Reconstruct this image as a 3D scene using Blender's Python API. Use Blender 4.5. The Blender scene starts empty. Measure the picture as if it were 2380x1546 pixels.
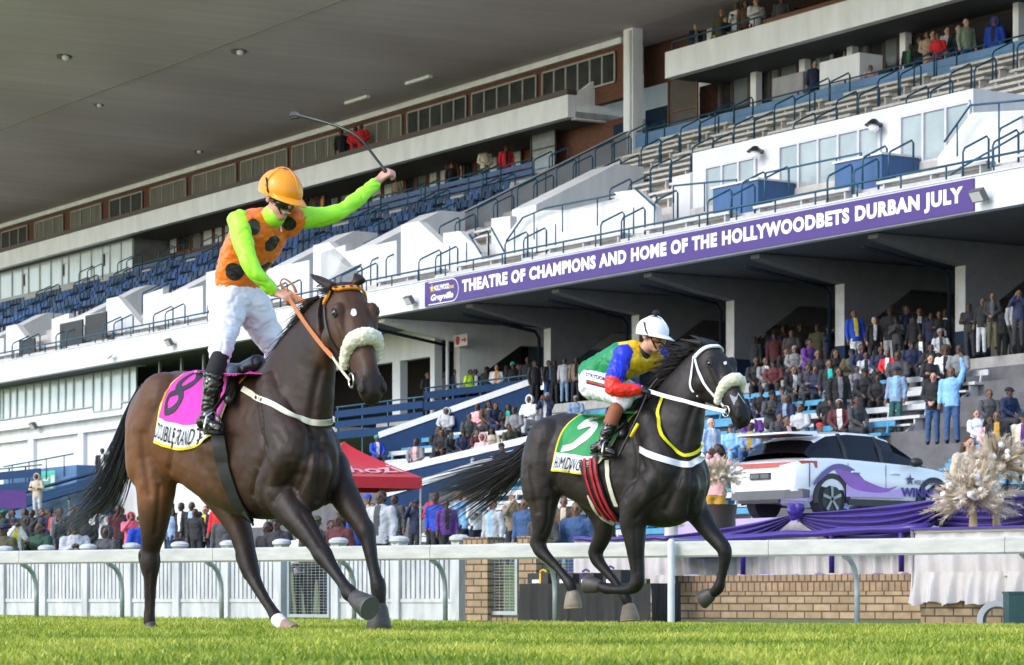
import bpy, bmesh, math, random
import numpy as np
from mathutils import Vector, Matrix, noise
R = math.radians
random.seed(7)
sc = bpy.context.scene
# ---------------------------------------------------------------- camera, sky, sun, exposure
CZ = 0.2                       # lens height over the turf
F, CX, HY, VW, VH = 6508.0, 1190.0, 1394.6, 2380.0, 1546.0
cd = bpy.data.cameras.new('camera'); cam = bpy.data.objects.new('camera', cd); sc.collection.objects.link(cam)
cam.location = (0, 0, CZ); cam.rotation_euler = (R(90), 0, 0)
cd.sensor_width = 36; cd.lens = 36 * F / VW; cd.shift_y = (HY - VH / 2) / VW
cd.clip_start = 0.5; cd.clip_end = 5000
cd.dof.use_dof = True; cd.dof.focus_distance = 18.5; cd.dof.aperture_fstop = 12
sc.camera = cam
SUN_EL, SUN_DIR = R(37), (-0.86, -0.51)          # the side the light comes from
w = bpy.data.worlds.new('World'); sc.world = w; w.use_nodes = True
nt = w.node_tree
sky = nt.nodes.new('ShaderNodeTexSky'); sky.sky_type = 'NISHITA'; sky.sun_disc = False
sky.sun_elevation = SUN_EL; sky.sun_rotation = math.atan2(SUN_DIR[0], SUN_DIR[1]); sky.air_density = 1.0; sky.dust_density = 1.2; sky.ozone_density = 1.0
nt.links.new(sky.outputs[0], nt.nodes['Background'].inputs[0]); nt.nodes['Background'].inputs[1].default_value = 0.15
sl = bpy.data.lights.new('sun', 'SUN'); sun = bpy.data.objects.new('sun', sl); sc.collection.objects.link(sun)
sl.energy = .62; sl.angle = R(22); sl.color = (1, .98, .95)
sd = Vector((SUN_DIR[0] * math.cos(SUN_EL), SUN_DIR[1] * math.cos(SUN_EL), math.sin(SUN_EL)))
sun.rotation_euler = (-sd).to_track_quat('-Z', 'Y').to_euler()
sc.view_settings.view_transform = 'Standard'; sc.view_settings.look = 'None'; sc.view_settings.exposure = 1.45; sc.view_settings.gamma = 1
sc.render.engine = 'CYCLES'
sc.cycles.use_denoising = True; sc.cycles.max_bounces = 7; sc.cycles.diffuse_bounces = 4; sc.cycles.glossy_bounces = 3
sc.cycles.sample_clamp_indirect = 6

# ---------------------------------------------------------------- frames: a pixel of the view + one known plane -> a point
class Frame:
    def __init__(s, ox, oy, ex, ey):
        l = math.hypot(ex, ey); ex /= l; ey /= l
        s.o = (ox, oy); s.e = (ex, ey); s.n = (-ey, ex)
    def W(s, a, b, z): return Vector((s.o[0] + a * s.e[0] + b * s.n[0], s.o[1] + a * s.e[1] + b * s.n[1], z))
    def az(s, u, v, b):
        k = (u - CX) / F; px = s.o[0] + b * s.n[0]; py = s.o[1] + b * s.n[1]
        a = (k * py - px) / (s.e[0] - k * s.e[1]); Y = py + a * s.e[1]
        return a, CZ + (HY - v) / F * Y
    def P(s, u, v, b):
        a, z = s.az(u, v, b); return s.W(a, b, z)
    def slope(s, u, v, z0, k, b0=-30, b1=40):      # the plane z = z0 + k b
        f = lambda b: s.az(u, v, b)[1] - (z0 + k * b)
        pb = b0; pf = f(b0); n = 280
        for i in range(1, n + 1):
            b = b0 + (b1 - b0) * i / n; fb = f(b)
            if pf * fb <= 0:
                lo, hi = pb, b
                for _ in range(30):
                    m = (lo + hi) / 2
                    if f(lo) * f(m) <= 0: hi = m
                    else: lo = m
                return s.az(u, v, lo)[0], lo, z0 + k * lo
            pb, pf = b, fb
        return s.az(u, v, 0)[0], 0, z0
def PY(u, v, Y): return Vector(((u - CX) / F * Y, Y, CZ + (HY - v) / F * Y))
S = Frame(-2.82, 91.5, .531, -.847)

# ---------------------------------------------------------------- materials
MATS = {}
def mat(name, col, rough=.6, var=.12, scale=3., bump=0., metal=0., spec=.4, coat=0., stretch=(1, 1, 1), col2=None, sheen=0., alpha=None, emis=None, trans=0.):
    if name in MATS: return MATS[name]
    m = bpy.data.materials.new(name); m.use_nodes = True; MATS[name] = m
    n = m.node_tree.nodes; l = m.node_tree.links; p = n['Principled BSDF']
    p.inputs['Roughness'].default_value = rough; p.inputs['Metallic'].default_value = metal
    p.inputs['Specular IOR Level'].default_value = spec; p.inputs['Coat Weight'].default_value = coat
    p.inputs['Coat Roughness'].default_value = .08; p.inputs['Sheen Weight'].default_value = sheen
    p.inputs['Transmission Weight'].default_value = trans
    p.inputs['Base Color'].default_value = (*col, 1)
    if var > 0 or col2:
        tc = n.new('ShaderNodeTexCoord'); mp = n.new('ShaderNodeMapping'); mp.inputs['Scale'].default_value = stretch
        l.new(tc.outputs['Object'], mp.inputs[0])
        nz = n.new('ShaderNodeTexNoise'); nz.inputs['Scale'].default_value = scale; nz.inputs['Detail'].default_value = 5; nz.inputs['Roughness'].default_value = .6
        l.new(mp.outputs[0], nz.inputs[0])
        rp = n.new('ShaderNodeValToRGB'); rp.color_ramp.elements[0].position = .3; rp.color_ramp.elements[1].position = .7
        c2 = col2 or tuple(min(1, c * (1 + var)) for c in col); c1 = col if col2 else tuple(c * (1 - var) for c in col)
        rp.color_ramp.elements[0].color = (*c1, 1); rp.color_ramp.elements[1].color = (*c2, 1)
        l.new(nz.outputs[0], rp.inputs[0]); l.new(rp.outputs[0], p.inputs['Base Color'])
        if bump > 0:
            b = n.new('ShaderNodeBump'); b.inputs['Strength'].default_value = bump; b.inputs['Distance'].default_value = .02
            l.new(nz.outputs[0], b.inputs['Height']); l.new(b.outputs[0], p.inputs['Normal'])
    return m
def hx(r, g, b):                                    # screen colour of a thing -> linear
    f = lambda c: (c / 255 / 12.92) if c < 10.3 else ((c / 255 + .055) / 1.055) ** 2.4
    return (f(r), f(g), f(b))

# ---------------------------------------------------------------- mesh building
def rootloc(o):
    v = Vector(o.location)
    while o.parent is not None: o = o.parent; v = v + Vector(o.location)
    return v
class MB:
    def __init__(s): s.v = []; s.f = []; s.mi = []; s.cur = 0
    def add(s, vs, fs):
        o = len(s.v); s.v += [tuple(x) for x in vs]; s.f += [tuple(i + o for i in f) for f in fs]; s.mi += [s.cur] * len(fs); return s
    def hexa(s, p): return s.add(p, [(0, 3, 2, 1), (4, 5, 6, 7), (0, 1, 5, 4), (1, 2, 6, 5), (2, 3, 7, 6), (3, 0, 4, 7)])
    def box(s, x0, x1, y0, y1, z0, z1, T=None):
        p = [(x0, y0, z0), (x1, y0, z0), (x1, y1, z0), (x0, y1, z0), (x0, y0, z1), (x1, y0, z1), (x1, y1, z1), (x0, y1, z1)]
        return s.hexa([T(*q) for q in p] if T else p)
    def prism(s, poly, d, closed=True):              # polygon of 3D points, extruded by vector d
        n = len(poly); d = Vector(d); vs = [Vector(p) for p in poly] + [Vector(p) + d for p in poly]
        return s.add(vs, [tuple(range(n - 1, -1, -1)), tuple(range(n, 2 * n))] + [(i, (i + 1) % n, n + (i + 1) % n, n + i) for i in range(n)])
    def loft(s, rings, caps=True):
        n = len(rings[0]); vs = [p for r in rings for p in r]; fs = []
        for k in range(len(rings) - 1):
            for i in range(n):
                j = (i + 1) % n; fs.append((k * n + i, k * n + j, (k + 1) * n + j, (k + 1) * n + i))
        if caps: fs += [tuple(range(n - 1, -1, -1)), tuple(range((len(rings) - 1) * n, len(rings) * n))]
        return s.add(vs, fs)
    def tube(s, pts, r, seg=8, ry=None, up=None, caps=True):
        pts = [Vector(p) for p in pts]; rs = r if isinstance(r, (list, tuple)) else [r] * len(pts)
        rys = ry if isinstance(ry, (list, tuple)) else ([ry] * len(pts) if ry else rs)
        rings = []; prev = None
        for i, p in enumerate(pts):
            d = (pts[min(i + 1, len(pts) - 1)] - pts[max(i - 1, 0)]).normalized()
            ref = Vector(up) if up is not None else (prev if prev is not None else (Vector((0, 0, 1)) if abs(d.z) < .9 else Vector((0, 1, 0))))
            x = ref - d * ref.dot(d)
            if x.length < 1e-5: x = Vector((1, 0, 0)) - d * d.x
            x.normalize(); y = d.cross(x); prev = x
            rings.append([p + x * rs[i] * math.cos(t) + y * rys[i] * math.sin(t) for t in [2 * math.pi * k / seg for k in range(seg)]])
        return s.loft(rings, caps)
    def ell(s, c, rx, ry, rz, M=None, u=14, v=9):
        c = Vector(c); rings = []
        for j in range(v + 1):
            th = math.pi * (j / v * .96 + .02); ring = []
            for i in range(u):
                ph = 2 * math.pi * i / u
                p = Vector((rx * math.sin(th) * math.cos(ph), ry * math.sin(th) * math.sin(ph), -rz * math.cos(th)))
                ring.append(c + (M @ p if M else p))
            rings.append(ring)
        return s.loft(rings)
    def limb(s, pts, rs, seg=12):                    # capsule chain for organic bodies
        pts = [Vector(p) for p in pts]
        for i, p in enumerate(pts): s.ell(p, rs[i], rs[i], rs[i], u=seg, v=8)
        for i in range(len(pts) - 1):
            if (pts[i + 1] - pts[i]).length > 1e-4: s.tube([pts[i], pts[i + 1]], [rs[i], rs[i + 1]], seg)
        return s
    def build(s, name, mats, parent=None, smooth=False, origin=None, auto=None):
        me = bpy.data.meshes.new(name)
        vs = np.array(s.v, dtype=float)
        o = bpy.data.objects.new(name, me)
        if parent is not None: vs = vs - np.array(rootloc(parent)); o.parent = parent
        else:
            if origin is None: origin = ((vs[:, 0].min() + vs[:, 0].max()) / 2, (vs[:, 1].min() + vs[:, 1].max()) / 2, vs[:, 2].min())
            vs = vs - np.array(origin); o.location = origin
        me.from_pydata(vs.tolist(), [], s.f)
        if not isinstance(mats, (list, tuple)): mats = [mats]
        for m in mats: me.materials.append(m)
        if len(mats) > 1: me.polygons.foreach_set('material_index', s.mi)
        me.update()
        bm = bmesh.new(); bm.from_mesh(me); bmesh.ops.recalc_face_normals(bm, faces=bm.faces); bm.to_mesh(me); bm.free()
        if smooth: me.polygons.foreach_set('use_smooth', [True] * len(me.polygons))
        if auto is not None:
            me.polygons.foreach_set('use_smooth', [True] * len(me.polygons)); me.set_sharp_from_angle(angle=R(auto))
        sc.collection.objects.link(o); return o
def child_under(o, part):                            # re-parent a built object as a sub-part (both unrotated)
    part.parent = None
    o2 = part; o2.parent = o
    return o2
def tag(o, label=None, cat=None, group=None, kind=None):
    if label: o['label'] = label
    if cat: o['category'] = cat
    if group: o['group'] = group
    if kind: o['kind'] = kind
    return o
def empty(name, loc, rz=0):
    o = bpy.data.objects.new(name, None); o.location = loc; o.rotation_euler = (0, 0, rz); o.empty_display_size = .2
    sc.collection.objects.link(o); return o
def copy_tree(o, parent=None):
    c = o.copy(); sc.collection.objects.link(c)
    if parent is not None: c.parent = parent
    for ch in list(o.children): copy_tree(ch, c)
    return c
def organic(mb, name, mats, parent=None, voxel=.015, smooth=6, fmat=None, origin=None, decim=None, sub=False):
    me = bpy.data.meshes.new('tmp'); me.from_pydata(mb.v, [], mb.f)
    bm = bmesh.new(); bm.from_mesh(me); bmesh.ops.recalc_face_normals(bm, faces=bm.faces); bm.to_mesh(me); bm.free()
    o = bpy.data.objects.new('tmp', me); sc.collection.objects.link(o)
    md = o.modifiers.new('r', 'REMESH'); md.mode = 'VOXEL'; md.voxel_size = voxel; md.use_smooth_shade = True
    if smooth: ms = o.modifiers.new('s', 'SMOOTH'); ms.iterations = smooth; ms.factor = .5
    if decim: mdd = o.modifiers.new('d', 'DECIMATE'); mdd.ratio = decim
    dg = bpy.context.evaluated_depsgraph_get(); ev = o.evaluated_get(dg)
    m2 = bpy.data.meshes.new_from_object(ev); bpy.data.objects.remove(o); bpy.data.meshes.remove(me)
    if not isinstance(mats, (list, tuple)): mats = [mats]
    m2.materials.clear()
    for m in mats: m2.materials.append(m)
    n = len(m2.vertices); co = np.empty(n * 3); m2.vertices.foreach_get('co', co); co = co.reshape(n, 3)
    if fmat: m2.polygons.foreach_set('material_index', [fmat(p.center) for p in m2.polygons])
    base = np.array(rootloc(parent)) if parent is not None else np.array(origin if origin is not None else ((co[:, 0].min() + co[:, 0].max()) / 2, (co[:, 1].min() + co[:, 1].max()) / 2, co[:, 2].min()))
    co -= base; m2.vertices.foreach_set('co', co.ravel()); m2.polygons.foreach_set('use_smooth', [True] * len(m2.polygons)); m2.update()
    m2.name = name; r = bpy.data.objects.new(name, m2); sc.collection.objects.link(r)
    if parent is not None: r.parent = parent
    else: r.location = base
    return r
def text_mesh(body, size=1., extrude=0., bold=0., xs=1., spacing=1., shear=0., sub=0):
    """text as vertices/faces in a flat x,y frame, y up, left-bottom at 0,0; returns verts, faces, width"""
    c = bpy.data.curves.new('t', 'FONT'); c.body = body; c.size = size; c.offset = bold; c.space_character = spacing; c.shear = shear; c.resolution_u = 3
    o = bpy.data.objects.new('t', c); sc.collection.objects.link(o)
    dg = bpy.context.evaluated_depsgraph_get(); me = bpy.data.meshes.new_from_object(o.evaluated_get(dg))
    bpy.data.objects.remove(o); bpy.data.curves.remove(c)
    bm = bmesh.new(); bm.from_mesh(me)
    bmesh.ops.triangulate(bm, faces=bm.faces)
    for _ in range(sub): bmesh.ops.subdivide_edges(bm, edges=[e for e in bm.edges if e.calc_length() > size * .05], cuts=1, use_grid_fill=False); bmesh.ops.triangulate(bm, faces=bm.faces)
    vs = [(v.co.x * xs, v.co.y) for v in bm.verts]; fs = [tuple(v.index for v in f.verts) for f in bm.faces]
    bm.free(); bpy.data.meshes.remove(me)
    if vs:
        x0 = min(v[0] for v in vs); x1 = max(v[0] for v in vs); vs = [(x - x0, y) for x, y in vs]
    else: x0 = x1 = 0
    return vs, fs, x1 - x0
def text_on(mb, body, fn, width=None, height=1., **kw):
    """put text through fn(x01, y01) -> point; x01 in 0..1 across, y in 0..1 cap height"""
    vs, fs, wd = text_mesh(body, **kw)
    ys = [v[1] for v in vs]; y0, y1 = min(ys), max(ys)
    mb.add([fn(x / wd, (y - y0) / (y1 - y0)) for x, y in vs], fs)
# ---------------------------------------------------------------- materials of the place
WHITE = mat('white_paint', (.67, .68, .705), .55, col2=(.52, .535, .56), scale=1.1, stretch=(1.6, 1.6, .22))
WHITE2 = mat('worn_white_paint', (.60, .62, .64), .65, col2=(.36, .37, .37), scale=3.2, stretch=(1.6, 1.6, .45), bump=.2)
OFFWHITE = mat('offwhite_paint', (.84, .85, .88), .6, var=.1, scale=1.5, stretch=(1, 1, .3))
GREYW = mat('grey_wall_paint', (.42, .43, .46), .65, var=.12, scale=1.1)
CONC = mat('concrete', (.33, .325, .32), .85, var=.2, scale=3.5, bump=.2)
DCONC = mat('dark_concrete', (.10, .10, .105), .85, var=.2, scale=2)
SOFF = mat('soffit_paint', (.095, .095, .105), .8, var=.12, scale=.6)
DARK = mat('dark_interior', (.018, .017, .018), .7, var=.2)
NAVY = mat('navy_paint', (.006, .019, .045), .65, var=.15, spec=.2)
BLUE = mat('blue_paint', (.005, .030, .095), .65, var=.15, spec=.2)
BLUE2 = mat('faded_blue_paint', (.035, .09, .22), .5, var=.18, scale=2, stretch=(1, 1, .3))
LBLUE = mat('light_blue_paint', (.07, .26, .43), .45, var=.15, scale=4)
RAILB = mat('blue_rail_paint', (.012, .07, .125), .35, var=.1)
PURPLE = mat('purple_banner', (.060, .028, .175), .5, var=.06, scale=.5)
LETTER = mat('white_lettering', (.86, .86, .88), .5, var=0)
BRICKW = mat('brown_wood_frame', (.14, .045, .022), .45, var=.3, scale=6)
CREAM = mat('cream_bench_paint', (.60, .575, .54), .6, var=.16, scale=5)
WBENCH = mat('white_bench_paint', (.48, .49, .50), .55, var=.12, scale=5)
GALV = mat('galvanised_steel', (.36, .40, .41), .42, var=.14, scale=9, metal=.55)
STEEL = mat('dull_steel', (.30, .32, .33), .45, metal=.7, var=.15)
BLACKP = mat('black_plastic', (.014, .014, .015), .4, var=.1)
GLASSR = mat('reflective_glass', (.42, .47, .50), .06, var=.18, scale=.8, metal=.62)
GLASSD = mat('dark_glass', (.05, .055, .055), .06, var=.5, scale=.7, metal=.25, spec=.6)
CURT = mat('curtained_glass', (.58, .63, .66), .12, col2=(.70, .76, .74), scale=1.6, stretch=(5, 5, .3), spec=.6)
CURTD = mat('drawn_blinds_glass', (.26, .25, .21), .15, col2=(.08, .08, .075), scale=1.2, stretch=(6, 6, .15), spec=.6)
TEALG = mat('frosted_glass', (.23, .27, .28), .12, col2=(.34, .39, .40), scale=.9, spec=.6)
LILAC = mat('lilac_frame_paint', (.52, .52, .60), .5, var=.05)
def brickmat(name, c1, c2, mortar, sx, bw=.22, bh=.075, rough=.85, axis='XZ'):
    m = bpy.data.materials.new(name); m.use_nodes = True; n = m.node_tree.nodes; l = m.node_tree.links; p = n['Principled BSDF']; p.inputs['Roughness'].default_value = rough
    uv = n.new('ShaderNodeUVMap'); uv.uv_map = 'wall'
    b = n.new('ShaderNodeTexBrick'); b.inputs['Color1'].default_value = (*c1, 1); b.inputs['Color2'].default_value = (*c2, 1); b.inputs['Mortar'].default_value = (*mortar, 1)
    b.inputs['Scale'].default_value = 1; b.inputs['Brick Width'].default_value = bw; b.inputs['Row Height'].default_value = bh; b.inputs['Mortar Size'].default_value = .012 if bh > .06 else .008; b.inputs['Bias'].default_value = -.1
    l.new(uv.outputs[0], b.inputs[0])
    nz = n.new('ShaderNodeTexNoise'); nz.inputs['Scale'].default_value = 7; nz.inputs['Detail'].default_value = 4
    tc = n.new('ShaderNodeTexCoord'); l.new(tc.outputs['Object'], nz.inputs[0])
    mx = n.new('ShaderNodeMix'); mx.data_type = 'RGBA'; mx.blend_type = 'OVERLAY'; mx.inputs[0].default_value = .45
    l.new(b.outputs[0], mx.inputs[6]); l.new(nz.outputs[0], mx.inputs[7]); l.new(mx.outputs[2], p.inputs['Base Color'])
    bp = n.new('ShaderNodeBump'); bp.inputs['Strength'].default_value = .6; bp.inputs['Distance'].default_value = .01; bp.invert = True
    l.new(b.outputs['Fac'], bp.inputs['Height']); l.new(bp.outputs[0], p.inputs['Normal']); return m
BRICK = brickmat('red_brown_brick', (.17, .060, .032), (.125, .044, .024), (.10, .055, .04), 1, .22, .07)
YBRICK = brickmat('yellow_brick', (.37, .265, .155), (.27, .185, .10), (.085, .065, .05), 1, .30, .105)
YBRICKV = brickmat('yellow_coping_brick', (.33, .215, .12), (.25, .155, .085), (.085, .065, .05), 1, .105, .30)
def wall_uv(o, frame=None):                          # metres along the wall / up, per face, for brick courses
    me = o.data; uv = me.uv_layers.new(name='wall')
    for p in me.polygons:
        nrm = p.normal
        t = Vector((-nrm.y, nrm.x, 0)); t = t.normalized() if t.length > .1 else Vector((1, 0, 0)); up = Vector((0, 0, 1)) if abs(nrm.z) < .9 else Vector((0, 1, 0))
        for li in p.loop_indices:
            c = me.vertices[me.loops[li].vertex_index].co; uv.data[li].uv = (c.dot(t) + 50, c.dot(up) + 50)
    return o
# ---------------------------------------------------------------- ground
def gz(x, y):
    if y < 18: return 0.0
    d = min(y, 46) - 18
    return -.0066 * d - .010 * max(-14, min(14, x)) * d / 22
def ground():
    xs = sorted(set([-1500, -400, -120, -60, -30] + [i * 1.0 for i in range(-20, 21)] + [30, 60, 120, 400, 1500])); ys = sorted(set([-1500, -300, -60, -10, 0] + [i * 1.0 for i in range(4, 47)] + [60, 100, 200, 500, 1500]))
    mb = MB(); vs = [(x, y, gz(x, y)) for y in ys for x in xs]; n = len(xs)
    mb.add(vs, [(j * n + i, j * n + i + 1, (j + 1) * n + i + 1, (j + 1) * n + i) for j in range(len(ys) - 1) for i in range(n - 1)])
    m = mat('turf', (.10, .155, .02), .9, col2=(.17, .215, .035), scale=5, bump=.3)
    nn = m.node_tree.nodes; ll = m.node_tree.links; pb = nn['Principled BSDF']; src = pb.inputs['Base Color'].links[0].from_socket     # pale ground added behind the camera, unseen, to bounce light under the roof
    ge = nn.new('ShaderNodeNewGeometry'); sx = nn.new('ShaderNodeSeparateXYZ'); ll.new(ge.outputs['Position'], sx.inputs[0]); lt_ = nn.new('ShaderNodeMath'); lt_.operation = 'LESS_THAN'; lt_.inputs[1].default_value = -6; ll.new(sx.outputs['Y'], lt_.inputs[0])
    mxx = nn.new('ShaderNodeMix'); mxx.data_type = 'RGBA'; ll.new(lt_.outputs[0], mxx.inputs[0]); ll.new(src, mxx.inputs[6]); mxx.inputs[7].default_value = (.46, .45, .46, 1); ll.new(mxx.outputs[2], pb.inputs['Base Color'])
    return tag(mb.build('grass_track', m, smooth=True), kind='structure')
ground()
LF = Frame(-9.32, 51, 8.48, -9.0)                  # along the white fence; the lawn climbs gently behind it
def lawn_z(b): return -.12 + .06 * max(0, b)
mb = MB(); mb.add([LF.W(-40, .2, -.12), LF.W(26, .2, -.12), LF.W(26, 24, lawn_z(24)), LF.W(-40, 24, lawn_z(24))], [(0, 1, 2, 3)])
# the spectators' lawn only runs up to the stand
tag(mb.build('spectator_lawn', mat('lawn', (.09, .13, .04), .9, col2=(.14, .18, .06), scale=3)), kind='structure')
mb = MB(); v0 = PY(1840, 1456, 36.5); v1 = PY(2145, 1447, 35.6)
mb.add([(2.4, 34.2, gz(2.4, 34.2) + .03), (9, 32.5, gz(9, 32.5) + .03), (9, 36.5, gz(9, 36.5) + .05), (2.4, 38.8, gz(2.4, 38.8) + .05)], [(0, 1, 2, 3)])
tag(mb.build('concrete_path', mat('green_concrete', (.24, .32, .28), .8, var=.12, scale=2)), kind='structure')
def grass():
    rng = np.random.default_rng(3); V = []; Fc = []; col = []
    bands = [(7.6, 11, 2700, 1.0), (11, 15, 1900, 1.05), (15, 20, 1100, 1.15), (20, 28, 430, 1.3), (28, 36, 150, 1.5), (36, 45, 60, 1.7)]
    allv = []; 
    for y0, y1, dens, sc_ in bands:
        hw0, hw1 = .2 * y0 + .6, .2 * y1 + .6
        n = int((y1 - y0) * (hw0 + hw1) * dens)
        y = rng.uniform(y0, y1, n); x = rng.uniform(-1, 1, n) * (.2 * y + .6)
        # clumps: patches of longer and paler grass
        cl = np.array([noise.noise(Vector((a * .9, b * .55, 0))) + .6 * noise.noise(Vector((a * 3.1, b * 2, 5))) for a, b in zip(x[::1], y[::1])]) if n < 400000 else np.zeros(n)
        h = (.019 + .022 * rng.random(n) ** 1.6 + .014 * np.clip(cl, -.8, 1)) * sc_; h = np.clip(h, .010, .09)
        wd = (.0024 + .0022 * rng.random(n)) * sc_ ** 1.5; an = rng.uniform(0, 6.283, n); ln = h * rng.uniform(.1, .9, n); la = rng.uniform(0, 6.283, n)
        z = np.array([gz(a, b) for a, b in zip(x, y)])
        dx, dy = np.cos(an) * wd, np.sin(an) * wd; lx, ly = np.cos(la) * ln, np.sin(la) * ln
        b0 = np.stack([x - dx, y - dy, z - .004], 1); b1 = np.stack([x + dx, y + dy, z - .004], 1)
        m0 = np.stack([x - dx * .8 + lx * .35, y - dy * .8 + ly * .35, z + h * .6], 1); m1 = np.stack([x + dx * .8 + lx * .35, y + dy * .8 + ly * .35, z + h * .6], 1)
        t = np.stack([x + lx, y + ly, z + h], 1)
        allv.append((np.stack([b0, b1, m1, m0, t], 1), cl))
    P = np.concatenate([a for a, _ in allv]); C = np.concatenate([c for _, c in allv]); n = len(P)
    me = bpy.data.meshes.new('turf_grass'); vs = P.reshape(-1, 3)
    me.vertices.add(n * 5); me.vertices.foreach_set('co', vs.ravel())
    base = (np.arange(n) * 5)[:, None]
    quads = base + np.array([[0, 1, 2, 3]]); tris = base + np.array([[3, 2, 4]])
    loops = np.concatenate([quads, tris], 1).ravel(); me.loops.add(n * 7); me.loops.foreach_set('vertex_index', loops)
    me.polygons.add(n * 2); st = np.stack([np.arange(n) * 7, np.arange(n) * 7 + 4], 1).ravel(); me.polygons.foreach_set('loop_start', st)
    ca = me.color_attributes.new('tone', 'FLOAT_COLOR', 'POINT')
    r = np.clip(.5 + .5 * C + np.random.default_rng(5).normal(0, .22, n), 0, 1); cc = np.repeat(np.stack([r, r, r, np.ones(n)], 1), 5, 0); ca.data.foreach_set('color', cc.ravel())
    me.update(calc_edges=True)
    m = bpy.data.materials.new('grass_blades'); m.use_nodes = True; nn = m.node_tree.nodes; l = m.node_tree.links; p = nn['Principled BSDF']; p.inputs['Roughness'].default_value = .5
    at = nn.new('ShaderNodeAttribute'); at.attribute_name = 'tone'; rp = nn.new('ShaderNodeValToRGB'); e = rp.color_ramp.elements
    e[0].color = (.10, .19, .010, 1); e[0].position = .1; e[1].color = (.62, .59, .11, 1); e[1].position = .95; k = rp.color_ramp.elements.new(.55); k.color = (.315, .385, .026, 1)
    l.new(at.outputs['Fac'], rp.inputs[0]); l.new(rp.outputs[0], p.inputs['Base Color'])
    tr = nn.new('ShaderNodeBsdfTranslucent'); l.new(rp.outputs[0], tr.inputs[0]); mx = nn.new('ShaderNodeMixShader'); mx.inputs[0].default_value = .35
    l.new(p.outputs[0], mx.inputs[1]); l.new(tr.outputs[0], mx.inputs[2]); l.new(mx.outputs[0], nn['Material Output'].inputs[0])
    me.materials.append(m); o = bpy.data.objects.new('turf_grass', me); sc.collection.objects.link(o)
    tag(o, 'long bright green grass of the track in front of the rail', 'grass', kind='stuff')
if not globals().get('NOGRASS'): grass()

# ---------------------------------------------------------------- the grandstand
GS = tag(empty('grandstand', S.W(0, 0, 0)), 'huge white grandstand with a dark cantilever roof, stepped tiers and glazed boxes', 'grandstand')
def sb(mb, a0, a1, b0, b1, z0, z1): return mb.box(a0, a1, b0, b1, z0, z1, T=S.W)
def zt(b): return 10.3 + .5 * b                     # upper tier
def zl(b): return 5.05 + .5 * b                     # lower tier
AL, AR = -104, 36
def U(u, b): return S.az(u, 800, b)[0]
def Z(u, v, b): return S.az(u, v, b)[1]
# roof
ZR = Z(0, 514, 14)
RK = .11; RFR = -8.2
def zroof(b): return ZR + RK * max(0, 14.0 - b)
mb = MB(); mb.prism([S.W(AL, x, z) for x, z in [(RFR, zroof(RFR)), (14, ZR), (24, ZR), (24, ZR + .5), (14, ZR + .55), (RFR, zroof(RFR) + .45)]], S.W(AR, 0, 0) - S.W(AL, 0, 0))
m = bpy.data.materials.new('roof_lining'); m.use_nodes = True; n = m.node_tree.nodes; l = m.node_tree.links; p = n['Principled BSDF']; p.inputs['Roughness'].default_value = .75
tc = n.new('ShaderNodeTexCoord'); mp = n.new('ShaderNodeMapping'); mp.inputs['Rotation'].default_value = (0, 0, -math.atan2(.531, .847)); mp.inputs['Scale'].default_value = (.05, 1.6, 1)
l.new(tc.outputs['Object'], mp.inputs[0]); nz = n.new('ShaderNodeTexNoise'); nz.inputs['Scale'].default_value = 1.0; nz.inputs['Detail'].default_value = 6; nz.inputs['Roughness'].default_value = .65
l.new(mp.outputs[0], nz.inputs[0]); rp = n.new('ShaderNodeValToRGB'); rp.color_ramp.elements[0].position = .3; rp.color_ramp.elements[1].position = .72
rp.color_ramp.elements[0].color = (.49, .412, .44, 1); rp.color_ramp.elements[1].color = (.60, .515, .545, 1); l.new(nz.outputs[0], rp.inputs[0])
n2 = n.new('ShaderNodeTexNoise'); n2.inputs['Scale'].default_value = .12; l.new(tc.outputs['Object'], n2.inputs[0]); mx = n.new('ShaderNodeMix'); mx.data_type = 'RGBA'; mx.blend_type = 'OVERLAY'; mx.inputs[0].default_value = .35
l.new(rp.outputs[0], mx.inputs[6]); l.new(n2.outputs[0], mx.inputs[7]); l.new(mx.outputs[2], p.inputs['Base Color'])
roof = mb.build('roof', m, GS)
mb = MB()                                            # cover strips along the lining's joints
bb = S.slope(0, 300, ZR + RK * 14, -RK)[1]; mb.prism([S.W(AL, x, z) for x, z in [(bb, zroof(bb) - .03), (bb + .09, zroof(bb + .09) - .03), (bb + .09, zroof(bb + .09) - .003), (bb, zroof(bb) - .003)]], S.W(AR, 0, 0) - S.W(AL, 0, 0))
mb.build('joint_strip', mat('roof_strip', (.34, .31, .28), .8, var=.1), roof)
# fascia and the slab behind it
mb = MB(); sb(mb, AL, AR, 0, .3, 9.74, 10.62); mb.build('fascia', WHITE, GS)
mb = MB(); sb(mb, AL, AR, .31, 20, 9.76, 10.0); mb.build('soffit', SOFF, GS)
mb = MB(); sb(mb, AL, AR, -.03, .34, 10.622, 10.66); mb.build('coping', WHITE, GS)
# stepped upper tier
mb = MB(); st = .8; prof = [(.31, 10.0)]
k = 0; b = .31
while b < 14.0:
    prof += [(b, zt(b)), (b + st, zt(b))]; b += st
prof += [(b, 10.0)]
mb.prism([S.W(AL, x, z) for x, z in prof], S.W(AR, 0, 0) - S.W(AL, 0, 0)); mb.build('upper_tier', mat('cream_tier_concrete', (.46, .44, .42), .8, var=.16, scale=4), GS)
sb_ = MB(); sb(sb_, AL, AR, 14.2, 24, zt(14) - .6, zt(14) - .15); sb_.build('upper_floor', CONC, GS)
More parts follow.
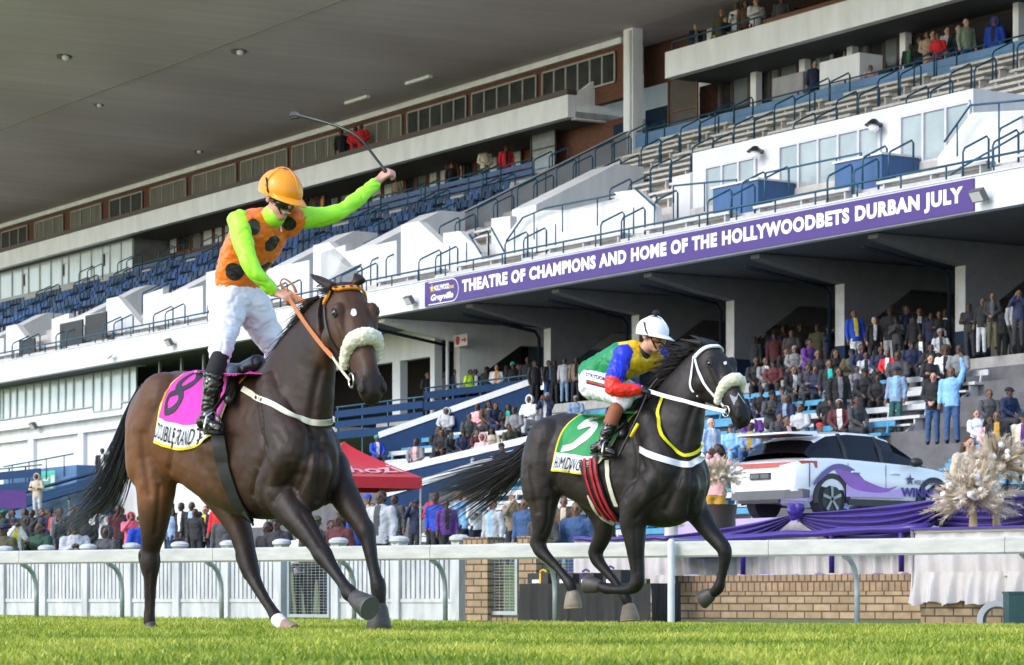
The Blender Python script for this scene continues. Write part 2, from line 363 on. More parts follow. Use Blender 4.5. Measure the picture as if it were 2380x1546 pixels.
# frames: column, cantilever beam with haunch, blue drain pipe
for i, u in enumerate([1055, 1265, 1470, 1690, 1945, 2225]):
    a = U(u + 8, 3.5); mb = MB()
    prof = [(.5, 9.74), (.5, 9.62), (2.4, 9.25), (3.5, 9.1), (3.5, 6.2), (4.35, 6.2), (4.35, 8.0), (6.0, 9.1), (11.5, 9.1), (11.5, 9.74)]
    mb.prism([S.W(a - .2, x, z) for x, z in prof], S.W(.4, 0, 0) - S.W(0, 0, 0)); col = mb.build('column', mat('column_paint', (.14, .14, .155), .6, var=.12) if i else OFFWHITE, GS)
    mb = MB(); sb(mb, a - .215, a + .215, 3.485, 4.365, 6.0, 7.35); mb.build('blue_dado', NAVY, col); mb = MB(); sb(mb, a - .2, a + .2, 3.478, 3.497, 7.352, 9.08); mb.build('lit_front_face', mat('column_lit_front', (.42, .41, .40), .6, var=.15), col)  # pale plate and darker column colour paint a lit front and shaded sides
    mb = MB(); mb.tube([S.W(a - .3, .4, 9.42), S.W(a - .3, 3.2, 9.0), S.W(a - .3, 3.36, 8.8), S.W(a - .3, 3.36, 6.2)], .055, 8); mb.build('drain_pipe', mat('dark_pipe', (.004, .009, .018), .7, spec=.15), col, smooth=True)
# concourse floor, back wall with openings
mb = MB(); sb(mb, -9, AR, 3.2, 20, 6.2, 6.55); mb.build('concourse_floor', CONC, GS)
mb = MB(); sb(mb, AL, -9.2, 1.7, 20, 6.2, 6.4); mb.build('bar_floor', CONC, GS)
a6 = U(1470, 12) - 2
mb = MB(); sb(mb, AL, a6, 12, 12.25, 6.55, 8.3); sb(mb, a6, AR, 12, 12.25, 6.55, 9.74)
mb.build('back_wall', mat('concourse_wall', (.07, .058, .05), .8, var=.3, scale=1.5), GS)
for a0, a1, z0, z1 in [(8, 10.5, 7.4, 9.2), (14, 17.5, 7.2, 8.9), (19.5, 22, 7.2, 9.0)]: mb = MB(); sb(mb, a0, a1, 11.9, 11.99, z0, z1); mb.build('notice_panel', mat('dim_white_panel', (.40, .39, .38), .7, var=.1), GS)
for a0, a1 in [(3.2, 4.8), (11.5, 12.8), (18, 19.2)]:
    mb = MB(); sb(mb, a0, a1, 11.85, 11.98, 6.55, 8.7); mb.build('doorway', DARK, GS)  # solid near-black panel, the shade inside put into its colour
# lower tier
mb = MB(); prof = [(-9.5, -.4)]; b = -9.5
while b < 3.1: prof += [(b, zl(b)), (b + .9, zl(b))]; b += .9
prof += [(b, -.4)]
aL = U(1200, -2)
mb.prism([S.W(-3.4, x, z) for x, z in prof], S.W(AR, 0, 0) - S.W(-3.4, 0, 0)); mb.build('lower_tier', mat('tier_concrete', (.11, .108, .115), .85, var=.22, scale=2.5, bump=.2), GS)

def windows(parent, us, b, zv0, zv1, n, glass, frame, name='window', fw=.06, proud=.05, bars=()):
    """a glazed opening between two view columns on plane b, zv = (u,v) pairs of its top and foot"""
    a0, a1 = U(us[0], b), U(us[1], b); z1 = Z(*zv1, b); z0 = Z(*zv0, b)
    mb = MB(); sb(mb, a0, a1, b, b + .03, z0, z1); o = mb.build(name, glass, parent)
    mb = MB()
    sb(mb, a0, a1, b - proud, b - .002, z0, z0 + fw); sb(mb, a0, a1, b - proud, b - .002, z1 - fw, z1)
    for k in range(n + 1):
        x = a0 + (a1 - a0) * k / n; sb(mb, x - fw / 2, x + fw / 2, b - proud - .004, b - .002, z0 + fw, z1 - fw)
    for zz in bars: sb(mb, a0, a1, b - proud + .01, b - .002, z0 + (z1 - z0) * zz, z0 + (z1 - z0) * zz + .05)
    mb.build('frame', frame, o); return o
# --- left block, rear face
uR = 1452
BL = 13.4
aB1 = U(1320, BL)
zb0, zb1 = Z(0, 624, BL), Z(0, 588, BL)
mb = MB(); sb(mb, AL, aB1, BL, BL + .35, zb0, zb1); bal = mb.build('balcony_front', OFFWHITE, GS)
mb = MB(); sb(mb, AL, aB1, BL - .04, BL + .42, zb1 + .002, zb1 + .22); mb.build('ledge', mat('brown_ledge', (.10, .075, .075), .6, var=.3, scale=6, stretch=(6, 6, 1)), bal)
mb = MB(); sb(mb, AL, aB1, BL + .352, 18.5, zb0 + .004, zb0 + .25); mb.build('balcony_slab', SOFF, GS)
mb = MB(); pr = [(BL + .36, zb0 - .05), (BL + .36, zb1), (BL + 1.9, zb1 + 1.15), (18.2, zb1 + 1.15), (18.2, zb0 - .05)]
mb.prism([S.W(aB1 - .3, x, z) for x, z in pr], S.W(.3, 0, 0) - S.W(0, 0, 0)); mb.build('balcony_end_wall', OFFWHITE, GS)
BW = 14.6
z_tr = Z(0, 533, BW)
mb = MB(); sb(mb, AL, U(1450, BW), BW + .06, BW + .4, zb1 - .3, ZR); o = wall_uv(mb.build('brick_wall', BRICK, GS))
mb = MB(); sb(mb, AL, U(1450, BW), BW - .14, BW + .055, z_tr, z_tr + .24); mb.build('trim_band', OFFWHITE, o)
zw1, zw0 = Z(0, 540, BW), Z(0, 588, BW)
for u0, u1 in [(-90, -30), (-18, 0), (4, 64), (82, 147), (166, 236), (256, 331), (351, 433), (449, 549), (561, 668), (680, 793), (796, 934), (948, 1084), (1098, 1247), (1262, 1430)]:
    w_ = windows(GS, (u0, u1), BW, (0, 590), (0, 541), max(3, int((u1 - u0) / 26)), CURTD if (u0 // 7) % 3 else GLASSD, mat('window_frame_grey', (.40, .39, .38), .5, var=.1), fw=.07)
# lower glazed storey of the left block (white blinds) over a brick plinth, then recessed brown doors
BG = 14.25
aG = U(309.5, BG)
zg1, zg0 = zb0, Z(0, 699, BG)
mb = MB(); sb(mb, AL, aG, BG + .05, BG + .3, zg0 - 1.6, zg0); wall_uv(mb.build('plinth', BRICK, GS))
px = [0, 29, 53, 67, 93, 119, 145, 160, 187, 213, 239, 256, 282, 309.5]
px = [-110, -84, -56, -40, -14] + px[0:]
for i in range(len(px) - 1):
    nar = (px[i + 1] - px[i]) < 20
    w_ = windows(GS, (px[i] + .5, px[i + 1] - .5), BG, (0, 699), (0, 624.5), 1, CURT, LILAC if nar else mat('pale_green_frame', (.40, .45, .43), .5, var=.05), fw=.06, bars=(.62,) if nar else ())
    if nar:
        a0 = U(px[i] + 2, BG - .01); mb = MB(); sb(mb, a0, a0 + .18, BG - .03, BG - .012, zg0 + .5, zg0 + 1.2); mb.build('open_gap', DARK, w_)  # closed dark panel on the glass, painted as the shade of an opening
mb = MB(); sb(mb, aG, aG + .1, BG, 16.2, zg0 - 1, zb0); mb.build('return_wall', mat('dark_return', (.19, .19, .185), .6, var=.2), GS)
BD = 16.2
mb = MB(); sb(mb, aG + .1, U(1450, BD), BD + .06, BD + .3, zt(14) - .2, zb0); mb.build('rear_wall', BRICKW, GS)
ux = [312, 352, 372, 392, 415, 445, 470, 497, 520, 545, 700, 735, 760, 790, 815, 838, 862, 890, 915, 942, 968, 995, 1020, 1050, 1078, 1105, 1130, 1160, 1185, 1215]
for i in range(len(ux) - 1):
    if ux[i + 1] - ux[i] > 60: continue
    windows(GS, (ux[i] + 2, ux[i + 1] - 2), BD, (600, 545), (600, 466), 1, [GLASSR, CURT, CURT, GLASSD, CURT][(i * 7) % 5], BRICKW, name='door' if i % 3 == 1 else 'window', fw=.1)
mb = MB(); p0 = U(1288, 15.2); sb(mb, p0, U(1450, 15.2), 15.2, 15.5, zt(14) - .7, zb0); wall_uv(mb.build('brick_wall', BRICK, GS))
windows(GS, (1236, 1292), 14.6, (1236, 408), (1236, 278), 1, mat('screen_glass', (.26, .275, .27), .1, col2=(.36, .37, .36), scale=2, metal=.3), BLACKP, name='wind_screen', bars=(.42,))
mb = MB(); sb(mb, U(1425, 15.1), U(1449, 15.1), 15.12, 15.18, zt(14) - .7, zt(14) + 1.4); mb.build('doorway', NAVY, GS)
# tower pillar and its recessed brick panel
a0, a1 = U(1454, 14), U(1476, 14)
mb = MB(); sb(mb, a0, a1, 13.9, 14.35, 9.9, ZR); o = mb.build('tower_pillar', OFFWHITE, GS)
mb = MB(); mb.tube([S.W(a1 - .12, 13.84, 17), S.W(a1 - .12, 13.84, ZR - .1)], .06, 8); mb.build('pipe', OFFWHITE, o, smooth=True)
mb = MB(); sb(mb, a1, U(1660, 16.5), 16.5, 16.8, 16, ZR); mb.build('stair_tower_wall', OFFWHITE, GS)
mb = MB(); sb(mb, U(1497, 16.45), U(1640, 16.45), 16.44, 16.495, Z(1497, 205, 16.45), Z(1497, 96, 16.45)); wall_uv(mb.build('brick_panel', BRICK, GS))
mb = MB(); sb(mb, U(1502, 16.4), U(1560, 16.4), 16.36, 16.43, Z(1502, 320, 16.4), Z(1502, 258, 16.4)); mb.build('gate', NAVY, GS)
# --- right block: upper balcony, boxes under it
BR = 13.6
ar0 = U(1545.6, BR); zr1, zr0 = Z(1545.6, 122, BR), Z(1545.6, 182.6, BR)
mb = MB(); sb(mb, ar0, AR, BR, BR + .35, zr0, zr1); bal2 = mb.build('balcony_front', OFFWHITE, GS)
mb = MB(); sb(mb, U(1778, BR), AR, BR - .08, BR + .4, zr1 + .002, zr1 + .12); mb.build('ledge', BRICKW, bal2)
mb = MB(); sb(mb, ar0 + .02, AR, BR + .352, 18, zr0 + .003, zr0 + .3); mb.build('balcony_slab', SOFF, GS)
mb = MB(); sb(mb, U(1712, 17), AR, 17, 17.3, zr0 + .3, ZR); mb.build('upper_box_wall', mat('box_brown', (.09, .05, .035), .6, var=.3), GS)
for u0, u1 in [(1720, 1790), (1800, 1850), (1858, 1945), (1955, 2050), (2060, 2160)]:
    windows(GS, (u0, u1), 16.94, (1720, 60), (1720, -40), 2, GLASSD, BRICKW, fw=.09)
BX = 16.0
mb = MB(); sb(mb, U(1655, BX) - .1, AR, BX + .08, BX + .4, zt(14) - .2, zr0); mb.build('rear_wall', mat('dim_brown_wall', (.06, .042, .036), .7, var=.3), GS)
mb = MB(); sb(mb, U(1626, BX - .3), U(1653, BX - .3), BX - .3, BX + .05, zt(14) - .4, zr0); wall_uv(mb.build('brick_pier', BRICK, GS))
for u in (1744, 1857, 1968, 2091, 2354):
    mb = MB(); sb(mb, U(u, BX - .4), U(u + 13, BX - .4), BX - .4, BX - .12, zt(14) - .2, zr0); mb.build('pier', OFFWHITE, GS)
ux = [1655, 1680, 1703, 1742, 1760, 1790, 1812, 1855, 1869, 1903, 1935, 1966, 1985, 2020, 2055, 2089, 2106]
for i in range(len(ux) - 1):
    if ux[i + 1] - ux[i] < 17: continue
    windows(GS, (ux[i] + 1, ux[i + 1] - 1), BX, (1655, 268), (1655, 186), 1, [GLASSR, GLASSD, GLASSR][i % 3], LILAC if 1866 < ux[i] < 1960 else mat('bronze_frame', (.075, .05, .045), .5, var=.1), fw=.1)
mb = MB(); sb(mb, U(2110, BX), U(2352, BX), BX - .02, BX + .06, zt(14), zr0 - .15); mb.build('open_bar', DARK, GS)  # solid dark slab, the shade inside the bar painted on
windows(GS, (1555, 1622), 14.9, (1555, 300), (1555, 186), 1, mat('screen_glass_r', (.12, .10, .09), .1, metal=.3), BRICKW, name='wind_screen', bars=(.3,))
# --- lounge block in the right tier
BLg = 3.6
al0, al1 = U(1610, BLg), U(2262, BLg); zl1 = Z(1610, 356, BLg); zl0 = zt(3.2) - .4
mb = MB(); sb(mb, al0, al1, BLg, 7.2, zl0, zl1); lounge = mb.build('lounge', WHITE, GS)
mb = MB(); sb(mb, al1, AR, BLg + 2.3, 7.2, zl0, zl1 - .5); mb.build('lounge_side', WHITE, GS)
for us, vt, vb, k in [((1642, 1757), 387, 505, 3), ((1813, 2046), 338, 455, 5), ((2095, 2255), 268, 392, 3)]:
    windows(GS, us, BLg - .02, (us[0], vb), (us[0], vt), k, TEALG, LILAC, name='glazed_door', fw=.085)
# low wall left of the lounge
mb = MB(); sb(mb, U(1562, 3.5), al0 - .003, 3.5, 3.75, zl0, Z(1562, 412, 3.5)); mb.build('parapet', WHITE, GS)
# white stair enclosures: front wall with cut profile plus the sloped hood behind it
def enclosure(pts, b, depth, back=True):
    q_ = [S.P(u, v, b) for u, v in pts]
    mb = MB(); mb.prism(q_, S.W(0, .25, 0) - S.W(0, 0, 0)); o = mb.build('stair_enclosure', WHITE, GS)
    return o
enclosure([(1165, 600), (1177, 545), (1220, 494), (1266, 489), (1316, 488), (1428, 463), (1428, 447), (1475, 441), (1522, 482), (1526, 535)], 1.9, 3)
enclosure([(1142, 605), (1142, 508), (1186, 502), (1186, 600)], 2.6, 3)
enclosure([(930, 660), (955, 632), (1030, 590), (1030, 542), (1068, 537), (1118, 585), (1118, 615)], 1.9, 3)
def hood(u, v, b, wdt, ln, h0=1.2):
    a, z = S.az(u, v, b); mb = MB()
    pr = [(b, z - 1.5), (b, z), (b + ln, z + .5 * ln), (b + ln + 1.1, z + .5 * ln), (b + ln + 1.1, z + .5 * ln - 1.8)]
    mb.prism([S.W(a, x, q_) for x, q_ in pr], S.W(wdt, 0, 0) - S.W(0, 0, 0)); return mb.build('stair_hood', WHITE, GS)
hood(1190, 488, 3.4, 1.5, 3.2); hood(980, 590, 4.2, .8, 2.0)
for k, (u, v) in enumerate([(120, 742), (333, 686), (560, 630), (745, 588), (-95, 800)]):
    # left tier: enclosure front wall, pillar and hood, repeated along the block
    a, z = S.az(u, v, 2.2); P = lambda da, dz: S.W(a + da, 2.2, z + dz)
    mb = MB(); mb.prism([P(0, -1.9), P(0, 0), P(1.9, .1), P(1.9, -.15), P(5.6, -.15), P(5.6, -1.9)], S.W(0, .25, 0) - S.W(0, 0, 0)); mb.build('stair_enclosure', WHITE, GS)
    mb = MB(); mb.prism([P(5.9, -1.9), P(5.9, .35), P(7.1, .35), P(9.6, -1.1), P(9.6, -1.9)], S.W(0, .3, 0) - S.W(0, 0, 0)); mb.build('stair_wall', WHITE, GS)
    mb = MB(); pr = [(2.5, z - 1.2), (2.5, z - .05), (5.2, z + 1.35), (6.2, z + 1.35), (6.2, z - 1)]
    mb.prism([S.W(a + 2.1, x, q_) for x, q_ in pr], S.W(1.5, 0, 0) - S.W(0, 0, 0)); mb.build('stair_hood', WHITE, GS)
# long sloping aisle wall between the seat block and the bench block
aw = -8.9
mb = MB(); pr = [(1.2, zt(1.2) - .5), (1.2, zt(1.2) + .75), (13.8, zt(13.8) + .75), (13.8, zt(13.8) - .5)]
mb.prism([S.W(aw, x, z) for x, z in pr], S.W(.3, 0, 0) - S.W(0, 0, 0)); mb.build('aisle_wall', GREYW, GS)
# --- left lower front: glazed bar and blank white walls under the fascia
BF = 1.3
aF = U(319, BF)
zf1, zf0 = Z(0, 904, BF), Z(0, 978, BF)
mb = MB(); sb(mb, AL, aF, BF + .1, BF + .4, zf1, 9.755); sb(mb, AL, aF, BF + .1, BF + .4, 1.0, zf0 - .002); lw = mb.build('front_wall', WHITE, GS)
mb = MB(); z5 = Z(0, 1031, BF); sb(mb, AL, aF, BF - .1, BF + .098, z5, z5 + .18); sb(mb, AL, aF, BF - .2, BF + .098, zf0 - .5, zf0 - .3)
for u in (66, 182): sb(mb, U(u, BF - .05), U(u + 13, BF - .05), BF - .08, BF + .098, 1.0, z5)
mb.build('pilaster', WHITE, lw)
px = [-70, -36, 0, 8, 24, 40, 60, 79, 97, 116, 136, 153, 172, 194, 217, 237, 258, 284, 301, 319]
for i in range(len(px) - 1):
    lowd = 217 <= px[i] < 284
    windows(GS, (px[i] + .6, px[i + 1] - .6), BF + .09, (0, 978 + (12 if lowd else 0)), (0, 904), 1, mat('pale_curtain_glass', (.46, .53, .58), .15, col2=(.60, .66, .70), scale=1.2, stretch=(5, 5, .4), metal=.15), GALV, name='window', fw=.06)
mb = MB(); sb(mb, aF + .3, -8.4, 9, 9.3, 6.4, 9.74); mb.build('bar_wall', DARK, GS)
for u in (368, 419, 470):
    mb = MB(); a = U(u, BF); sb(mb, a, a + .1, BF, BF + .1, 6.4, 9.74); mb.build('mullion', STEEL, GS)
mb = MB(); sb(mb, aF, -10.4, BF, BF + .3, 5.8, Z(330, 938, BF)); mb.build('bar_parapet', NAVY, GS)
mb = MB(); sb(mb, aF, -8.4, BF + .05, BF + .35, 1.0, 5.79); mb.build('front_wall', WHITE, GS)
# wall and door at the left end of the open concourse (right of the first horse)
aC = U(1010, 3.3)
mb = MB(); sb(mb, -14, aC, 3.3, 3.6, 8.7, 9.75); sb(mb, U(912, 3.3), U(930, 3.3), 3.3, 3.6, 6.2, 8.7); sb(mb, U(1000, 3.3), aC, 3.3, 3.6, 6.2, 8.7); mb.build('concourse_end_wall', WHITE, GS)
mb = MB(); mb.tube([S.W(U(1040, 3.2), 3.2, 5), S.W(U(1040, 3.2), 3.2, 9.7)], .06, 8); mb.build('white_pipe', WHITE, GS, smooth=True)
# ---------------------------------------------------------------- sign, lamps, rails, benches, seats of the stand
def on_s(a0, a1, z0, z1, b): return lambda x, y: S.W(a0 + (a1 - a0) * x, b, z0 + (z1 - z0) * y)
SIGN = tag(empty('banner_sign', S.W(0, 0, 9.7)), 'long purple banner sign with white capitals along the front of the upper tier', 'sign')
zs1, zs0 = Z(990, 657, 0), Z(990, 714, 0); aS1 = U(2266, 0)
mb = MB(); sb(mb, 0, aS1, -.04, -.004, zs0, zs1); mb.build('panel', PURPLE, SIGN)
mb = MB(); hS = zs1 - zs0
text_on(mb, 'THEATRE OF CHAMPIONS AND HOME OF THE HOLLYWOODBETS DURBAN JULY', on_s(U(1077, 0), U(2241, 0), zs0 + hS * .18, zs0 + hS * .82, -.047), bold=.05, spacing=1.13); mb.build('lettering', LETTER, SIGN)
mb = MB(); aL0, aL1 = U(997, 0), U(1069, 0)
text_on(mb, 'HOLLYWOOD', on_s(aL0 + .42, aL0 + 1.35, zs0 + hS * .58, zs0 + hS * .80, -.047), bold=.03)
text_on(mb, 'Greyville', on_s(aL0 + .2, aL0 + 1.62, zs0 + hS * .12, zs0 + hS * .45, -.047), bold=.03, shear=.3)
ol = []
for k in range(13): t = -math.pi / 2 + math.pi * k / 12; ol.append((aL1 - .42 + .40 * math.cos(t), zs0 + hS * .5 + hS * .45 * math.sin(t)))
ol = [(aL0 + .05, zs0 + hS * .05)] + ol + [(aL0 + .05, zs0 + hS * .95)]
for (x0, y0), (x1, y1) in zip(ol, ol[1:]):
    d = Vector((x1 - x0, y1 - y0)).normalized() * .012; nx, ny = -d.y, d.x
    mb.add([S.W(x0 + nx, -.047, y0 + ny), S.W(x1 + nx, -.047, y1 + ny), S.W(x1 - nx, -.047, y1 - ny), S.W(x0 - nx, -.047, y0 - ny)], [(0, 1, 2, 3)])
mb.build('emblem', LETTER, SIGN)
mb = MB(); cs = (aL0 + .27, zs0 + hS * .7)
st_ = [(cs[0] + (.16 if k % 2 == 0 else .065) * math.sin(k * math.pi / 5), cs[1] + (.16 if k % 2 == 0 else .065) * math.cos(k * math.pi / 5)) for k in range(10)]
mb.add([S.W(x, -.047, y) for x, y in st_] + [S.W(cs[0], -.047, cs[1])], [(k, (k + 1) % 10, 10) for k in range(10)])
text_on(mb, 'bets', on_s(aL0 + 1.37, aL0 + 1.66, zs0 + hS * .57, zs0 + hS * .74, -.047), bold=.02)
mb.build('gold_emblem', mat('gold_letter', (.75, .48, .05), .5, var=0), SIGN)
# floodlights / cameras on the fascia and walls
def lampobj(name, p, label, group=None, scale=1., lens=True):
    r = tag(empty(name, p), label, 'floodlight' if name == 'floodlight' else 'camera', group); p = Vector(p); nf = Vector((-.847, -.531, 0)); e = Vector((.531, -.847, 0)); z = Vector((0, 0, 1)); s_ = scale
    mb = MB(); mb.tube([p, p + nf * .16 * s_ + z * .02], .03 * s_, 8); mb.build('bracket', STEEL, r)
    c = p + nf * .26 * s_ + z * .06 * s_ - e * .05; fwd = (nf * .75 - z * .5).normalized(); up = (z * .75 + nf * .5).normalized()
    T = lambda x, y, q_: c + e * x * s_ + fwd * y * s_ + up * q_ * s_
    mb = MB(); mb.box(-.2, .2, -.08, .06, -.14, .14, T); mb.build('housing', mat('lamp_housing', (.12, .12, .12), .5), r, auto=30)
    mb = MB(); mb.box(-.17, .17, .062, .075, -.11, .11, T); mb.build('glass', mat('lamp_glass', (.55, .56, .55), .2), r)
    return r
lampobj('floodlight', S.P(968, 703, -.0), 'grey floodlight on the white fascia just left of the purple banner')
lampobj('floodlight', S.P(2297, 462, -.0), 'grey floodlight on the white fascia just right of the purple banner', scale=1.1)
lampobj('floodlight', S.P(408, 800, -.0), 'small floodlight on the white fascia to the left of the jockey in orange')
lampobj('floodlight', S.P(92, 994, BF), 'black floodlight on the blank white wall under the glazed bar', scale=1.1)
def cctv(p, label):
    r = tag(empty('security_camera', p), label, 'camera'); p = Vector(p); nf = Vector((-.847, -.531, 0)); e = Vector((.531, -.847, 0))
    mb = MB(); mb.tube([p, p + nf * .15 + Vector((0, 0, -.02)), p + nf * .2 + Vector((0, 0, .1))], .025, 8); mb.build('arm', OFFWHITE, r)
    mb = MB(); c = p + nf * .22 + Vector((0, 0, .13)); mb.tube([c + e * .18, c - e * .22 + Vector((0, 0, -.1))], .075, 12); mb.build('camera_body', OFFWHITE, r, auto=40)
cctv(S.P(268, 832, 0), 'white tubular security camera on the left part of the fascia')
for u, v, t in [(1774, 352, 'left of the two black wall lamps on the white lounge block'), (2050, 290, 'right of the two black wall lamps on the white lounge block')]:
    p = S.P(u, v, BLg); r = tag(empty('wall_lamp', p), t, 'wall lamp'); nf = Vector((-.847, -.531, 0))
    mb = MB(); mb.tube([p, p + nf * .3 + Vector((0, 0, .08))], .04, 8); mb.tube([p + nf * .28 + Vector((0, 0, .12)), p + nf * .3 + Vector((0, 0, -.05))], [.08, .26], 14); mb.build('shade', BLACKP, r, auto=40)
    mb = MB(); mb.ell(p + nf * .3 + Vector((0, 0, -.1)), .15, .15, .14); mb.build('globe', OFFWHITE, r, smooth=True)
def roofpt(u, v):
    a, b, z = S.slope(u, v, ZR + RK * 14, -RK); return S.W(a, b, z)
for u, v, t in [(150, 130, 'round roof lamp in the dark roof lining, far left of the picture'), (555, 118, 'round roof lamp in the dark roof lining above the raised whip'), (230, 243, 'small roof lamp above and left of the orange cap'), (462, 351, 'small roof lamp near the brick wall line left of the whip')]:
    p = roofpt(u, v); r = tag(empty('roof_lamp', p), t, 'roof lamp'); k = .6 if v > 200 else .85
    mb = MB(); mb.tube([p + Vector((0, 0, 0)), p + Vector((0, 0, -.12 * k))], [.42 * k, .36 * k], 16); mb.build('lamp_ring', mat('lamp_ring', (.14, .13, .12), .6), r, auto=40)
    mb = MB(); mb.ell(p + Vector((.1 * k, -.3, -.16 * k)), .18 * k, .18 * k, .14 * k); mb.build('bulb', OFFWHITE, r, smooth=True)
for u, v, t in [(830, 229, 'white tube light under the roof, left of the pair'), (973, 183, 'white tube light under the roof, right of the pair')]:
    p = roofpt(u, v); mb = MB(); T = lambda x, y, z: p + S.W(x, y, z) - S.W(0, 0, 0)
    mb.box(-1.0, 1.0, -.09, .09, -.12, -.003, T); tag(mb.build('tube_light', OFFWHITE), t, 'tube light')
# guard rail along the fascia
GR = tag(empty('guard_rail', S.W(0, .15, 10.66)), 'long dark blue guard rail along the front edge of the upper tier', 'railing')
mb = MB(); mb.tube([S.W(AL, .15, 11.05), S.W(AR, .15, 11.05)], .032, 8); mb.build('top_rail', RAILB, GR, smooth=True)
a = -62
while a < AR:
    mb = MB(); mb.tube([S.W(a, .15, 10.66), S.W(a, .15, 11.03)], .026, 6); mb.build('post', RAILB, GR, smooth=True); a += 1.75
# hoop handrails
def hoop(p, label, group, hgt=.85, run=.85, rise=.42, m=RAILB, proto={}):
    if 'h' not in proto:
        mb = MB(); O = Vector((0, 0, 0)); n = Vector((.847, .531, 0)); z = Vector((0, 0, 1)); pts = [O, z * (hgt - .08), z * hgt + n * .06 + z * .03, n * (run - .06) + z * (hgt + rise - .03), n * run + z * (hgt + rise - .1), n * run + z * rise]
        o = mb.tube(pts, .03, 6).build('hoop_handrail', m, smooth=True, origin=(0, 0, 0)); proto['h'] = o; o.location = p
    else:
        o = proto['h'].copy(); sc.collection.objects.link(o); o.location = p
    return tag(o, label, 'handrail', group)
AIS = [-1.1 + 5.43 * k for k in range(-1, 7)]
a_l0, a_l1 = al0 - .4, 40
for k, a in enumerate(AIS):
    for s_ in (-.55, .55):
        for b in (.7, 1.9): hoop(S.W(a + s_, b, zt(b) + .02), 'dark blue hoop handrail beside an aisle just above the purple banner', 'hoop handrails just behind the banner edge')
        for b in (3.1, 4.7, 6.3):
            if a < al0 - 1.5 and not (a > -8 and a < 9 and b < 4): hoop(S.W(a + s_, b, zt(b) + .02), 'dark blue hoop handrail in an aisle behind the white stair enclosures', 'hoop handrails behind the white enclosures')
        for b in (8.0, 9.7, 11.4, 12.9): hoop(S.W(a + s_, b, zt(b) + .02), 'dark blue hoop handrail in an aisle among the cream benches of the right tier', 'hoop handrails among the cream benches')
for k in range(10):
    a = -12 - 4.9 * k
    for s_ in (-.55, .55):
        for b in (.6, 4.6, 7.2, 9.8, 12.2): hoop(S.W(a + s_, b, zt(b) + .02), 'dark blue hoop handrail in an aisle among the blue seats of the left tier', 'hoop handrails among the blue seats')
# sloping handrails beside the aisle wall and on the enclosures
def srail(pts, label, r=.03, m=RAILB, posts=True):
    o = tag(empty('stair_handrail', pts[0]), label, 'handrail'); mb = MB(); mb.tube(pts, r, 8); mb.build('rail', m, o, smooth=True)
    for i in range(len(pts) - 1):
        n = max(1, int((Vector(pts[i + 1]) - Vector(pts[i])).length / 1.6)) if posts else 0
        for k in range(n):
            p = Vector(pts[i]).lerp(Vector(pts[i + 1]), (k + .5) / n); mb = MB(); mb.tube([p, p - Vector((0, 0, .85))], r * .8, 6); mb.build('post', m, o, smooth=True)
    return o
srail([S.W(-8.3, .4, zt(.4) + .75), S.W(-8.3, 13.7, zt(13.7) + .75)], 'long straight blue handrail climbing beside the grey aisle wall')
srail([S.W(-8.3, 14, zt(14) + .7), S.W(-8.3, 15.4, zt(14) + .9)], 'short blue handrail at the top of the aisle wall below the brick')
srail([S.P(1177, 560, 1.7), S.P(1215, 506, 1.7), S.P(1268, 484, 1.7), S.P(1430, 452, 1.7)], 'bent blue handrail following the top of the large middle enclosure')
srail([S.P(1090, 545, 1.7), S.P(1118, 590, 1.7)], 'short sloping blue handrail on the small enclosure above the banner start', posts=False)
srail([S.P(1142, 530, 1.7), S.P(1172, 585, 1.7)], 'short sloping blue handrail on the pillar left of the large enclosure', posts=False)
srail([S.P(1478, 440, 1.7), S.P(1522, 480, 1.7)], 'short sloping blue handrail on the right slope of the large enclosure', posts=False)
srail([S.P(1565, 472, 2.6), S.P(1565, 432, 2.6), S.P(1712, 418, 2.6), S.P(1716, 470, 2.6)], 'blue railing before the left glazed door of the lounge block')
srail([S.P(1776, 485, 2.6), S.P(1780, 402, 2.6), S.P(2002, 356, 2.6), S.P(2006, 420, 2.6)], 'blue railing before the middle glazed doors of the lounge block')
srail([S.P(2195, 330, 2.3), S.P(2255, 245, 2.3), S.P(2390, 232, 2.3)], 'blue handrail bending up the white wall at the far right')
srail([S.P(2090, 492, .9), S.P(2230, 392, 1.2), S.P(2390, 300, 1.6)], 'sloping blue handrail at the right end of the upper tier')
# white stair wall at the far right
enclosure([(2180, 420), (2180, 365), (2258, 262), (2400, 255), (2400, 400)], 2.7, 3)
for (u0, u1, v0, v1, u2), t in [((1657, 1718, 440, 486, 1806), 'left of the two blue entry boxes before the lounge windows'), ((1940, 2000, 382, 428, 2093), 'right of the two blue entry boxes before the lounge windows')]:
    a0, z1 = S.az(u0, v0, 2.2); a1 = S.az(u1, v0, 2.2)[0]; z0 = zt(1.6); o = tag(empty('entry_box', S.W(a0, 2.2, z0)), t, 'entry box')
    mb = MB(); sb(mb, a0, a1 + .9, 2.2, 3.5, z0, z1); mb.build('box_wall', BLUE2, o); mb = MB(); sb(mb, a0 - .05, a1 + .95, 2.15, 3.5, z1 + .003, z1 + .06); mb.build('rim', WHITE, o)
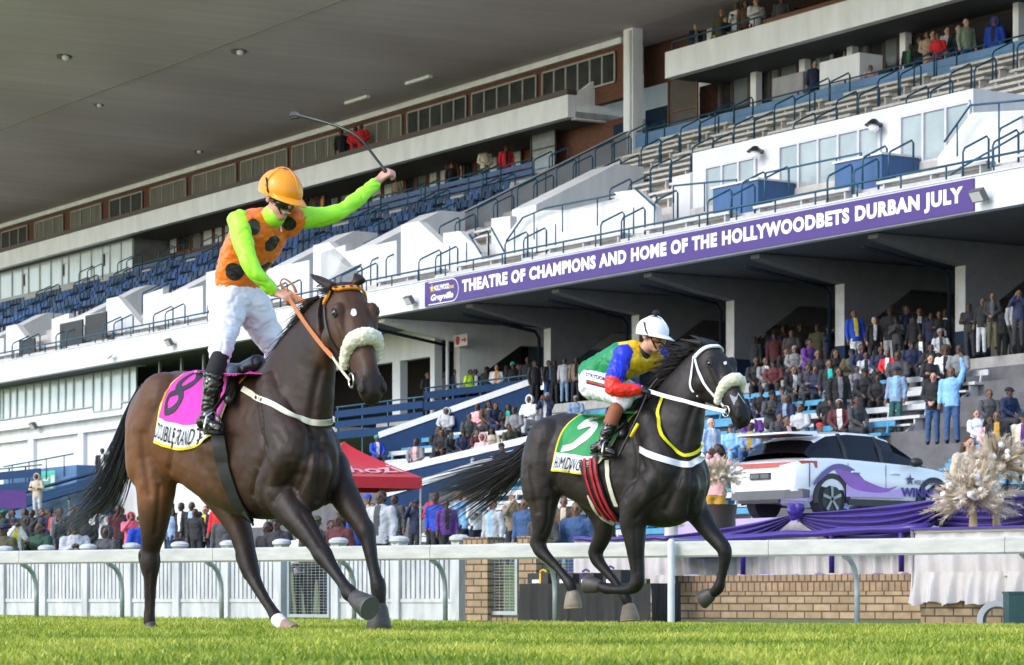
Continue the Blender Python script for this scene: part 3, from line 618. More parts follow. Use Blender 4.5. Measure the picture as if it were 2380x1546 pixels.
# benches
def bench_proto(name, ln, m, label, cat, group, back=False, m2=None):
    o = empty(name, (0, 0, 0)); e = Vector((.531, -.847, 0)); n = Vector((.847, .531, 0)); T = lambda x, y, z: e * x + n * y + Vector((0, 0, z))
    mb = MB(); mb.box(-ln / 2, ln / 2, 0, .17, .36, .44, T); mb.build('seat', m, o); mb = MB(); mb.box(-ln / 2, ln / 2, .20, .36, .37, .44, T); mb.build('seat', m, o)
    if back:
        mb = MB(); mb.box(-ln / 2, ln / 2, .44, .48, .62, .76, T); mb.build('backrest', m, o)
        mb = MB(); mb.box(-ln / 2, ln / 2, -.30, -.08, .16, .21, T); mb.build('foot_board', m, o)
    for x in (-ln / 2 + .25, 0, ln / 2 - .25):
        mb = MB(); mb.box(x - .03, x + .03, .04, .30, 0, .358, T)
        if back: mb.prism([T(x - .025, .30, .02), T(x - .025, .36, .02), T(x - .025, .49, .74), T(x - .025, .44, .74)], e * .05); mb.prism([T(x - .025, -.28, .0), T(x - .025, -.22, .0), T(x - .025, .30, .35), T(x - .025, .22, .35)], e * .05)
        mb.build('leg', m2 or m, o)
    o['label'] = label; o['category'] = cat; o['group'] = group; return o
def put(proto, p, label=None, group=None, used=set(), rz=0):
    o = proto if proto.name not in used else copy_tree(proto)
    used.add(proto.name); o.location = p
    if label: o['label'] = label
    if group: o['group'] = group
    return o
wb = bench_proto('plank_bench', 4.3, WBENCH, 'white plank bench at the foot of the upper tier just above the banner', 'bench', 'white benches above the banner')
cb = bench_proto('plank_bench', 4.3, CREAM, 'cream plank bench in the rows of the right upper tier', 'bench', 'cream benches of the upper tier')
ws = bench_proto('plank_bench', 4.3, WBENCH, 'white plank bench low in the left tier in front of the blue seats', 'bench', 'white benches of the left tier')
for i in range(len(AIS) - 1):
    am = (AIS[i] + AIS[i + 1]) / 2
    for k in range(18):
        b = .31 + .8 * k; p = S.W(am, b + .35, zt(b) + .004)
        if k < 2: put(wb, p)
        elif 7.3 < b < 13.5 or (am < al0 - 1 and 3.8 < b < 7.4): put(cb, p)
for k in range(9):
    for j in (0, 1): b = .31 + .8 * j; put(ws, S.W(-12 - 4.9 * k - 2.45, b + .35, zt(b) + .004))
# blue seats
SEATM = [mat('seat_navy', (.015, .04, .10), .45, var=.25), mat('seat_blue', (.022, .075, .26), .4, var=.2), mat('seat_grey_blue', (.05, .085, .15), .5, var=.2)]
def seat_mb(mb, T, q=0):
    y = .02 if q else 0
    mb.hexa([T(-.21, 0, .38), T(.21, 0, .38), T(.19, .36, .34), T(-.19, .36, .34), T(-.21, -.02, .43), T(.21, -.02, .43), T(.19, .36, .38), T(-.19, .36, .38)])
    mb.hexa([T(-.20, .36, .36), T(.20, .36, .36), T(.20, .40, .36), T(-.20, .40, .36), T(-.19, .44, .78), T(.19, .44, .78), T(.19, .48, .76), T(-.19, .48, .76)])
    mb.box(-.03, .03, .12, .2, 0, .345, T)
def seats():
    e = Vector((.531, -.847, 0)); n = Vector((.847, .531, 0)); cand = []
    for k in range(4, 14):
        b = .31 + .8 * k; a = -9.6
        while a > -78:
            ph = (-12 - a) % 4.9
            if .6 < ph < 4.3 and not (b < 6 and (int((-a - 10) / 4.9)) % 2 == 0): cand.append((a, b))
            a -= .5
    cand.sort(key=lambda c: S.W(c[0], c[1], 0).length); protos = []
    for m in SEATM:
        mb = MB(); seat_mb(mb, lambda x, y, z: e * x + n * y + Vector((0, 0, z))); o = mb.build('stadium_seat', m, origin=(0, 0, 0)); protos.append([o, False])
    rnd = random.Random(4)
    for a, b in cand[:296]:
        pr = protos[rnd.choice([0, 0, 0, 0, 1, 1, 2])]; o = pr[0] if not pr[1] else pr[0].copy()
        if pr[1]: sc.collection.objects.link(o)
        pr[1] = True; o.location = S.W(a, b + .15, zt(b) + .004); tag(o, 'dark blue plastic seat in the rows beside the grey aisle wall', 'seat', 'blue plastic seats nearest the aisle wall')
    mb = MB()
    for a, b in cand[296:]:
        if a > -75: mb.cur = rnd.choice([0, 0, 0, 1, 1, 2]); O = S.W(a, b + .15, zt(b) + .004); seat_mb(mb, lambda x, y, z: O + e * x + n * y + Vector((0, 0, z)))
    tag(mb.build('blue_seats', SEATM), 'blue plastic seats filling the far left tier below the white windows', 'seats', kind='stuff')
seats()
# board barriers
def barrier(u0, u1, b, vs, label, m=BLUE2, m2=RAILB, h=1.0, base=None, step=1.8):
    a0, a1 = U(u0, b), U(u1, b); zs = [(Z(u0, v1, b), Z(u0, v0, b)) for v0, v1 in vs]; z0 = base if base is not None else zs[-1][0] - .3
    o = tag(empty('board_barrier', S.W(a0, b, z0)), label, 'barrier')
    for lo, hi in zs: mb = MB(); sb(mb, a0, a1, b - .03, b, lo, hi); mb.build('board', m, o)
    a = a0 + .1
    while a < a1: mb = MB(); sb(mb, a, a + .06, b + .002, b + .05, z0, zs[0][1] + .12); mb.build('post', m2, o); a += step
    mb = MB(); mb.tube([S.W(a0, b + .03, zs[0][1] + .14), S.W(a1, b + .03, zs[0][1] + .14)], .03, 6); mb.build('top_rail', m2, o, smooth=True)
    return o
barrier(1456, 2440, 14.05, [(320, 335), (335.6, 351)], 'two long blue boards in front of the right upper boxes', m=mat('pale_blue_board', (.115, .235, .42), .5, var=.15, scale=2), step=2.6)  # these boards are a paler blue than the left barriers
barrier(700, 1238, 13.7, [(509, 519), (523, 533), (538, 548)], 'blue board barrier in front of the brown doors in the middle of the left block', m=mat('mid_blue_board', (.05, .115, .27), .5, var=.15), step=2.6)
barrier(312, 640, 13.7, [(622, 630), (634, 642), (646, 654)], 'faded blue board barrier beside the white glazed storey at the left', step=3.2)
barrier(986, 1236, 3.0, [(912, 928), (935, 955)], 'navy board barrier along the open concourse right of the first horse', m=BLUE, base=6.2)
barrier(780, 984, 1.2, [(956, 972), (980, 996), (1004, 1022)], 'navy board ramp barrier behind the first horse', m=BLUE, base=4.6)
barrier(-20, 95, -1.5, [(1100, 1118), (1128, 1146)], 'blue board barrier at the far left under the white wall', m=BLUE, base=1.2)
def ramp(p0, p1, label, h, m=BLUE, cap=True, name='ramp_wall', th=.25):
    p0, p1 = Vector(p0), Vector(p1); d = (p1 - p0); t = Vector((-d.y, d.x, 0)).normalized() * th
    if t.y < 0: t = -t
    o = tag(empty(name, (p0.x, p0.y, min(p0.z, p1.z) - h)), label, 'wall'); mb = MB(); D = Vector((0, 0, h))
    mb.hexa([p0 - D, p1 - D, p1 - D + t, p0 - D + t, p0, p1, p1 + t, p0 + t]); mb.build('wall_face', m, o)
    if cap:
        u = Vector((0, 0, .19)); k = -t * .15; mb = MB(); mb.hexa([p0 + k - u * .1, p1 + k - u * .1, p1 + t * 1.15 - u * .1, p0 + t * 1.15 - u * .1, p0 + k + u, p1 + k + u, p1 + t * 1.15 + u, p0 + t * 1.15 + u]); mb.build('coping', WHITE, o)
    return o
def lt(u, v, dz): 
    a, b, z = S.slope(u, v, 5.05 + dz, .5); return S.W(a, b, z)
ramp(lt(880, 1018, .75), lt(1235, 893, .75), 'upper of the blue ramp walls with a white coping, left of the second jockey', 1.5)
ramp(lt(880, 1108, .6), lt(1238, 1026, .6), 'middle blue ramp wall with a white coping, left of the second horse', 1.9)
ramp(lt(880, 1160, .3), lt(1216, 1053, .3), 'lowest blue ramp wall with a white coping, behind the second horse tail', 1.6)
p = lt(1238, 1012, .6); mb = MB(); T = lambda x, y, z: p + S.W(x, y, z) - S.W(0, 0, 0)
# lower tier benches
PB = [bench_proto('tier_bench', 3.4, LBLUE, '', 'bench', '', back=True), bench_proto('tier_bench', 3.4, WBENCH, '', 'bench', '', back=True)]
rb = random.Random(11)
for k in range(12):
    b = -9.5 + .9 * k; b += .3
    for j in range(9):
        a = -.5 + 4.0 * j + (.4 if k % 2 else 0)
        if 25.2 < a < 30.2 or (a < 3 and b < -2.2) or (a < 9 and b < -3.5): continue
        i = 1 if rb.random() < .4 else 0
        if a > 26: i = 0
        place = 'left of the second horse' if a < 11 else ('at the far right edge' if a > 26 else 'behind the white car and the second horse')
        put(PB[i], S.W(a, b + .3, zl(b - .3) + .004), ('white' if i else 'light blue') + ' slatted bench on the lower tier ' + place, ('white' if i else 'light blue') + ' benches on the lower tier ' + place)
# blue counter, notice and left stairs at the far left
o = tag(empty('ticket_booth', S.W(U(5, -.6), -.6, 1.5)), 'low pale blue booth at the far left with a green notice on it', 'booth')
mb = MB(); b0 = -.6; sb(mb, U(8, b0), U(178, b0), b0, b0 + 1.5, 1.2, Z(8, 1098, b0)); mb.build('booth_wall', mat('pale_blue_wall', (.07, .15, .30), .6, var=.15), o)
mb = MB(); sb(mb, U(98, b0), U(130, b0), b0 - .03, b0 - .003, Z(98, 1142, b0), Z(98, 1096, b0)); nb = mb.build('notice', mat('green_notice', (.10, .52, .36), .5, var=0), o)
mb = MB(); 
for q0, q1, x0, x1 in [(.62, .66, .2, .6), (.5, .6, .1, .5), (.35, .75, .68, .95), (.1, .3, .25, .85)]:
    aa, ab_ = U(98, b0), U(130, b0); zz0, zz1 = Z(98, 1142, b0), Z(98, 1096, b0); sb(mb, aa + (ab_ - aa) * x0, aa + (ab_ - aa) * x1, b0 - .036, b0 - .032, zz0 + (zz1 - zz0) * q0, zz0 + (zz1 - zz0) * q1)
mb.build('marking', LETTER, nb)
srail([S.P(9, 1085, -.65), S.P(170, 1055, -.65)], 'thin blue railing on top of the pale blue booth at the far left')
ramp(S.P(-20, 1178, -2), S.P(232, 1105, -1.0), 'sloping navy stair side at the far left behind the crowd', .38, cap=False)
ramp(S.P(-20, 1162, -2.1), S.P(232, 1092, -1.1), 'sloping navy handboard above the stair side at the far left', .07, cap=False, name='hand_board')
mb = MB(); p0 = PY(-10, 1140, 66); T = lambda x, y, z: p0 + Vector((x, y, z))
mb.box(-.4, .72, 0, .05, -.42, .0, T); tag(mb.build('purple_hoarding', mat('purple_hoarding', (.09, .03, .19), .5, var=.1)), 'purple hoarding panel at the far left edge below the booth', 'hoarding')
for u0, u1, v0, v1, t in [(139, 191, 753, 808, 'dark slatted gate in the left tier, middle of the three'), (198, 246, 734, 793, 'dark slatted gate in the left tier, rightmost of the three'), (44, 80, 792, 836, 'dark slatted gate in the left tier, leftmost of the three')]:
    b = .95; a0, z1 = S.az(u0, v0, b); a1 = U(u1, b); z0 = S.az(u0, v1, b)[1]; o = tag(empty('slatted_gate', S.W(a0, b, z0)), t, 'gate')
    mb = MB(); sb(mb, a0, a0 + .07, b, b + .07, z0, z1); sb(mb, a1 - .07, a1, b, b + .07, z0, z1); sb(mb, a0 + .071, a1 - .071, b, b + .06, z1 - .07, z1); mb.build('frame', BLACKP, o)
    mb = MB(); x = a0 + .09
    while x < a1 - .12: sb(mb, x, x + .085, b + .01, b + .04, z0, z1 - .072); x += .11
    mb.build('slats', mat('charcoal_slat', (.045, .043, .045), .6, var=.2), o)
p0 = U(1066, 3.9); o = tag(empty('direction_sign', S.W(p0, 3.3, 8.1)), 'small white sign with a red disc and arrow beside the concourse column', 'sign')
pc = S.P(1071, 791, 3.25); T = lambda x, y, z: pc + S.W(x, y, z) - S.W(0, 0, 0)
mb = MB(); mb.box(-.42, .42, 0, .03, -.2, .2, T); mb.build('panel', WHITE, o)
mb = MB(); mb.add([T(-.2 + .15 * math.cos(k * .4488), -.006, .15 * math.sin(k * .4488)) for k in range(14)], [tuple(range(14))]); mb.build('disc', mat('sign_red', (.45, .03, .04), .5), o)
mb = MB(); mb.add([T(x, -.006, z) for x, z in [(.04, .03), (.22, .03), (.22, .11), (.38, 0), (.22, -.11), (.22, -.03), (.04, -.03)]], [(0, 1, 5, 6), (2, 3, 4)]); mb.build('arrow', mat('sign_red', (.45, .03, .04), .5), o)
# ---------------------------------------------------------------- running rail, fence, gates, brick wall
def lineframe(u0, Y0, u1, Y1):
    p0, p1 = ((u0 - CX) / F * Y0, Y0), ((u1 - CX) / F * Y1, Y1); return Frame(p0[0], p0[1], p1[0] - p0[0], p1[1] - p0[1])
RF = lineframe(0, 44, 2380, 33.8)
RAILW = mat('weathered_white_rail', (.50, .50, .465), .55, col2=(.36, .36, .34), scale=2.5, stretch=(1, 1, 4), bump=.05)
RR = tag(empty('running_rail', RF.W(0, 0, gz(-8, 44))), 'weathered white running rail crossing the picture behind the horses', 'rail')
zr_ = .967
js = [-260, 50, 500, 1005, 1791, 2340, 2560]
for i in range(len(js) - 1):
    a0, a1 = RF.az(js[i], 1300, 0)[0] + .004, RF.az(js[i + 1], 1300, 0)[0] - .004
    mb = MB(); c = .025; z1, z0 = zr_, zr_ - .21
    pr = [(-.06, z0 + c), (-.06 + c, z0), (.06 - c, z0), (.06, z0 + c), (.06, z1 - c), (.06 - c, z1), (-.06 + c, z1), (-.06, z1 - c)]
    mb.prism([RF.W(a0, y, z) for y, z in pr], RF.W(a1, 0, 0) - RF.W(a0, 0, 0)); mb.build('rail_beam', RAILW, RR)
for u in [-120, 85, 284, 515, 823, 1035, 1290, 1992, 2402]:
    a = RF.az(u, 1400, .34)[0]; p = RF.W(a, .34, 0); z0 = gz(p.x, p.y) - .05
    mb = MB(); mb.tube([(p.x, p.y, z0), RF.W(a, .34, .30), RF.W(a, .325, .46), RF.W(a, .27, .60), RF.W(a, .17, .70), RF.W(a, .02, .757)], .036, 10); mb.build('curved_post', GALV, RR, smooth=True)
p = RF.W(RF.az(1560, 1400, -.16)[0], -.16, 0)
mb = MB(); mb.tube([(p.x, p.y, gz(p.x, p.y) - .05), (p.x, p.y, .97)], .048, 12); mb.tube([(p.x, p.y, .97), (p.x, p.y, 1.0)], [.048, .02], 12)
tag(mb.build('marker_post', mat('white_steel_post', (.55, .58, .60), .4), smooth=False, auto=40), 'straight pale steel post standing against the running rail beside the second horse', 'post')
FF = lineframe(0, 51, 1060, 42)
FENCE = tag(empty('picket_fence', FF.W(0, 0, -.1)), 'white precast concrete picket fence with capped posts, left of the mesh gate', 'fence')
FENCE2 = tag(empty('picket_fence', FF.W(8, 0, -.1)), 'white precast concrete picket fence between the mesh gate and the brick pillar', 'fence')
zf = 1.02
def fz(a): p = FF.W(a, 0, 0); return min(-.08, gz(p.x, p.y))
def fence(us, par):
    for i, u in enumerate(us):
        a = FF.az(u, 1350, 0)[0]; mb = MB(); g = fz(a) - .2
        mb.box(a - .085, a + .085, -.09, .09, g, zf + .05, FF.W); ps = mb.build('post', WHITE2, par)
        mb = MB(); cc = FF.W(a, 0, zf + .10); rings = []
        for r, z in [(.12, -.05), (.155, -.02), (.155, .02), (.10, .055), (.02, .065)]: rings.append([cc + Vector((r * math.cos(t), r * math.sin(t), z)) for t in [k * math.pi / 6 for k in range(12)]])
        mb.loft(rings); mb.build('cap', WHITE2, ps, auto=40)
        if i + 1 < len(us):
            a0, a1 = a + .087, FF.az(us[i + 1], 1350, 0)[0] - .087; g = fz((a0 + a1) / 2) - .2
            mb = MB(); mb.box(a0, a1, -.035, .035, g, .16, FF.W); mb.box(a0, a1, -.055, .05, .162, .22, FF.W); mb.build('base_panel', WHITE2, par)
            mb = MB(); n = max(3, int((a1 - a0) / .105)); wd = (a1 - a0) / n
            mb.box(a0, a1, .0, .03, .222, .86, FF.W)
            for k in range(n):
                x = a0 + wd * (k + .5); mb.box(x - wd * .34, x + wd * .34, -.035, -.002, .222, zf - .03 * abs((k + .5) / n - .5), FF.W)
                mb.box(x - wd * .34, x + wd * .34, -.001, .028, .862, zf - .03 * abs((k + .5) / n - .5), FF.W)
            mb.build('picket_panel', WHITE2, par)
fence([-90, 12, 108, 205, 306, 418, 532, 655], FENCE)
fence([787, 928, 1068], FENCE2)
def meshpanel(fr, u0, u1, z0, z1, name, label, cat, dx=.045, dz=.045, b=0):
    o = tag(empty(name, fr.W(fr.az(u0, 1400, b)[0], b, z0)), label, cat); a0, a1 = fr.az(u0, 1400, b)[0], fr.az(u1, 1400, b)[0]
    mb = MB()
    for x in (a0, a1 - .05): mb.box(x, x + .05, b - .02, b + .02, z0, z1, fr.W)
    for z in (z0, z1 - .05): mb.box(a0 + .051, a1 - .051, b - .018, b + .018, z, z + .05, fr.W)
    mb.build('frame', GALV, o); mb = MB(); z = z0 + .05
    while z < z1 - .05: mb.box(a0 + .05, a1 - .05, b - .004, b + .0, z, z + .006, fr.W); z += dz
    x = a0 + .1
    while x < a1 - .05: mb.box(x, x + .005, b + .001, b + .005, z0 + .05, z1 - .05, fr.W); x += dx * 2.2
    mb.build('wire_mesh', STEEL, o); return o
meshpanel(FF, 669, 767, -.08, .86, 'mesh_gate', 'galvanised mesh gate between the two stretches of white fence', 'gate')
BF2 = lineframe(1080, 41.6, 1340, 40.2)
meshpanel(BF2, 1137, 1204, -.02, 1.04, 'mesh_gate', 'galvanised mesh gate between the two yellow brick pillars', 'gate', b=.1)
meshpanel(BF2, 1247, 1345, .1, .98, 'mesh_fence', 'mesh panel right of the second brick pillar behind the black table', 'fence', b=.2)
for u0, u1, t in [(1081, 1133, 'yellow brick pillar at the right end of the white fence'), (1206, 1246, 'yellow brick pillar behind the black table, right of the mesh gate')]:
    a0, a1 = BF2.az(u0, 1350, 0)[0], BF2.az(u1, 1350, 0)[0]; o = tag(empty('brick_pillar', BF2.W((a0 + a1) / 2, .2, -.2)), t, 'pillar')
    mb = MB(); mb.box(a0, a1, 0, .36, -.3, .96, BF2.W); wall_uv(mb.build('shaft', YBRICK, o)); mb = MB(); mb.box(a0 - .02, a1 + .02, -.02, .38, .962, 1.13, BF2.W); wall_uv(mb.build('coping', YBRICKV, o))
mb = MB(); a0, a1 = BF2.az(1134, 1430, .05)[0], BF2.az(1205, 1430, .05)[0]; mb.box(a0, a1, .05, .4, -.3, -.06, BF2.W); tag(wall_uv(mb.build('brick_threshold', YBRICKV)), 'low brick threshold under the gate between the pillars', 'threshold')
WF = lineframe(1520, 40.2, 2120, 37.0)
o = tag(empty('brick_wall', WF.W(1, 0, -.25)), 'low yellow brick wall below the purple drape', 'wall'); a0, a1 = WF.az(1505, 1400, 0)[0], WF.az(2160, 1400, 0)[0]
mb = MB(); mb.box(a0, a1, 0, .3, -.5, .32, WF.W); wall_uv(mb.build('courses', YBRICK, o)); mb = MB(); mb.box(a0 - .01, a1, -.012, .312, .322, .545, WF.W); wall_uv(mb.build('coping', YBRICKV, o))
PF = lineframe(2130, 35.9, 2420, 34.5)
o = tag(empty('brick_plinth', PF.W(1, .2, -.3)), 'yellow brick plinth at the right edge under the cream cloth', 'plinth'); a0, a1 = PF.az(2140, 1430, .12)[0], PF.az(2470, 1430, .12)[0]
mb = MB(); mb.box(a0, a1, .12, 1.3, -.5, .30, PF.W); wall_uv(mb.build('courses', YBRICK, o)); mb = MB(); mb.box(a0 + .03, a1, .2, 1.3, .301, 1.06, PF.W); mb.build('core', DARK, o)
# ---------------------------------------------------------------- cloths
def folds(s, n, ph=0, k=1.): return math.sin(s * n * 2 * math.pi + ph) * .6 + math.sin(s * n * 4.63 * math.pi + ph * 2.1) * .4
def cloth(name, fr, a0, a1, b, ztop, zbot, n, amp, m, parent=None, hem=0., ns=90, nz=22, ph=0., flare=0., zt2=None, rough_top=0):
    mb = MB(); g = []; zt2 = ztop if zt2 is None else zt2
    for j in range(nz + 1):
        t = j / nz
        for i in range(ns + 1):
            s_ = i / ns; d = folds(s_, n, ph + .5 * math.sin(t * 3)) * amp * (.25 + .9 * t) + flare * t * t
            zz = (ztop + (zt2 - ztop) * s_) * (1 - t) + (zbot + hem * folds(s_, n * .7, ph + 2)) * t
            g.append(fr.W(a0 + (a1 - a0) * s_, b - d, zz))
    w_ = ns + 1; mb.add(g, [(j * w_ + i, j * w_ + i + 1, (j + 1) * w_ + i + 1, (j + 1) * w_ + i) for j in range(nz) for i in range(ns)])
    return mb.build(name, m, parent, smooth=True)
CREAMC = mat('cream_satin', (.52, .475, .455), .45, var=.08, scale=5, sheen=.3); BLACKC = mat('black_cloth', (.012, .012, .013), .55, var=.3, scale=8, sheen=.1)
PURPC = mat('purple_satin', (.034, .011, .19), .32, var=.15, scale=6, sheen=.2)
# cream cloth over the plinth at the right edge: straight upper part, ruched lower part
o = tag(empty('cream_drape', PF.W(1, 0, .3)), 'cream satin cloth draped over the brick plinth at the right edge', 'drape')
a0, a1 = PF.az(2119, 1300, 0)[0], PF.az(2470, 1300, 0)[0]
cloth('skirt', PF, a0, a1, .08, 1.09, .50, 5, .05, CREAMC, o, ns=110, ph=.4)
cloth('ruffle', PF, a0 - .03, a1, .03, .56, .16, 7, .085, CREAMC, o, hem=.035, ns=130, ph=1.9, flare=.05)
mb = MB(); mb.box(a0, a1, .05, 1.3, 1.062, 1.095, PF.W); mb.build('top_cloth', CREAMC, o)
SF = Frame(PF.W(a0, 0, 0).x, PF.W(a0, 0, 0).y, PF.n[0], PF.n[1])
cloth('side_skirt', SF, 0, 1.3, .02, 1.09, .2, 5, .05, CREAMC, o, ns=50)
mb = MB(); mb.box(a0 - .02, a1, -.01, 1.32, 1.097, 1.125, PF.W); mb.build('purple_runner', PURPC, o)
# cream skirt behind the rail, over the brick wall
DF = lineframe(1540, 41.0, 2150, 37.8)
cr = tag(empty('cream_skirt', DF.W(2, .4, .5)), 'cream satin skirt hanging under the purple swags above the brick wall', 'drape')
a0, a1 = DF.az(1540, 1300, .3)[0], DF.az(2150, 1300, .3)[0]
cloth('cloth', DF, a0, a1, .42, Z(990, 700, 0) * 0 + DF.az(1540, 1250, .4)[1], .56, 14, .06, CREAMC, cr, ns=160, zt2=DF.az(2150, 1180, .4)[1], hem=.02)
DF2 = lineframe(1340, 40.4, 1570, 39.4)
cr2 = tag(empty('cream_curtain', DF2.W(.5, 0, .3)), 'cream cloth panel hanging behind the rail over the black table', 'drape')
a0, a1 = DF2.az(1335, 1300, 0)[0], DF2.az(1562, 1300, 0)[0]
cloth('cloth', DF2, a0, a1, .0, 1.07, .50, 5, .035, CREAMC, cr2, ns=80); mb = MB(); mb.box(a0, a1, .04, .9, 1.04, 1.068, DF2.W); mb.build('top_cloth', CREAMC, cr2)
a0 = DF2.az(1512, 1300, -.05)[0]; cloth('tail', DF2, a0, DF2.az(1568, 1300, -.05)[0], -.06, .55, .18, 1.3, .05, CREAMC, cr2, ns=26, hem=.05, ph=2)
mb = MB(); a0, a1 = DF2.az(1335, 1300, -.02)[0], DF2.az(1562, 1300, -.02)[0]; mb.tube([DF2.W(a0 + (a1 - a0) * k / 12, -.03, 1.075 + .012 * math.sin(k * 2.1)) for k in range(13)], .035, 8); mb.build('purple_band', PURPC, cr2, smooth=True)
# purple swags with a knot, wrapped rail and posts
sw = tag(empty('purple_swag', DF.W(2, 0, .6)), 'purple satin swags gathered in a knot along the front of the car platform', 'drape')
def swag(u0, v0, u1, v1, drop0, drop1, sag, b, nf=5, ns=46, nj=26, topsag=0):
    mb = MB(); g = []
    for i in range(ns + 1):
        s_ = i / ns; u = u0 + (u1 - u0) * s_; v = v0 + (v1 - v0) * s_ + topsag * 4 * s_ * (1 - s_); h = drop0 + (drop1 - drop0) * s_ + sag * 4 * s_ * (1 - s_)
        for j in range(nj + 1):
            t = j / nj; dd = .055 * math.sin(t * nf * 2 * math.pi + .8 * math.sin(s_ * 5)) * min(1, h / 40) + .03 * math.sin(t * 3.1)
            g.append(DF.P(u, v + h * t, b - dd - .05 * math.sin(math.pi * t)))
    w_ = nj + 1; mb.add(g, [(i * w_ + j, i * w_ + j + 1, (i + 1) * w_ + j + 1, (i + 1) * w_ + j) for i in range(ns) for j in range(nj)]); return mb.build('swag', PURPC, sw, smooth=True)
swag(1530, 1247, 1846, 1194, 26, 10, 50, .18, topsag=6); swag(1846, 1194, 2172, 1160, 10, 60, 58, .15, nf=6, topsag=4)
mb = MB(); kn = DF.P(1846, 1192, .0); rk = random.Random(2)
for k in range(12): mb.ell(kn + Vector((rk.uniform(-.1, .1), rk.uniform(-.08, .05), rk.uniform(-.07, .09))), rk.uniform(.05, .09), .05, rk.uniform(.04, .08), M=Matrix.Rotation(rk.uniform(0, 3), 3, 'Y'), u=10, v=7)
o = organic(mb, 'knot', PURPC, sw, voxel=.014, smooth=3)
pr_ = [DF.P(1500 + 66 * k, 1262 - (1262 - 1224) * k / 10 + 2 * math.sin(k * 2.3), .02) for k in range(11)]
mb = MB(); mb.tube(pr_, [.045 + .012 * (k % 2) for k in range(11)], 9); mb.build('wrapped_rail', PURPC, sw, smooth=True)
for u in (1552, 1727, 1933, 2095):
    t = (u - 1500) / 660; mb = MB(); mb.tube([DF.P(u, 1262 - 38 * t, .03), DF.P(u, 1340 - 12 * t, .03)], .04, 8); mb.build('wrapped_post', PURPC if u > 1600 else NAVY, sw, smooth=True)
swag(2165, 1160, 2420, 1148, 60, 60, 20, .5, nf=5)
# black table with gift boxes
TF = lineframe(1205, 39.3, 1515, 37.9); a0, a1 = TF.az(1207, 1400, 0)[0], TF.az(1513, 1400, 0)[0]; zt_ = TF.az(1360, 1357, 0)[1]
tb = tag(empty('draped_table', TF.W((a0 + a1) / 2, .35, -.2)), 'long table under a black cloth in front of the brick pillars', 'table')
cloth('cloth', TF, a0, a1, 0, zt_, -.22, 6, .03, BLACKC, tb, ns=90); mb = MB(); mb.box(a0 + .01, a1 - .01, .01, .7, zt_ - .03, zt_ + .004, TF.W); mb.build('tabletop', BLACKC, tb)
SF2 = Frame(TF.W(a1, 0, 0).x, TF.W(a1, 0, 0).y, TF.n[0], TF.n[1]); cloth('side_cloth', SF2, 0, .7, 0, zt_, -.22, 3, .03, BLACKC, tb, ns=40)
for k, (u, wd, rc) in enumerate([(1262, .36, 'with a yellow ribbon, leftmost on the black table'), (1325, .27, 'with purple ribbon, second from the left on the black table'), (1375, .25, 'with purple ribbon, third from the left on the black table'), (1434, .30, 'with purple ribbon, rightmost on the black table')]):
    a = TF.az(u, 1350, .15)[0]; o = tag(empty('gift_box', TF.W(a, .15, zt_)), 'dark grey gift box ' + rc, 'gift box'); h = .15 if k < 3 else .19
    mb = MB(); mb.box(a - wd / 2, a + wd / 2, .03, .27, zt_ + .006, zt_ + h, TF.W); mb.build('box', mat('charcoal_card', (.03, .03, .034), .5), o)
    mb = MB(); x = a + wd * (.12 if k == 0 else -.25); mb.box(x - .015, x + .015, .024, .276, zt_ + .006, zt_ + h + .004, TF.W); mb.tube([TF.W(x - .06, .1, zt_ + h + .02), TF.W(x, .1, zt_ + h + .05), TF.W(x + .06, .1, zt_ + h + .02)], .015, 6); mb.build('ribbon', mat('yellow_ribbon', (.75, .42, .02), .4) if k == 0 else PURPC, o)
    mb = MB(); mb.box(a - wd * .1 - .06, a - wd * .1 + .06, .022, .029, zt_ + .012, zt_ + .06, TF.W); mb.build('card_label', LETTER, o)
# things at the right edge: ringed drain pipe, dark green box
p = PY(2322, 1462, 33.9); dr = Vector((-.25, -.95, 0)).normalized(); sdv = Vector((-dr.y, dr.x, 0)); up = Vector((0, 0, 1)); o = tag(empty('concrete_pipe', p), 'short ribbed concrete drain pipe lying by the brick plinth', 'pipe'); mb = MB(); rings = []
prof = []
for k in range(9): prof.append((.235 + (.014 if k % 2 else 0), .06 * k))
for r, d in [(.175, 0)] + [(.235, 0)] + prof + [(.235, .5), (.175, .5)]: rings.append([p + Vector((0, 0, .10)) + dr * (.25 - d) + (sdv * math.cos(t) + up * math.sin(t)) * r for t in [2 * math.pi * i / 28 for i in range(28)]])
mb.loft(rings + [rings[0]], caps=False); mb.build('pipe_ring', mat('grey_concrete_pipe', (.33, .35, .36), .6, var=.12), o, auto=50)
mb = MB(); p = PY(2362, 1470, 33.0); mb.box(p.x - .085, p.x + .5, p.y, p.y + .4, -.35, .27); o = tag(mb.build('meter_box', mat('dark_green_paint', (.018, .055, .06), .5), auto=30), 'dark green metal box at the lower right corner', 'box')
mb = MB(); mb.box(p.x - .095, p.x + .51, p.y - .01, p.y + .41, .271, .30); mb.build('lid', mat('dark_green_paint', (.018, .055, .06), .5), o)
# car platform
YC = 50.0; cph = R(39); ce = (math.cos(cph), math.sin(cph)); w0 = PY(1922, 1206, YC)
CF = Frame(w0.x - .86 * ce[0] - .80 * ce[1], w0.y - .86 * ce[1] + .80 * ce[0], ce[0], ce[1]); zc = w0.z
pl = tag(empty('car_platform', CF.W(2, 0, 0)), 'lilac topped platform carrying the white car', 'platform')
mb = MB(); mb.box(-.7, 5.2, -1.6, 1.6, -.1, zc - .012, CF.W); mb.build('platform_body', mat('lilac_platform', (.42, .33, .62), .5), pl)
mb = MB()
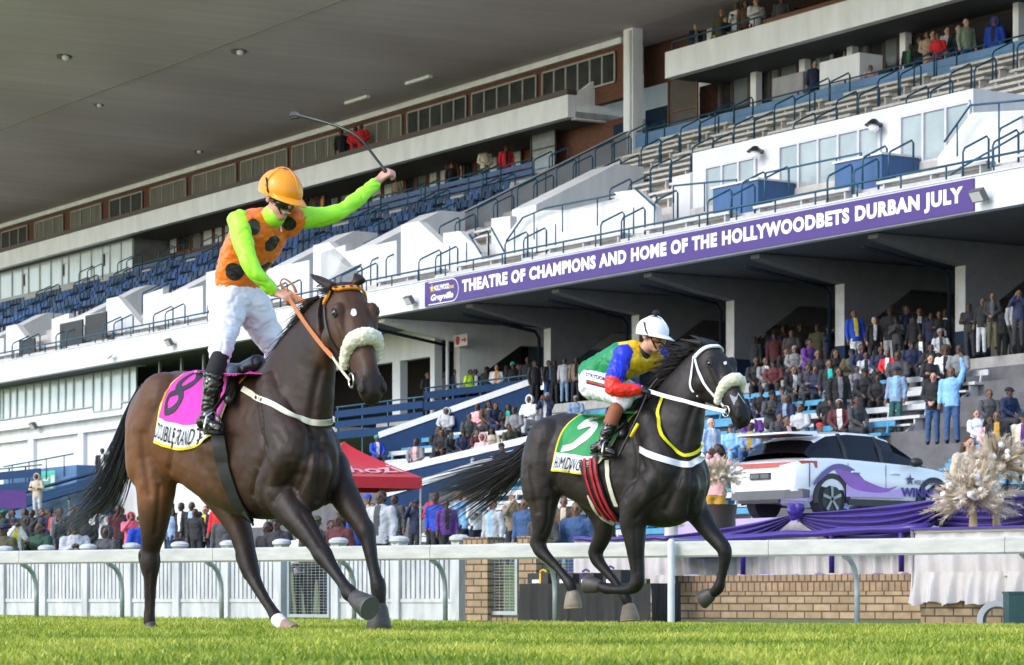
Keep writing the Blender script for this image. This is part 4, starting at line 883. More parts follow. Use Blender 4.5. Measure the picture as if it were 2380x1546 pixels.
# ---------------------------------------------------------------- the car
CAR = tag(empty('car', CF.W(2.2, 0, zc)), 'white crossover car with purple swoosh graphics on the draped platform', 'car')
CW = mat('white_car_paint', (.80, .81, .84), .25, var=0, coat=.8, spec=.5); CBLK = mat('black_trim', (.02, .02, .022), .45, var=.2); CGL = mat('car_glass', (.006, .006, .008), .05, var=0, spec=.3); CGRY = mat('grey_cladding', (.10, .105, .11), .5, var=.1)
C3 = lambda x, y, z: CF.W(x, y, zc + z)
def ring(x, zb, zs, zbelt, hw, tum=.03, shoulder=.02):
    half = [(hw * .80, zb), (hw * .97, zs), (hw, zs + .2), (hw * 1.005, (zs + zbelt) / 2 + .05), (hw - .01, zbelt - .08), (hw - .05, zbelt), (hw * .5, zbelt + .02), (0, zbelt + .025)]
    return [C3(x, -y, z) for y, z in half] + [C3(x, y, z) for y, z in reversed(half[:-1])]
st_ = [(.0, .52, .58, .92, .74), (.04, .44, .52, .98, .83), (.16, .34, .44, 1.03, .885), (.42, .30, .40, 1.07, .915), (.9, .30, .40, 1.08, .925), (1.6, .26, .36, 1.06, .925), (2.4, .26, .36, 1.03, .925), (3.1, .26, .36, 1.0, .92), (3.6, .28, .38, .95, .91), (4.05, .30, .42, .88, .88), (4.3, .36, .46, .80, .82), (4.42, .46, .55, .70, .70)]
mb = MB(); mb.loft([ring(*r) for r in st_]); body = mb.build('body', CW, CAR, auto=32)
def cab(x, zb, zt, wb, wt):
    half = [(wb, zb), (wb - (wb - wt) * .45, zb + (zt - zb) * .5), (wt, zt - .05), (wt - .06, zt - .01), (wt * .5, zt + .02), (0, zt + .03)]
    return [C3(x, -y, z) for y, z in half] + [C3(x, y, z) for y, z in reversed(half[:-1])]
cs_ = [(.34, 1.05, 1.16, .84, .80), (.62, 1.06, 1.40, .85, .70), (.95, 1.06, 1.53, .86, .66), (1.5, 1.05, 1.585, .86, .645), (2.1, 1.03, 1.575, .86, .645), (2.6, 1.01, 1.48, .86, .65), (3.05, .99, 1.26, .85, .69), (3.42, .96, 1.02, .83, .76)]
mb = MB()
for i in range(len(cs_) - 1):
    r0, r1 = cab(*cs_[i]), cab(*cs_[i + 1]); n = len(r0)
    for k in range(n - 1):
        side = k in (0, 1, n - 3, n - 2); rear = i == 0 or i == len(cs_) - 2 or i == len(cs_) - 3
        mb.cur = 1 if side else (1 if (i == 0 or i >= len(cs_) - 3) else 0)
        mb.add([r0[k], r0[k + 1], r1[k + 1], r1[k]], [(0, 1, 2, 3)])
mb.build('cabin', [CW, CGL], CAR, auto=30)
mb = MB()                                            # pillars and window trim on the visible side and the other
for sgn in (-1, 1):
    for x, zt__ in [(1.28, 1.545), (2.2, 1.52)]:
        mb = MB(); mb.hexa([C3(x - .04, sgn * .868, 1.03), C3(x + .05, sgn * .868, 1.03), C3(x + .04, sgn * .80, 1.3), C3(x - .05, sgn * .80, 1.3), C3(x - .05, sgn * .665, zt__), C3(x + .03, sgn * .665, zt__), C3(x + .03, sgn * .64, zt__), C3(x - .05, sgn * .64, zt__)]); mb.build('window_pillar', CBLK, CAR)
mb = MB(); mb.hexa([C3(.0, -.66, 1.50), C3(.0, .66, 1.50), C3(.75, .68, 1.50), C3(.75, -.68, 1.50), C3(.05, -.64, 1.535), C3(.05, .64, 1.535), C3(.75, .66, 1.57), C3(.75, -.66, 1.57)]); mb.build('roof_spoiler', CW, CAR, auto=30)
mb = MB(); mb.box(.03, .7, -.6, .6, 1.485, 1.499, C3); mb.build('spoiler_underside', mat('dark_red_trim', (.10, .02, .015), .4), CAR)
def strip(pts, w_, m, name, parent, off=.006):     # band on the rear face
    mb = MB(); mb.tube(pts, w_, 8, ry=.012); return mb.build(name, m, parent, smooth=True)
RED = mat('tail_lamp_red', (.36, .006, .012), .15, coat=.6)
mb = MB(); yy = [-.9, -.86, -.7, -.4, 0, .4, .7, .86, .9]; xx = [.5, .17, .045, .005, -.005, .005, .045, .17, .5]
up_ = [C3(x - .012 if abs(y) < .9 else x, y * (1.012 if abs(y) < .9 else 1.018), .985 + (.01 if abs(y) < .8 else .035)) for x, y in zip(xx, yy)]; dn_ = [C3(x - .014 if abs(y) < .9 else x, y * (1.014 if abs(y) < .9 else 1.022), .905 + (.0 if abs(y) < .8 else -.01)) for x, y in zip(xx, yy)]
mb.add(up_ + dn_, [(i, i + 1, 9 + i + 1, 9 + i) for i in range(8)]); mb.build('tail_light', RED, CAR, smooth=True)
mb = MB(); mb.box(-.022, .01, -.62, .62, .34, .50, C3); mb.hexa([C3(-.02, -.62, .34), C3(.14, -.92, .36), C3(.30, -.925, .36), C3(.0, -.6, .34), C3(-.02, -.62, .50), C3(.14, -.90, .52), C3(.3, -.935, .5), C3(.0, -.6, .5)]); mb.hexa([C3(-.02, .62, .34), C3(.14, .92, .36), C3(.3, .925, .36), C3(.0, .6, .34), C3(-.02, .62, .5), C3(.14, .9, .52), C3(.3, .935, .5), C3(.0, .6, .5)]); mb.build('rear_bumper', CGRY, CAR, auto=30)
mb = MB(); mb.box(-.05, .0, -.5, .5, .28, .34, C3); mb.build('diffuser', CBLK, CAR)
mb = MB(); mb.box(-.03, -.006, -.26, .26, .70, .82, C3); pl_ = mb.build('number_plate', CBLK, CAR); mb = MB(); mb.box(-.034, -.031, -.23, -.02, .72, .80, C3); mb.box(-.034, -.031, .02, .23, .72, .80, C3); mb.build('plate_face', mat('plate_grey', (.10, .10, .11), .4), pl_)
for x in (.86, 3.52):
    for sgn in (-1, 1):
        mb = MB(); mb.tube([C3(x, sgn * .70, .35), C3(x, sgn * .915, .35)], .345, 28); wh = mb.build('wheel', mat('tyre_rubber', (.014, .014, .015), .75), CAR, auto=40)
        mb = MB(); mb.tube([C3(x, sgn * .912, .35), C3(x, sgn * .921, .35)], .245, 24); mb.build('rim', CBLK, wh, auto=40)
        mb = MB()
        for k in range(5):
            t = k * 2 * math.pi / 5; c = lambda r, th: C3(x + r * math.sin(th), sgn * .928, .35 + r * math.cos(th)); mb.prism([c(.04, t - .6), c(.235, t - .16), c(.235, t + .10), c(.04, t + .6)], C3(0, sgn * .012, 0) - C3(0, 0, 0))
        mb.build('spoke', STEEL, wh)
        mb = MB(); rg = []
        for r0, r1, yo in [(.36, .46, .93)]:
            for k in range(17):
                t = -1.75 + 3.5 * k / 16; rg.append([C3(x + r0 * math.sin(t), sgn * .90, .35 + r0 * math.cos(t)), C3(x + r0 * math.sin(t), sgn * .935, .35 + r0 * math.cos(t)), C3(x + r1 * math.sin(t), sgn * .938, .35 + r1 * math.cos(t)), C3(x + r1 * math.sin(t), sgn * .90, .35 + r1 * math.cos(t))])
        mb.loft(rg); mb.build('wheel_arch', CBLK, CAR, auto=40)
for sgn in (-1, 1):
    mb = MB(); mb.box(1.25, 3.15, sgn * .945 - .012, sgn * .945 + .012, .25, .36, C3); mb.build('sill', CBLK, CAR)
    mb = MB(); mb.ell(C3(2.93, sgn * 1.03, 1.06), .13, .10, .085); mm = mb.build('wing_mirror', CBLK, CAR, smooth=True)
    for x in (1.32, 2.36): mb = MB(); mb.tube([C3(x, sgn * .925, .84), C3(x + .04, sgn * .955, .85), C3(x + .2, sgn * .955, .845), C3(x + .24, sgn * .925, .83)], .018, 8); mb.build('door_handle', CW, CAR, smooth=True)
mb = MB()
for x in (1.26, 2.24): mb.box(x, x + .008, -.9335, -.925, .40, 1.0, C3)
mb.box(.30, .306, -.93, -.91, .55, 1.0, C3); mb.build('door_seam', CBLK, CAR)
# graphics: S-shaped ribbons on the right flank
def ribbon(top, bot, m, name, off=.944):
    mb = MB(); n = 24
    def sp(pts, t):
        k = t * (len(pts) - 1); i = min(int(k), len(pts) - 2); f = k - i; p0, p1, p2, p3 = pts[max(i - 1, 0)], pts[i], pts[i + 1], pts[min(i + 2, len(pts) - 1)]
        return tuple(.5 * (2 * p1[c] + (p2[c] - p0[c]) * f + (2 * p0[c] - 5 * p1[c] + 4 * p2[c] - p3[c]) * f * f + (3 * p1[c] - p0[c] - 3 * p2[c] + p3[c]) * f ** 3) for c in (0, 1))
    g = [C3(x, -off, z) for k in range(n + 1) for x, z in (sp(top, k / n), sp(bot, k / n))]
    mb.add(g, [(2 * i, 2 * i + 2, 2 * i + 3, 2 * i + 1) for i in range(n)]); return mb.build(name, m, CAR)
ribbon([(.38, .63), (.62, .84), (.95, .98), (1.35, .92), (1.75, .66), (2.05, .56)], [(.38, .57), (.62, .72), (.95, .88), (1.35, .80), (1.75, .58), (2.05, .55)], mat('violet_graphic', (.05, .012, .27), .3, coat=.5, var=.25, scale=2), 'graphic')
ribbon([(.95, .90), (1.3, .84), (1.7, .70), (2.2, .58), (2.52, .62)], [(.95, .84), (1.3, .58), (1.7, .50), (2.2, .50), (2.52, .61)], mat('magenta_graphic', (.20, .03, .42), .3, coat=.5, var=.3, scale=2), 'graphic', .946)
ribbon([(1.2, .62), (1.7, .56), (2.2, .50), (2.7, .60)], [(1.2, .40), (1.7, .40), (2.2, .40), (2.7, .41)], mat('pale_violet_graphic', (.42, .28, .62), .3, coat=.5, var=.1), 'graphic', .945)
mb = MB(); fx = lambda x0, x1, z0, z1: (lambda x, y: C3(x0 + (x1 - x0) * x, -.952, z0 + (z1 - z0) * y))
text_on(mb, 'WINNER', fx(2.62, 3.75, .43, .60), bold=.05, sub=1); mb.build('lettering', mat('deep_blue_letter', (.045, .02, .22), .4), CAR)
mb = MB(); text_on(mb, 'HOLLYWOODbets', fx(2.98, 3.75, .66, .75), bold=.03); sx, sz = 2.86, .74
sp_ = [(sx + (.12 if k % 2 == 0 else .05) * math.sin(k * math.pi / 5), sz + (.12 if k % 2 == 0 else .05) * math.cos(k * math.pi / 5)) for k in range(10)]
mb.add([C3(x, -.952, z) for x, z in sp_] + [C3(sx, -.952, sz)], [(k, (k + 1) % 10, 10) for k in range(10)]); mb.build('emblem', mat('slate_letter', (.06, .05, .14), .4), CAR)
# ---------------------------------------------------------------- red gazebo
tc_ = PY(800, 1137, 60); o = tag(empty('gazebo', (tc_.x, tc_.y, .4)), 'red pop-up gazebo with a pointed top behind the first horse', 'gazebo'); REDT = mat('red_canvas', (.46, .007, .02), .55, var=.1, scale=1.2, sheen=.2)
zp = PY(800, 1026, 60).z; zc2 = PY(972, 1113, 60).z; hw = 1.3; rz = R(22)
rot = lambda x, y, z: Vector((tc_.x + x * math.cos(rz) - y * math.sin(rz), tc_.y + x * math.sin(rz) + y * math.cos(rz), z))
mb = MB(); n = 12
for q_ in range(4):
    c0 = [(-1, -1), (1, -1), (1, 1), (-1, 1)][q_]; c1 = [(1, -1), (1, 1), (-1, 1), (-1, -1)][q_]; g = []
    for i in range(n + 1):
        t = i / n
        for j in range(n + 1):
            s_ = j / n; x = (c0[0] + (c1[0] - c0[0]) * s_) * t * hw; y = (c0[1] + (c1[1] - c0[1]) * s_) * t * hw
            zz = zp + (zc2 - zp) * (t ** .82) - .10 * math.sin(math.pi * s_) * math.sin(math.pi * t) * .8
            g.append(rot(x, y, zz))
    w_ = n + 1; mb.add(g, [(i * w_ + j, i * w_ + j + 1, (i + 1) * w_ + j + 1, (i + 1) * w_ + j) for i in range(n) for j in range(n)])
    b0, b1 = rot(c0[0] * hw, c0[1] * hw, zc2), rot(c1[0] * hw, c1[1] * hw, zc2); mb.add([b0, b1, b1 - Vector((0, 0, .24)), b0 - Vector((0, 0, .24))], [(0, 1, 2, 3)])
can = mb.build('canopy', REDT, o, smooth=False, auto=25)
for sx in (-1, 1):
    for sy in (-1, 1): mb = MB(); p = rot(sx * hw * .98, sy * hw * .98, 0); mb.tube([(p.x, p.y, lawn_z(8)), (p.x, p.y, zc2)], .025, 6); mb.build('leg', STEEL, o)
def tentpt(x, y):                                    # on the face towards the camera
    t = .86 - .26 * y; s_ = .06 + .88 * x
    xx = (-1 + 2 * s_) * t * hw; yy_ = -t * hw; return rot(xx, yy_ - .02, zp + (zc2 - zp) * (t ** .82) - .10 * math.sin(math.pi * s_) * math.sin(math.pi * t) * .8 + .03)
mb = MB(); text_on(mb, 'ukhozi', tentpt, bold=.02, sub=1); mb.build('lettering', mat('pink_letter', (.60, .35, .38), .6), can)
# ---------------------------------------------------------------- dried flower arrangements
PAMP = mat('pampas', (.55, .45, .34), .9, col2=(.72, .62, .50), scale=9); PAMP2 = mat('pale_leaf', (.40, .28, .14), .8, col2=(.52, .40, .24), scale=7); ROSE = mat('white_rose', (.80, .77, .76), .6, var=.08, scale=20)
def flowers(c, R_, n, label, seed, roses, name='flower_arrangement', base=None):
    rg = random.Random(seed); o = tag(empty(name, c), label, 'flowers'); c = Vector(c); mb = MB(); ml = MB()
    for k in range(n):
        th = rg.uniform(0, 6.283); el = rg.uniform(-.25, 1.45); d = Vector((math.cos(th) * math.cos(el), math.sin(th) * math.cos(el), math.sin(el))); L = R_ * rg.uniform(.65, 1.15) * (1.05 if el < .4 else .95)
        bend = Vector((rg.uniform(-.2, .2), rg.uniform(-.2, .2), -.25 * rg.random())) * R_
        pt = lambda t: c + d * (L * t) + bend * t * t
        if rg.random() < .82:                          # feathery plume: short barbs along the outer two thirds
            for q_ in range(60):
                t = .35 + .65 * rg.random(); p = pt(t); dd = (pt(min(1, t + .05)) - pt(t - .05)).normalized(); wv = Vector((rg.gauss(0, 1), rg.gauss(0, 1), rg.gauss(0, 1))); wv = (wv - dd * wv.dot(dd)).normalized()
                l = R_ * .21 * (1.15 - abs(t - .6) * 1.1); e_ = p + (dd * .8 + wv * .75).normalized() * l; sdx = dd.cross(wv) * R_ * .011
                mb.add([p - sdx, p + sdx, e_], [(0, 1, 2)])
        else:                                         # pointed leaf fan
            for q_ in range(3):
                wv = Vector((rg.gauss(0, 1), rg.gauss(0, 1), rg.gauss(0, 1))) * R_ * .12; p0 = pt(.3); p2 = pt(.95) + wv; p1 = (p0 + p2) / 2 + wv * .3; sdx = (p2 - p0).cross(Vector((rg.gauss(0, 1), rg.gauss(0, 1), .3))).normalized() * R_ * .035
                ml.add([p0, p1 - sdx, p2, p1 + sdx], [(0, 1, 2, 3)])
        ml.tube([c, pt(.5)], .004, 4)
    mb.build('plumes', PAMP, o); ml.build('leaves', PAMP2, o)
    for k in range(roses):
        th = rg.uniform(math.pi, 2 * math.pi); el = rg.uniform(-.1, 1.0); d = Vector((math.cos(th) * math.cos(el), math.sin(th) * math.cos(el), math.sin(el))); p = c + d * R_ * rg.uniform(.55, .8); mr = MB(); r = R_ * rg.uniform(.06, .085)
        mr.ell(p, r, r, r * .85, u=10, v=6)
        for q_ in range(5): t = q_ * 1.256; mr.ell(p + Vector((math.cos(t), -.3, math.sin(t))) * r * .6, r * .62, r * .45, r * .62, u=8, v=5)
        mr.build('rose', ROSE, o, smooth=True)
    return o
fc = PY(2262, 1165, 36.3)
flowers(fc, .55, 190, 'large lower bunch of dried pampas and white roses on the cream plinth', 5, 14)
flowers(PY(2315, 1085, 36.9), .48, 130, 'tall upper bunch of dried pampas rising behind the roses at the right edge', 8, 6)
fl3 = flowers(PY(1668, 1115, 46.5), .46, 90, 'dried pampas bunch on a dark stand between the second horse and the car', 12, 6)
flowers(PY(1560, 1218, 41.5), .22, 22, 'small dried pampas bunch low behind the chest of the second horse', 15, 2)
mb = MB(); p = PY(1672, 1180, 46.5); mb.tube([(p.x, p.y, .05), (p.x, p.y, p.z - .2), (p.x, p.y, p.z + .05)], [.30, .27, .30], 16); tag(mb.build('flower_stand', mat('dark_stand', (.03, .018, .02), .4), auto=40), 'dark round stand under the dried flowers beside the car', 'stand')
mb = MB(); mb.box(fc.x - .3, fc.x + .9, fc.y + .0, fc.y + .5, 1.126, fc.z - .1); 
mb = MB(); p = fc; mb.tube([(p.x, p.y, 1.125), (p.x, p.y, p.z)], [.06, .04], 12); tag(mb.build('flower_bowl', PAMP2, auto=40), 'small straw coloured stand under the large bunch on the plinth', 'bowl')
p = PY(2315, 1085, 36.9); mb = MB(); mb.tube([(p.x, p.y, 1.0), (p.x, p.y, p.z)], [.05, .03], 12); tag(mb.build('flower_vase', PAMP2, auto=40), 'straw coloured stem stand under the tall bunch at the right edge', 'vase')
p = PY(1560, 1218, 41.5); mb = MB(); mb.tube([(p.x, p.y, .0), (p.x, p.y, p.z)], [.12, .10], 12); tag(mb.build('flower_vase', CREAMC, auto=40), 'cream vase under the small bunch behind the second horse', 'vase')
# ---------------------------------------------------------------- horses
from mathutils.bvhtree import BVHTree
def coatmat(name, black, dark, mid, red):
    m = bpy.data.materials.new(name); m.use_nodes = True; n = m.node_tree.nodes; l = m.node_tree.links; p = n['Principled BSDF']
    at = n.new('ShaderNodeAttribute'); at.attribute_name = 'coat'; rp = n.new('ShaderNodeValToRGB'); e = rp.color_ramp.elements
    e[0].color = (*black, 1); e[0].position = 0; e[1].color = (*red, 1); e[1].position = 1
    for q_, c in ((.35, dark), (.7, mid)): k = e.new(q_); k.color = (*c, 1)
    tc = n.new('ShaderNodeTexCoord'); nz = n.new('ShaderNodeTexNoise'); nz.inputs['Scale'].default_value = 6; nz.inputs['Detail'].default_value = 6
    l.new(tc.outputs['Object'], nz.inputs[0]); ad = n.new('ShaderNodeMath'); ad.operation = 'MULTIPLY_ADD'; ad.inputs[1].default_value = .22; l.new(nz.outputs[0], ad.inputs[0])
    su = n.new('ShaderNodeMath'); su.operation = 'SUBTRACT'; su.inputs[1].default_value = .11; l.new(at.outputs['Fac'], ad.inputs[2]); l.new(ad.outputs[0], su.inputs[0]); l.new(su.outputs[0], rp.inputs[0])
    l.new(rp.outputs[0], p.inputs['Base Color']); p.inputs['Roughness'].default_value = .5; p.inputs['Specular IOR Level'].default_value = .27
    n2 = n.new('ShaderNodeTexNoise'); n2.inputs['Scale'].default_value = 60; n2.inputs['Detail'].default_value = 3; mp = n.new('ShaderNodeMapping'); mp.inputs['Scale'].default_value = (1, 1, .25); l.new(tc.outputs['Object'], mp.inputs[0]); l.new(mp.outputs[0], n2.inputs[0])
    n3 = n.new('ShaderNodeTexNoise'); n3.inputs['Scale'].default_value = 7; n3.inputs['Detail'].default_value = 2; l.new(tc.outputs['Object'], n3.inputs[0])
    mm = n.new('ShaderNodeMath'); mm.operation = 'MULTIPLY_ADD'; mm.inputs[1].default_value = .12; l.new(n2.outputs[0], mm.inputs[0]); l.new(n3.outputs[0], mm.inputs[2])
    b = n.new('ShaderNodeBump'); b.inputs['Strength'].default_value = .6; b.inputs['Distance'].default_value = .02; rr_ = n.new('ShaderNodeMapRange'); rr_.inputs['To Min'].default_value = .36; rr_.inputs['To Max'].default_value = .66; l.new(nz.outputs[0], rr_.inputs['Value']); l.new(rr_.outputs[0], p.inputs['Roughness']); l.new(mm.outputs[0], b.inputs['Height']); l.new(b.outputs[0], p.inputs['Normal'])
    return m
HAIR = mat('black_horsehair', (.012, .010, .009), .42, var=.3, scale=20, spec=.4)
HOOF = mat('hoof_horn', (.032, .030, .029), .5, col2=(.075, .066, .058), scale=18, stretch=(1, 1, 3)); HOOFL = mat('pale_hoof', (.30, .20, .14), .5, var=.2, scale=15); EYE = mat('horse_eye', (.006, .004, .003), .05, var=0, coat=1)
NOSTRIL = mat('nostril', (.010, .006, .006), .6, var=0); FLEECE = mat('sheepskin', (.66, .60, .44), .95, col2=(.76, .71, .57), scale=40, bump=.5, sheen=.5)
BLKLEATHER = mat('black_leather', (.014, .012, .011), .32, var=.2, spec=.5); CREAMSTRAP = mat('cream_strap', (.60, .58, .46), .6, var=.1); WSTRAP = mat('white_strap', (.76, .77, .79), .5, var=.05)
CHROME = mat('bit_steel', (.55, .55, .55), .2, metal=1, var=0)
def tube_flat(mb, pts, nrm, w_, th=.004):            # a strap lying on a surface: pts with outward normals
    n = len(pts); P = [Vector(p) for p in pts]; rings = []
    for i in range(n):
        d = (P[min(i + 1, n - 1)] - P[max(i - 1, 0)]).normalized(); s_ = d.cross(nrm[i]).normalized() * w_ / 2; q_ = nrm[i] * th
        rings.append([P[i] - s_, P[i] + s_, P[i] + s_ + q_, P[i] - s_ + q_])
    return mb.loft(rings)
def smoothpath(pts, n):                              # Catmull-Rom through tuples
    out = []; m = len(pts) - 1
    for k in range(n + 1):
        t = k / n * m; i = min(int(t), m - 1); f = t - i; p0, p1, p2, p3 = pts[max(i - 1, 0)], pts[i], pts[i + 1], pts[min(i + 2, m)]
        out.append(tuple(.5 * (2 * b + (c - a) * f + (2 * a - 5 * b + 4 * c - d) * f * f + (3 * b - a - 3 * c + d) * f ** 3) for a, b, c, d in zip(p0, p1, p2, p3)))
    return out
class Horse:
    def __init__(s, u, Y, th, label, spec):
        s.fr = Frame((u - CX) / F * Y, Y, math.sin(R(th)), -math.cos(R(th))); s.P = s.fr.P; s.n = Vector((s.fr.n[0], s.fr.n[1], 0)); s.e = Vector((s.fr.e[0], s.fr.e[1], 0))
        s.root = tag(empty('horse', s.fr.W(0, 0, 0)), label, 'horse'); s.sp = spec; s.Y = Y
        s.build()
    def ring(s, du, dv, vu, vv, w_, k=.10, n=22, t=0.):
        D, V = s.P(du, dv, t), s.P(vu, vv, t); c = (D + V) / 2; A = (D - V) / 2
        out = []
        for i in range(n):
            ph = 2 * math.pi * i / n; x = math.sin(ph); y = math.cos(ph); x = math.copysign(abs(x) ** .88, x)
            out.append(c + A * y + s.n * (w_ * x * (1 - k * y)))
        return out
    def build(s):
        sp = s.sp; mb = MB()
        mb.loft([s.ring(*r, n=40) for r in smoothpath(sp['torso'], 40)]); mb.loft([s.ring(*r, n=36) for r in smoothpath(sp['neck'], 22)])
        for lg in sp['muscle']: lg = smoothpath(lg, 3 * len(lg)); mb.limb([s.P(u, v, t) for u, v, t, r in lg], [r for *_, r in lg], 18)
        for lg in sp['legs']: lg = smoothpath(lg, 3 * len(lg)); mb.limb([s.P(u, v, t) for u, v, t, r in lg], [r for *_, r in lg], 16)
        # tendon behind each cannon
        # head in its own axes: x down the nose, y to the far side, z out of the face
        l = Vector(sp['lat']).normalized(); d = Vector(sp['nose']); d = (d - l * d.dot(l)).normalized(); f = d.cross(l)
        if f.y > 0: f = -f
        O = s.P(*sp['poll']); sc_ = sp.get('hs', 1.0); s.H = H = lambda x, y, z: O + (d * x + l * y + f * z) * sc_; s.hax = (d, l, f)
        hp = [(-.03, .0, -.13, .065), (0, .025, -.17, .078), (.07, .048, -.235, .101), (.14, .052, -.275, .111), (.20, .048, -.285, .106), (.27, .040, -.262, .092), (.34, .030, -.215, .075), (.41, .020, -.180, .062), (.48, .008, -.155, .053), (.54, -.006, -.150, .056), (.59, -.026, -.145, .052), (.625, -.055, -.130, .040), (.64, -.085, -.115, .018)]
        rings = []
        for x, zt_, zb, w_ in hp:
            c = (zt_ + zb) / 2; h = (zt_ - zb) / 2; rg = []
            for i in range(20):
                ph = 2 * math.pi * i / 20; yy = math.sin(ph); zz = math.cos(ph); k = .30 if x < .45 else .0
                yy = math.copysign(abs(yy) ** .8, yy); rg.append(H(x, w_ * yy * (1 + k * zz * (.7 if zz < 0 else .0)), c + h * zz))
            rings.append(rg)
        mb.loft(rings)
        for sg in (-1, 1):
            mb.ell(H(.19, sg * .062, -.15), .085, .085, .085, u=12, v=8)
            mb.limb([H(.165, sg * .085, .020), H(.215, sg * .088, .0), H(.31, sg * .068, -.040), H(.40, sg * .05, -.06)], [.036, .027, .02, .014], 12)
            mb.limb([H(.55, sg * .040, -.040), H(.585, sg * .046, -.060), H(.60, sg * .042, -.085)], [.026, .025, .020], 12)
            eb, et, ew = sp['ears'][0 if sg < 0 else 1]; B_, T_ = H(*eb), Vector(et) if isinstance(et, Vector) else s.P(*et)
            ax = (T_ - B_); L = ax.length; ax.normalize(); sd_ = l - ax * l.dot(ax); sd_.normalize(); fr_ = ax.cross(sd_)
            rr = [(0, .030, .028), (.25, .036, .022), (.5, .034, .017), (.75, .022, .012), (.93, .009, .008), (1, .004, .004)]
            mb.loft([[B_ + ax * (L * t) + sd_ * (a * ew * math.cos(q_)) + fr_ * (b * math.sin(q_)) for q_ in [2 * math.pi * k / 12 for k in range(12)]] for t, a, b in rr])
        mb.limb([H(.55, 0, -.14), H(.60, 0, -.135)], [.036, .03], 10)
        s.body = organic(mb, 'body', sp['coat'], s.root, voxel=.0105, smooth=6)
        me = s.body.data; n = len(me.vertices); co = np.empty(n * 3); me.vertices.foreach_get('co', co); co = co.reshape(n, 3) + np.array(s.root.location)
        def worldline(pts):
            o = Vector((0, 0, CZ)); out = []
            b_ = BVHTree.FromPolygons([tuple(c) for c in co], [tuple(p.vertices) for p in me.polygons])
            for u, v in smoothpath(pts, 24):
                h_ = b_.ray_cast(o, (PY(u, v, 10) - o).normalized())
                if h_[0] is not None: out.append(tuple(h_[0]))
            return np.array(out)
        nrm = np.array([tuple(v.normal) for v in me.vertices]); disp = np.zeros(n)
        for pts, wd, dp in sp['crease']:
            L_ = worldline(pts)
            if len(L_) < 3: continue
            dmin = np.full(n, 9.)
            for q_ in L_: dmin = np.minimum(dmin, ((co - q_) ** 2).sum(1))
            disp -= dp * np.exp(-dmin / wd ** 2)
        nz = np.array([noise.noise(Vector(c) * 7) * .0045 + noise.noise(Vector(c) * 19) * .0018 for c in co]); disp += nz * np.clip((co[:, 2] - .5) / .4, .15, 1)
        me.vertices.foreach_set('co', (co + nrm * disp[:, None] - np.array(s.root.location)).ravel()); co = co + nrm * disp[:, None]; me.update()
        # coat tone: dark points below knee and hock and on the muzzle, redder flank and quarters
        rel = co - np.array(s.root.location); a = rel @ np.array(s.e); tt = rel @ np.array(s.n); z = co[:, 2]
        tone = sp['tone'](a, tt, z); mz = (co - np.array(O)) @ np.array(d); fz = np.linalg.norm(co - np.array(H(.55, 0, -.07)), axis=1)
        hz_ = np.linalg.norm(co - np.array(H(.28, 0, -.09)), axis=1); tone = np.where(hz_ < .42, np.maximum(tone, sp['face'] * np.clip((.42 - hz_) / .12, 0, 1)), tone); tone = np.where(fz < .15, tone * np.clip((fz - .02) / .12, sp['muz'], 1), tone)
        ca = me.color_attributes.new('coat', 'FLOAT_COLOR', 'POINT'); tone = np.clip(tone, 0, 1); ca.data.foreach_set('color', np.stack([tone, tone, tone, np.ones(n)], 1).ravel())
        s.bvh = BVHTree.FromPolygons([tuple(c) for c in co], [tuple(p.vertices) for p in me.polygons])
        def onhead(x, y, z):
            p_, n_, *_r = s.bvh.find_nearest(H(x, y, z)); return p_, (n_ if n_.dot(p_ - H(x, 0, -.09)) > 0 else -n_)
        LID = mat('eyelid', (.014, .010, .008), .6, var=.2)
        for sg in (-1, 1):
            p_, n_ = onhead(.19, sg * .14, .022); em = MB(); em.ell(p_ - n_ * .012, .0235, .0235, .0235, u=16, v=12); ey = em.build('eye', EYE, s.root, smooth=True)
            em = MB(); t_ = (d - n_ * d.dot(n_)).normalized(); b_ = n_.cross(t_); em.tube([p_ - n_ * .002 + t_ * (.027 * math.cos(k)) + b_ * (.021 * math.sin(k)) for k in [2 * math.pi * i / 18 for i in range(19)]], .0065, 8); em.build('eyelid', LID, ey, smooth=True)
            p_, n_ = onhead(.60, sg * .085, -.030); t_ = (d * .75 - f * .65); t_ = (t_ - n_ * t_.dot(n_)).normalized(); b_ = n_.cross(t_); em = MB(); em.ell(p_ - n_ * .003, .036, .023, .011, M=Matrix((t_, b_, n_)).transposed(), u=14, v=9); em.build('nostril', NOSTRIL, s.root, smooth=True)
            ml = [onhead(x, sg * y, z) for x, y, z in [(.50, .09, -.115), (.55, .09, -.118), (.60, .07, -.115), (.63, .03, -.112)]]; em = MB(); em.tube([a_ + b2 * .0005 for a_, b2 in ml], .0042, 6); em.build('mouth', NOSTRIL, s.root, smooth=True)
        # hooves: fetlock end -> coronet, toe direction
        for (cu, cv, tu, tv, t, r0, r1, pale) in sp['hooves']:
            c, tp = s.P(cu, cv, t), s.P(tu, tv, t); ax = (tp - c); L = ax.length; ax.normalize(); sd_ = s.n - ax * s.n.dot(ax); sd_.normalize(); fr_ = ax.cross(sd_)
            hm = MB(); rr = [(-.25, r0 * .7), (0, r0), (.45, (r0 + r1) / 2), (.93, r1), (1.0, r1 * .96)]
            hm.loft([[c + ax * (L * q_) + sd_ * (r * math.cos(k)) + fr_ * (r * 1.12 * math.sin(k)) for k in [2 * math.pi * i / 18 for i in range(18)]] for q_, r in rr]); h_ = hm.build('hoof', sp.get('horn', HOOFL) if pale else HOOF, s.root, auto=45)
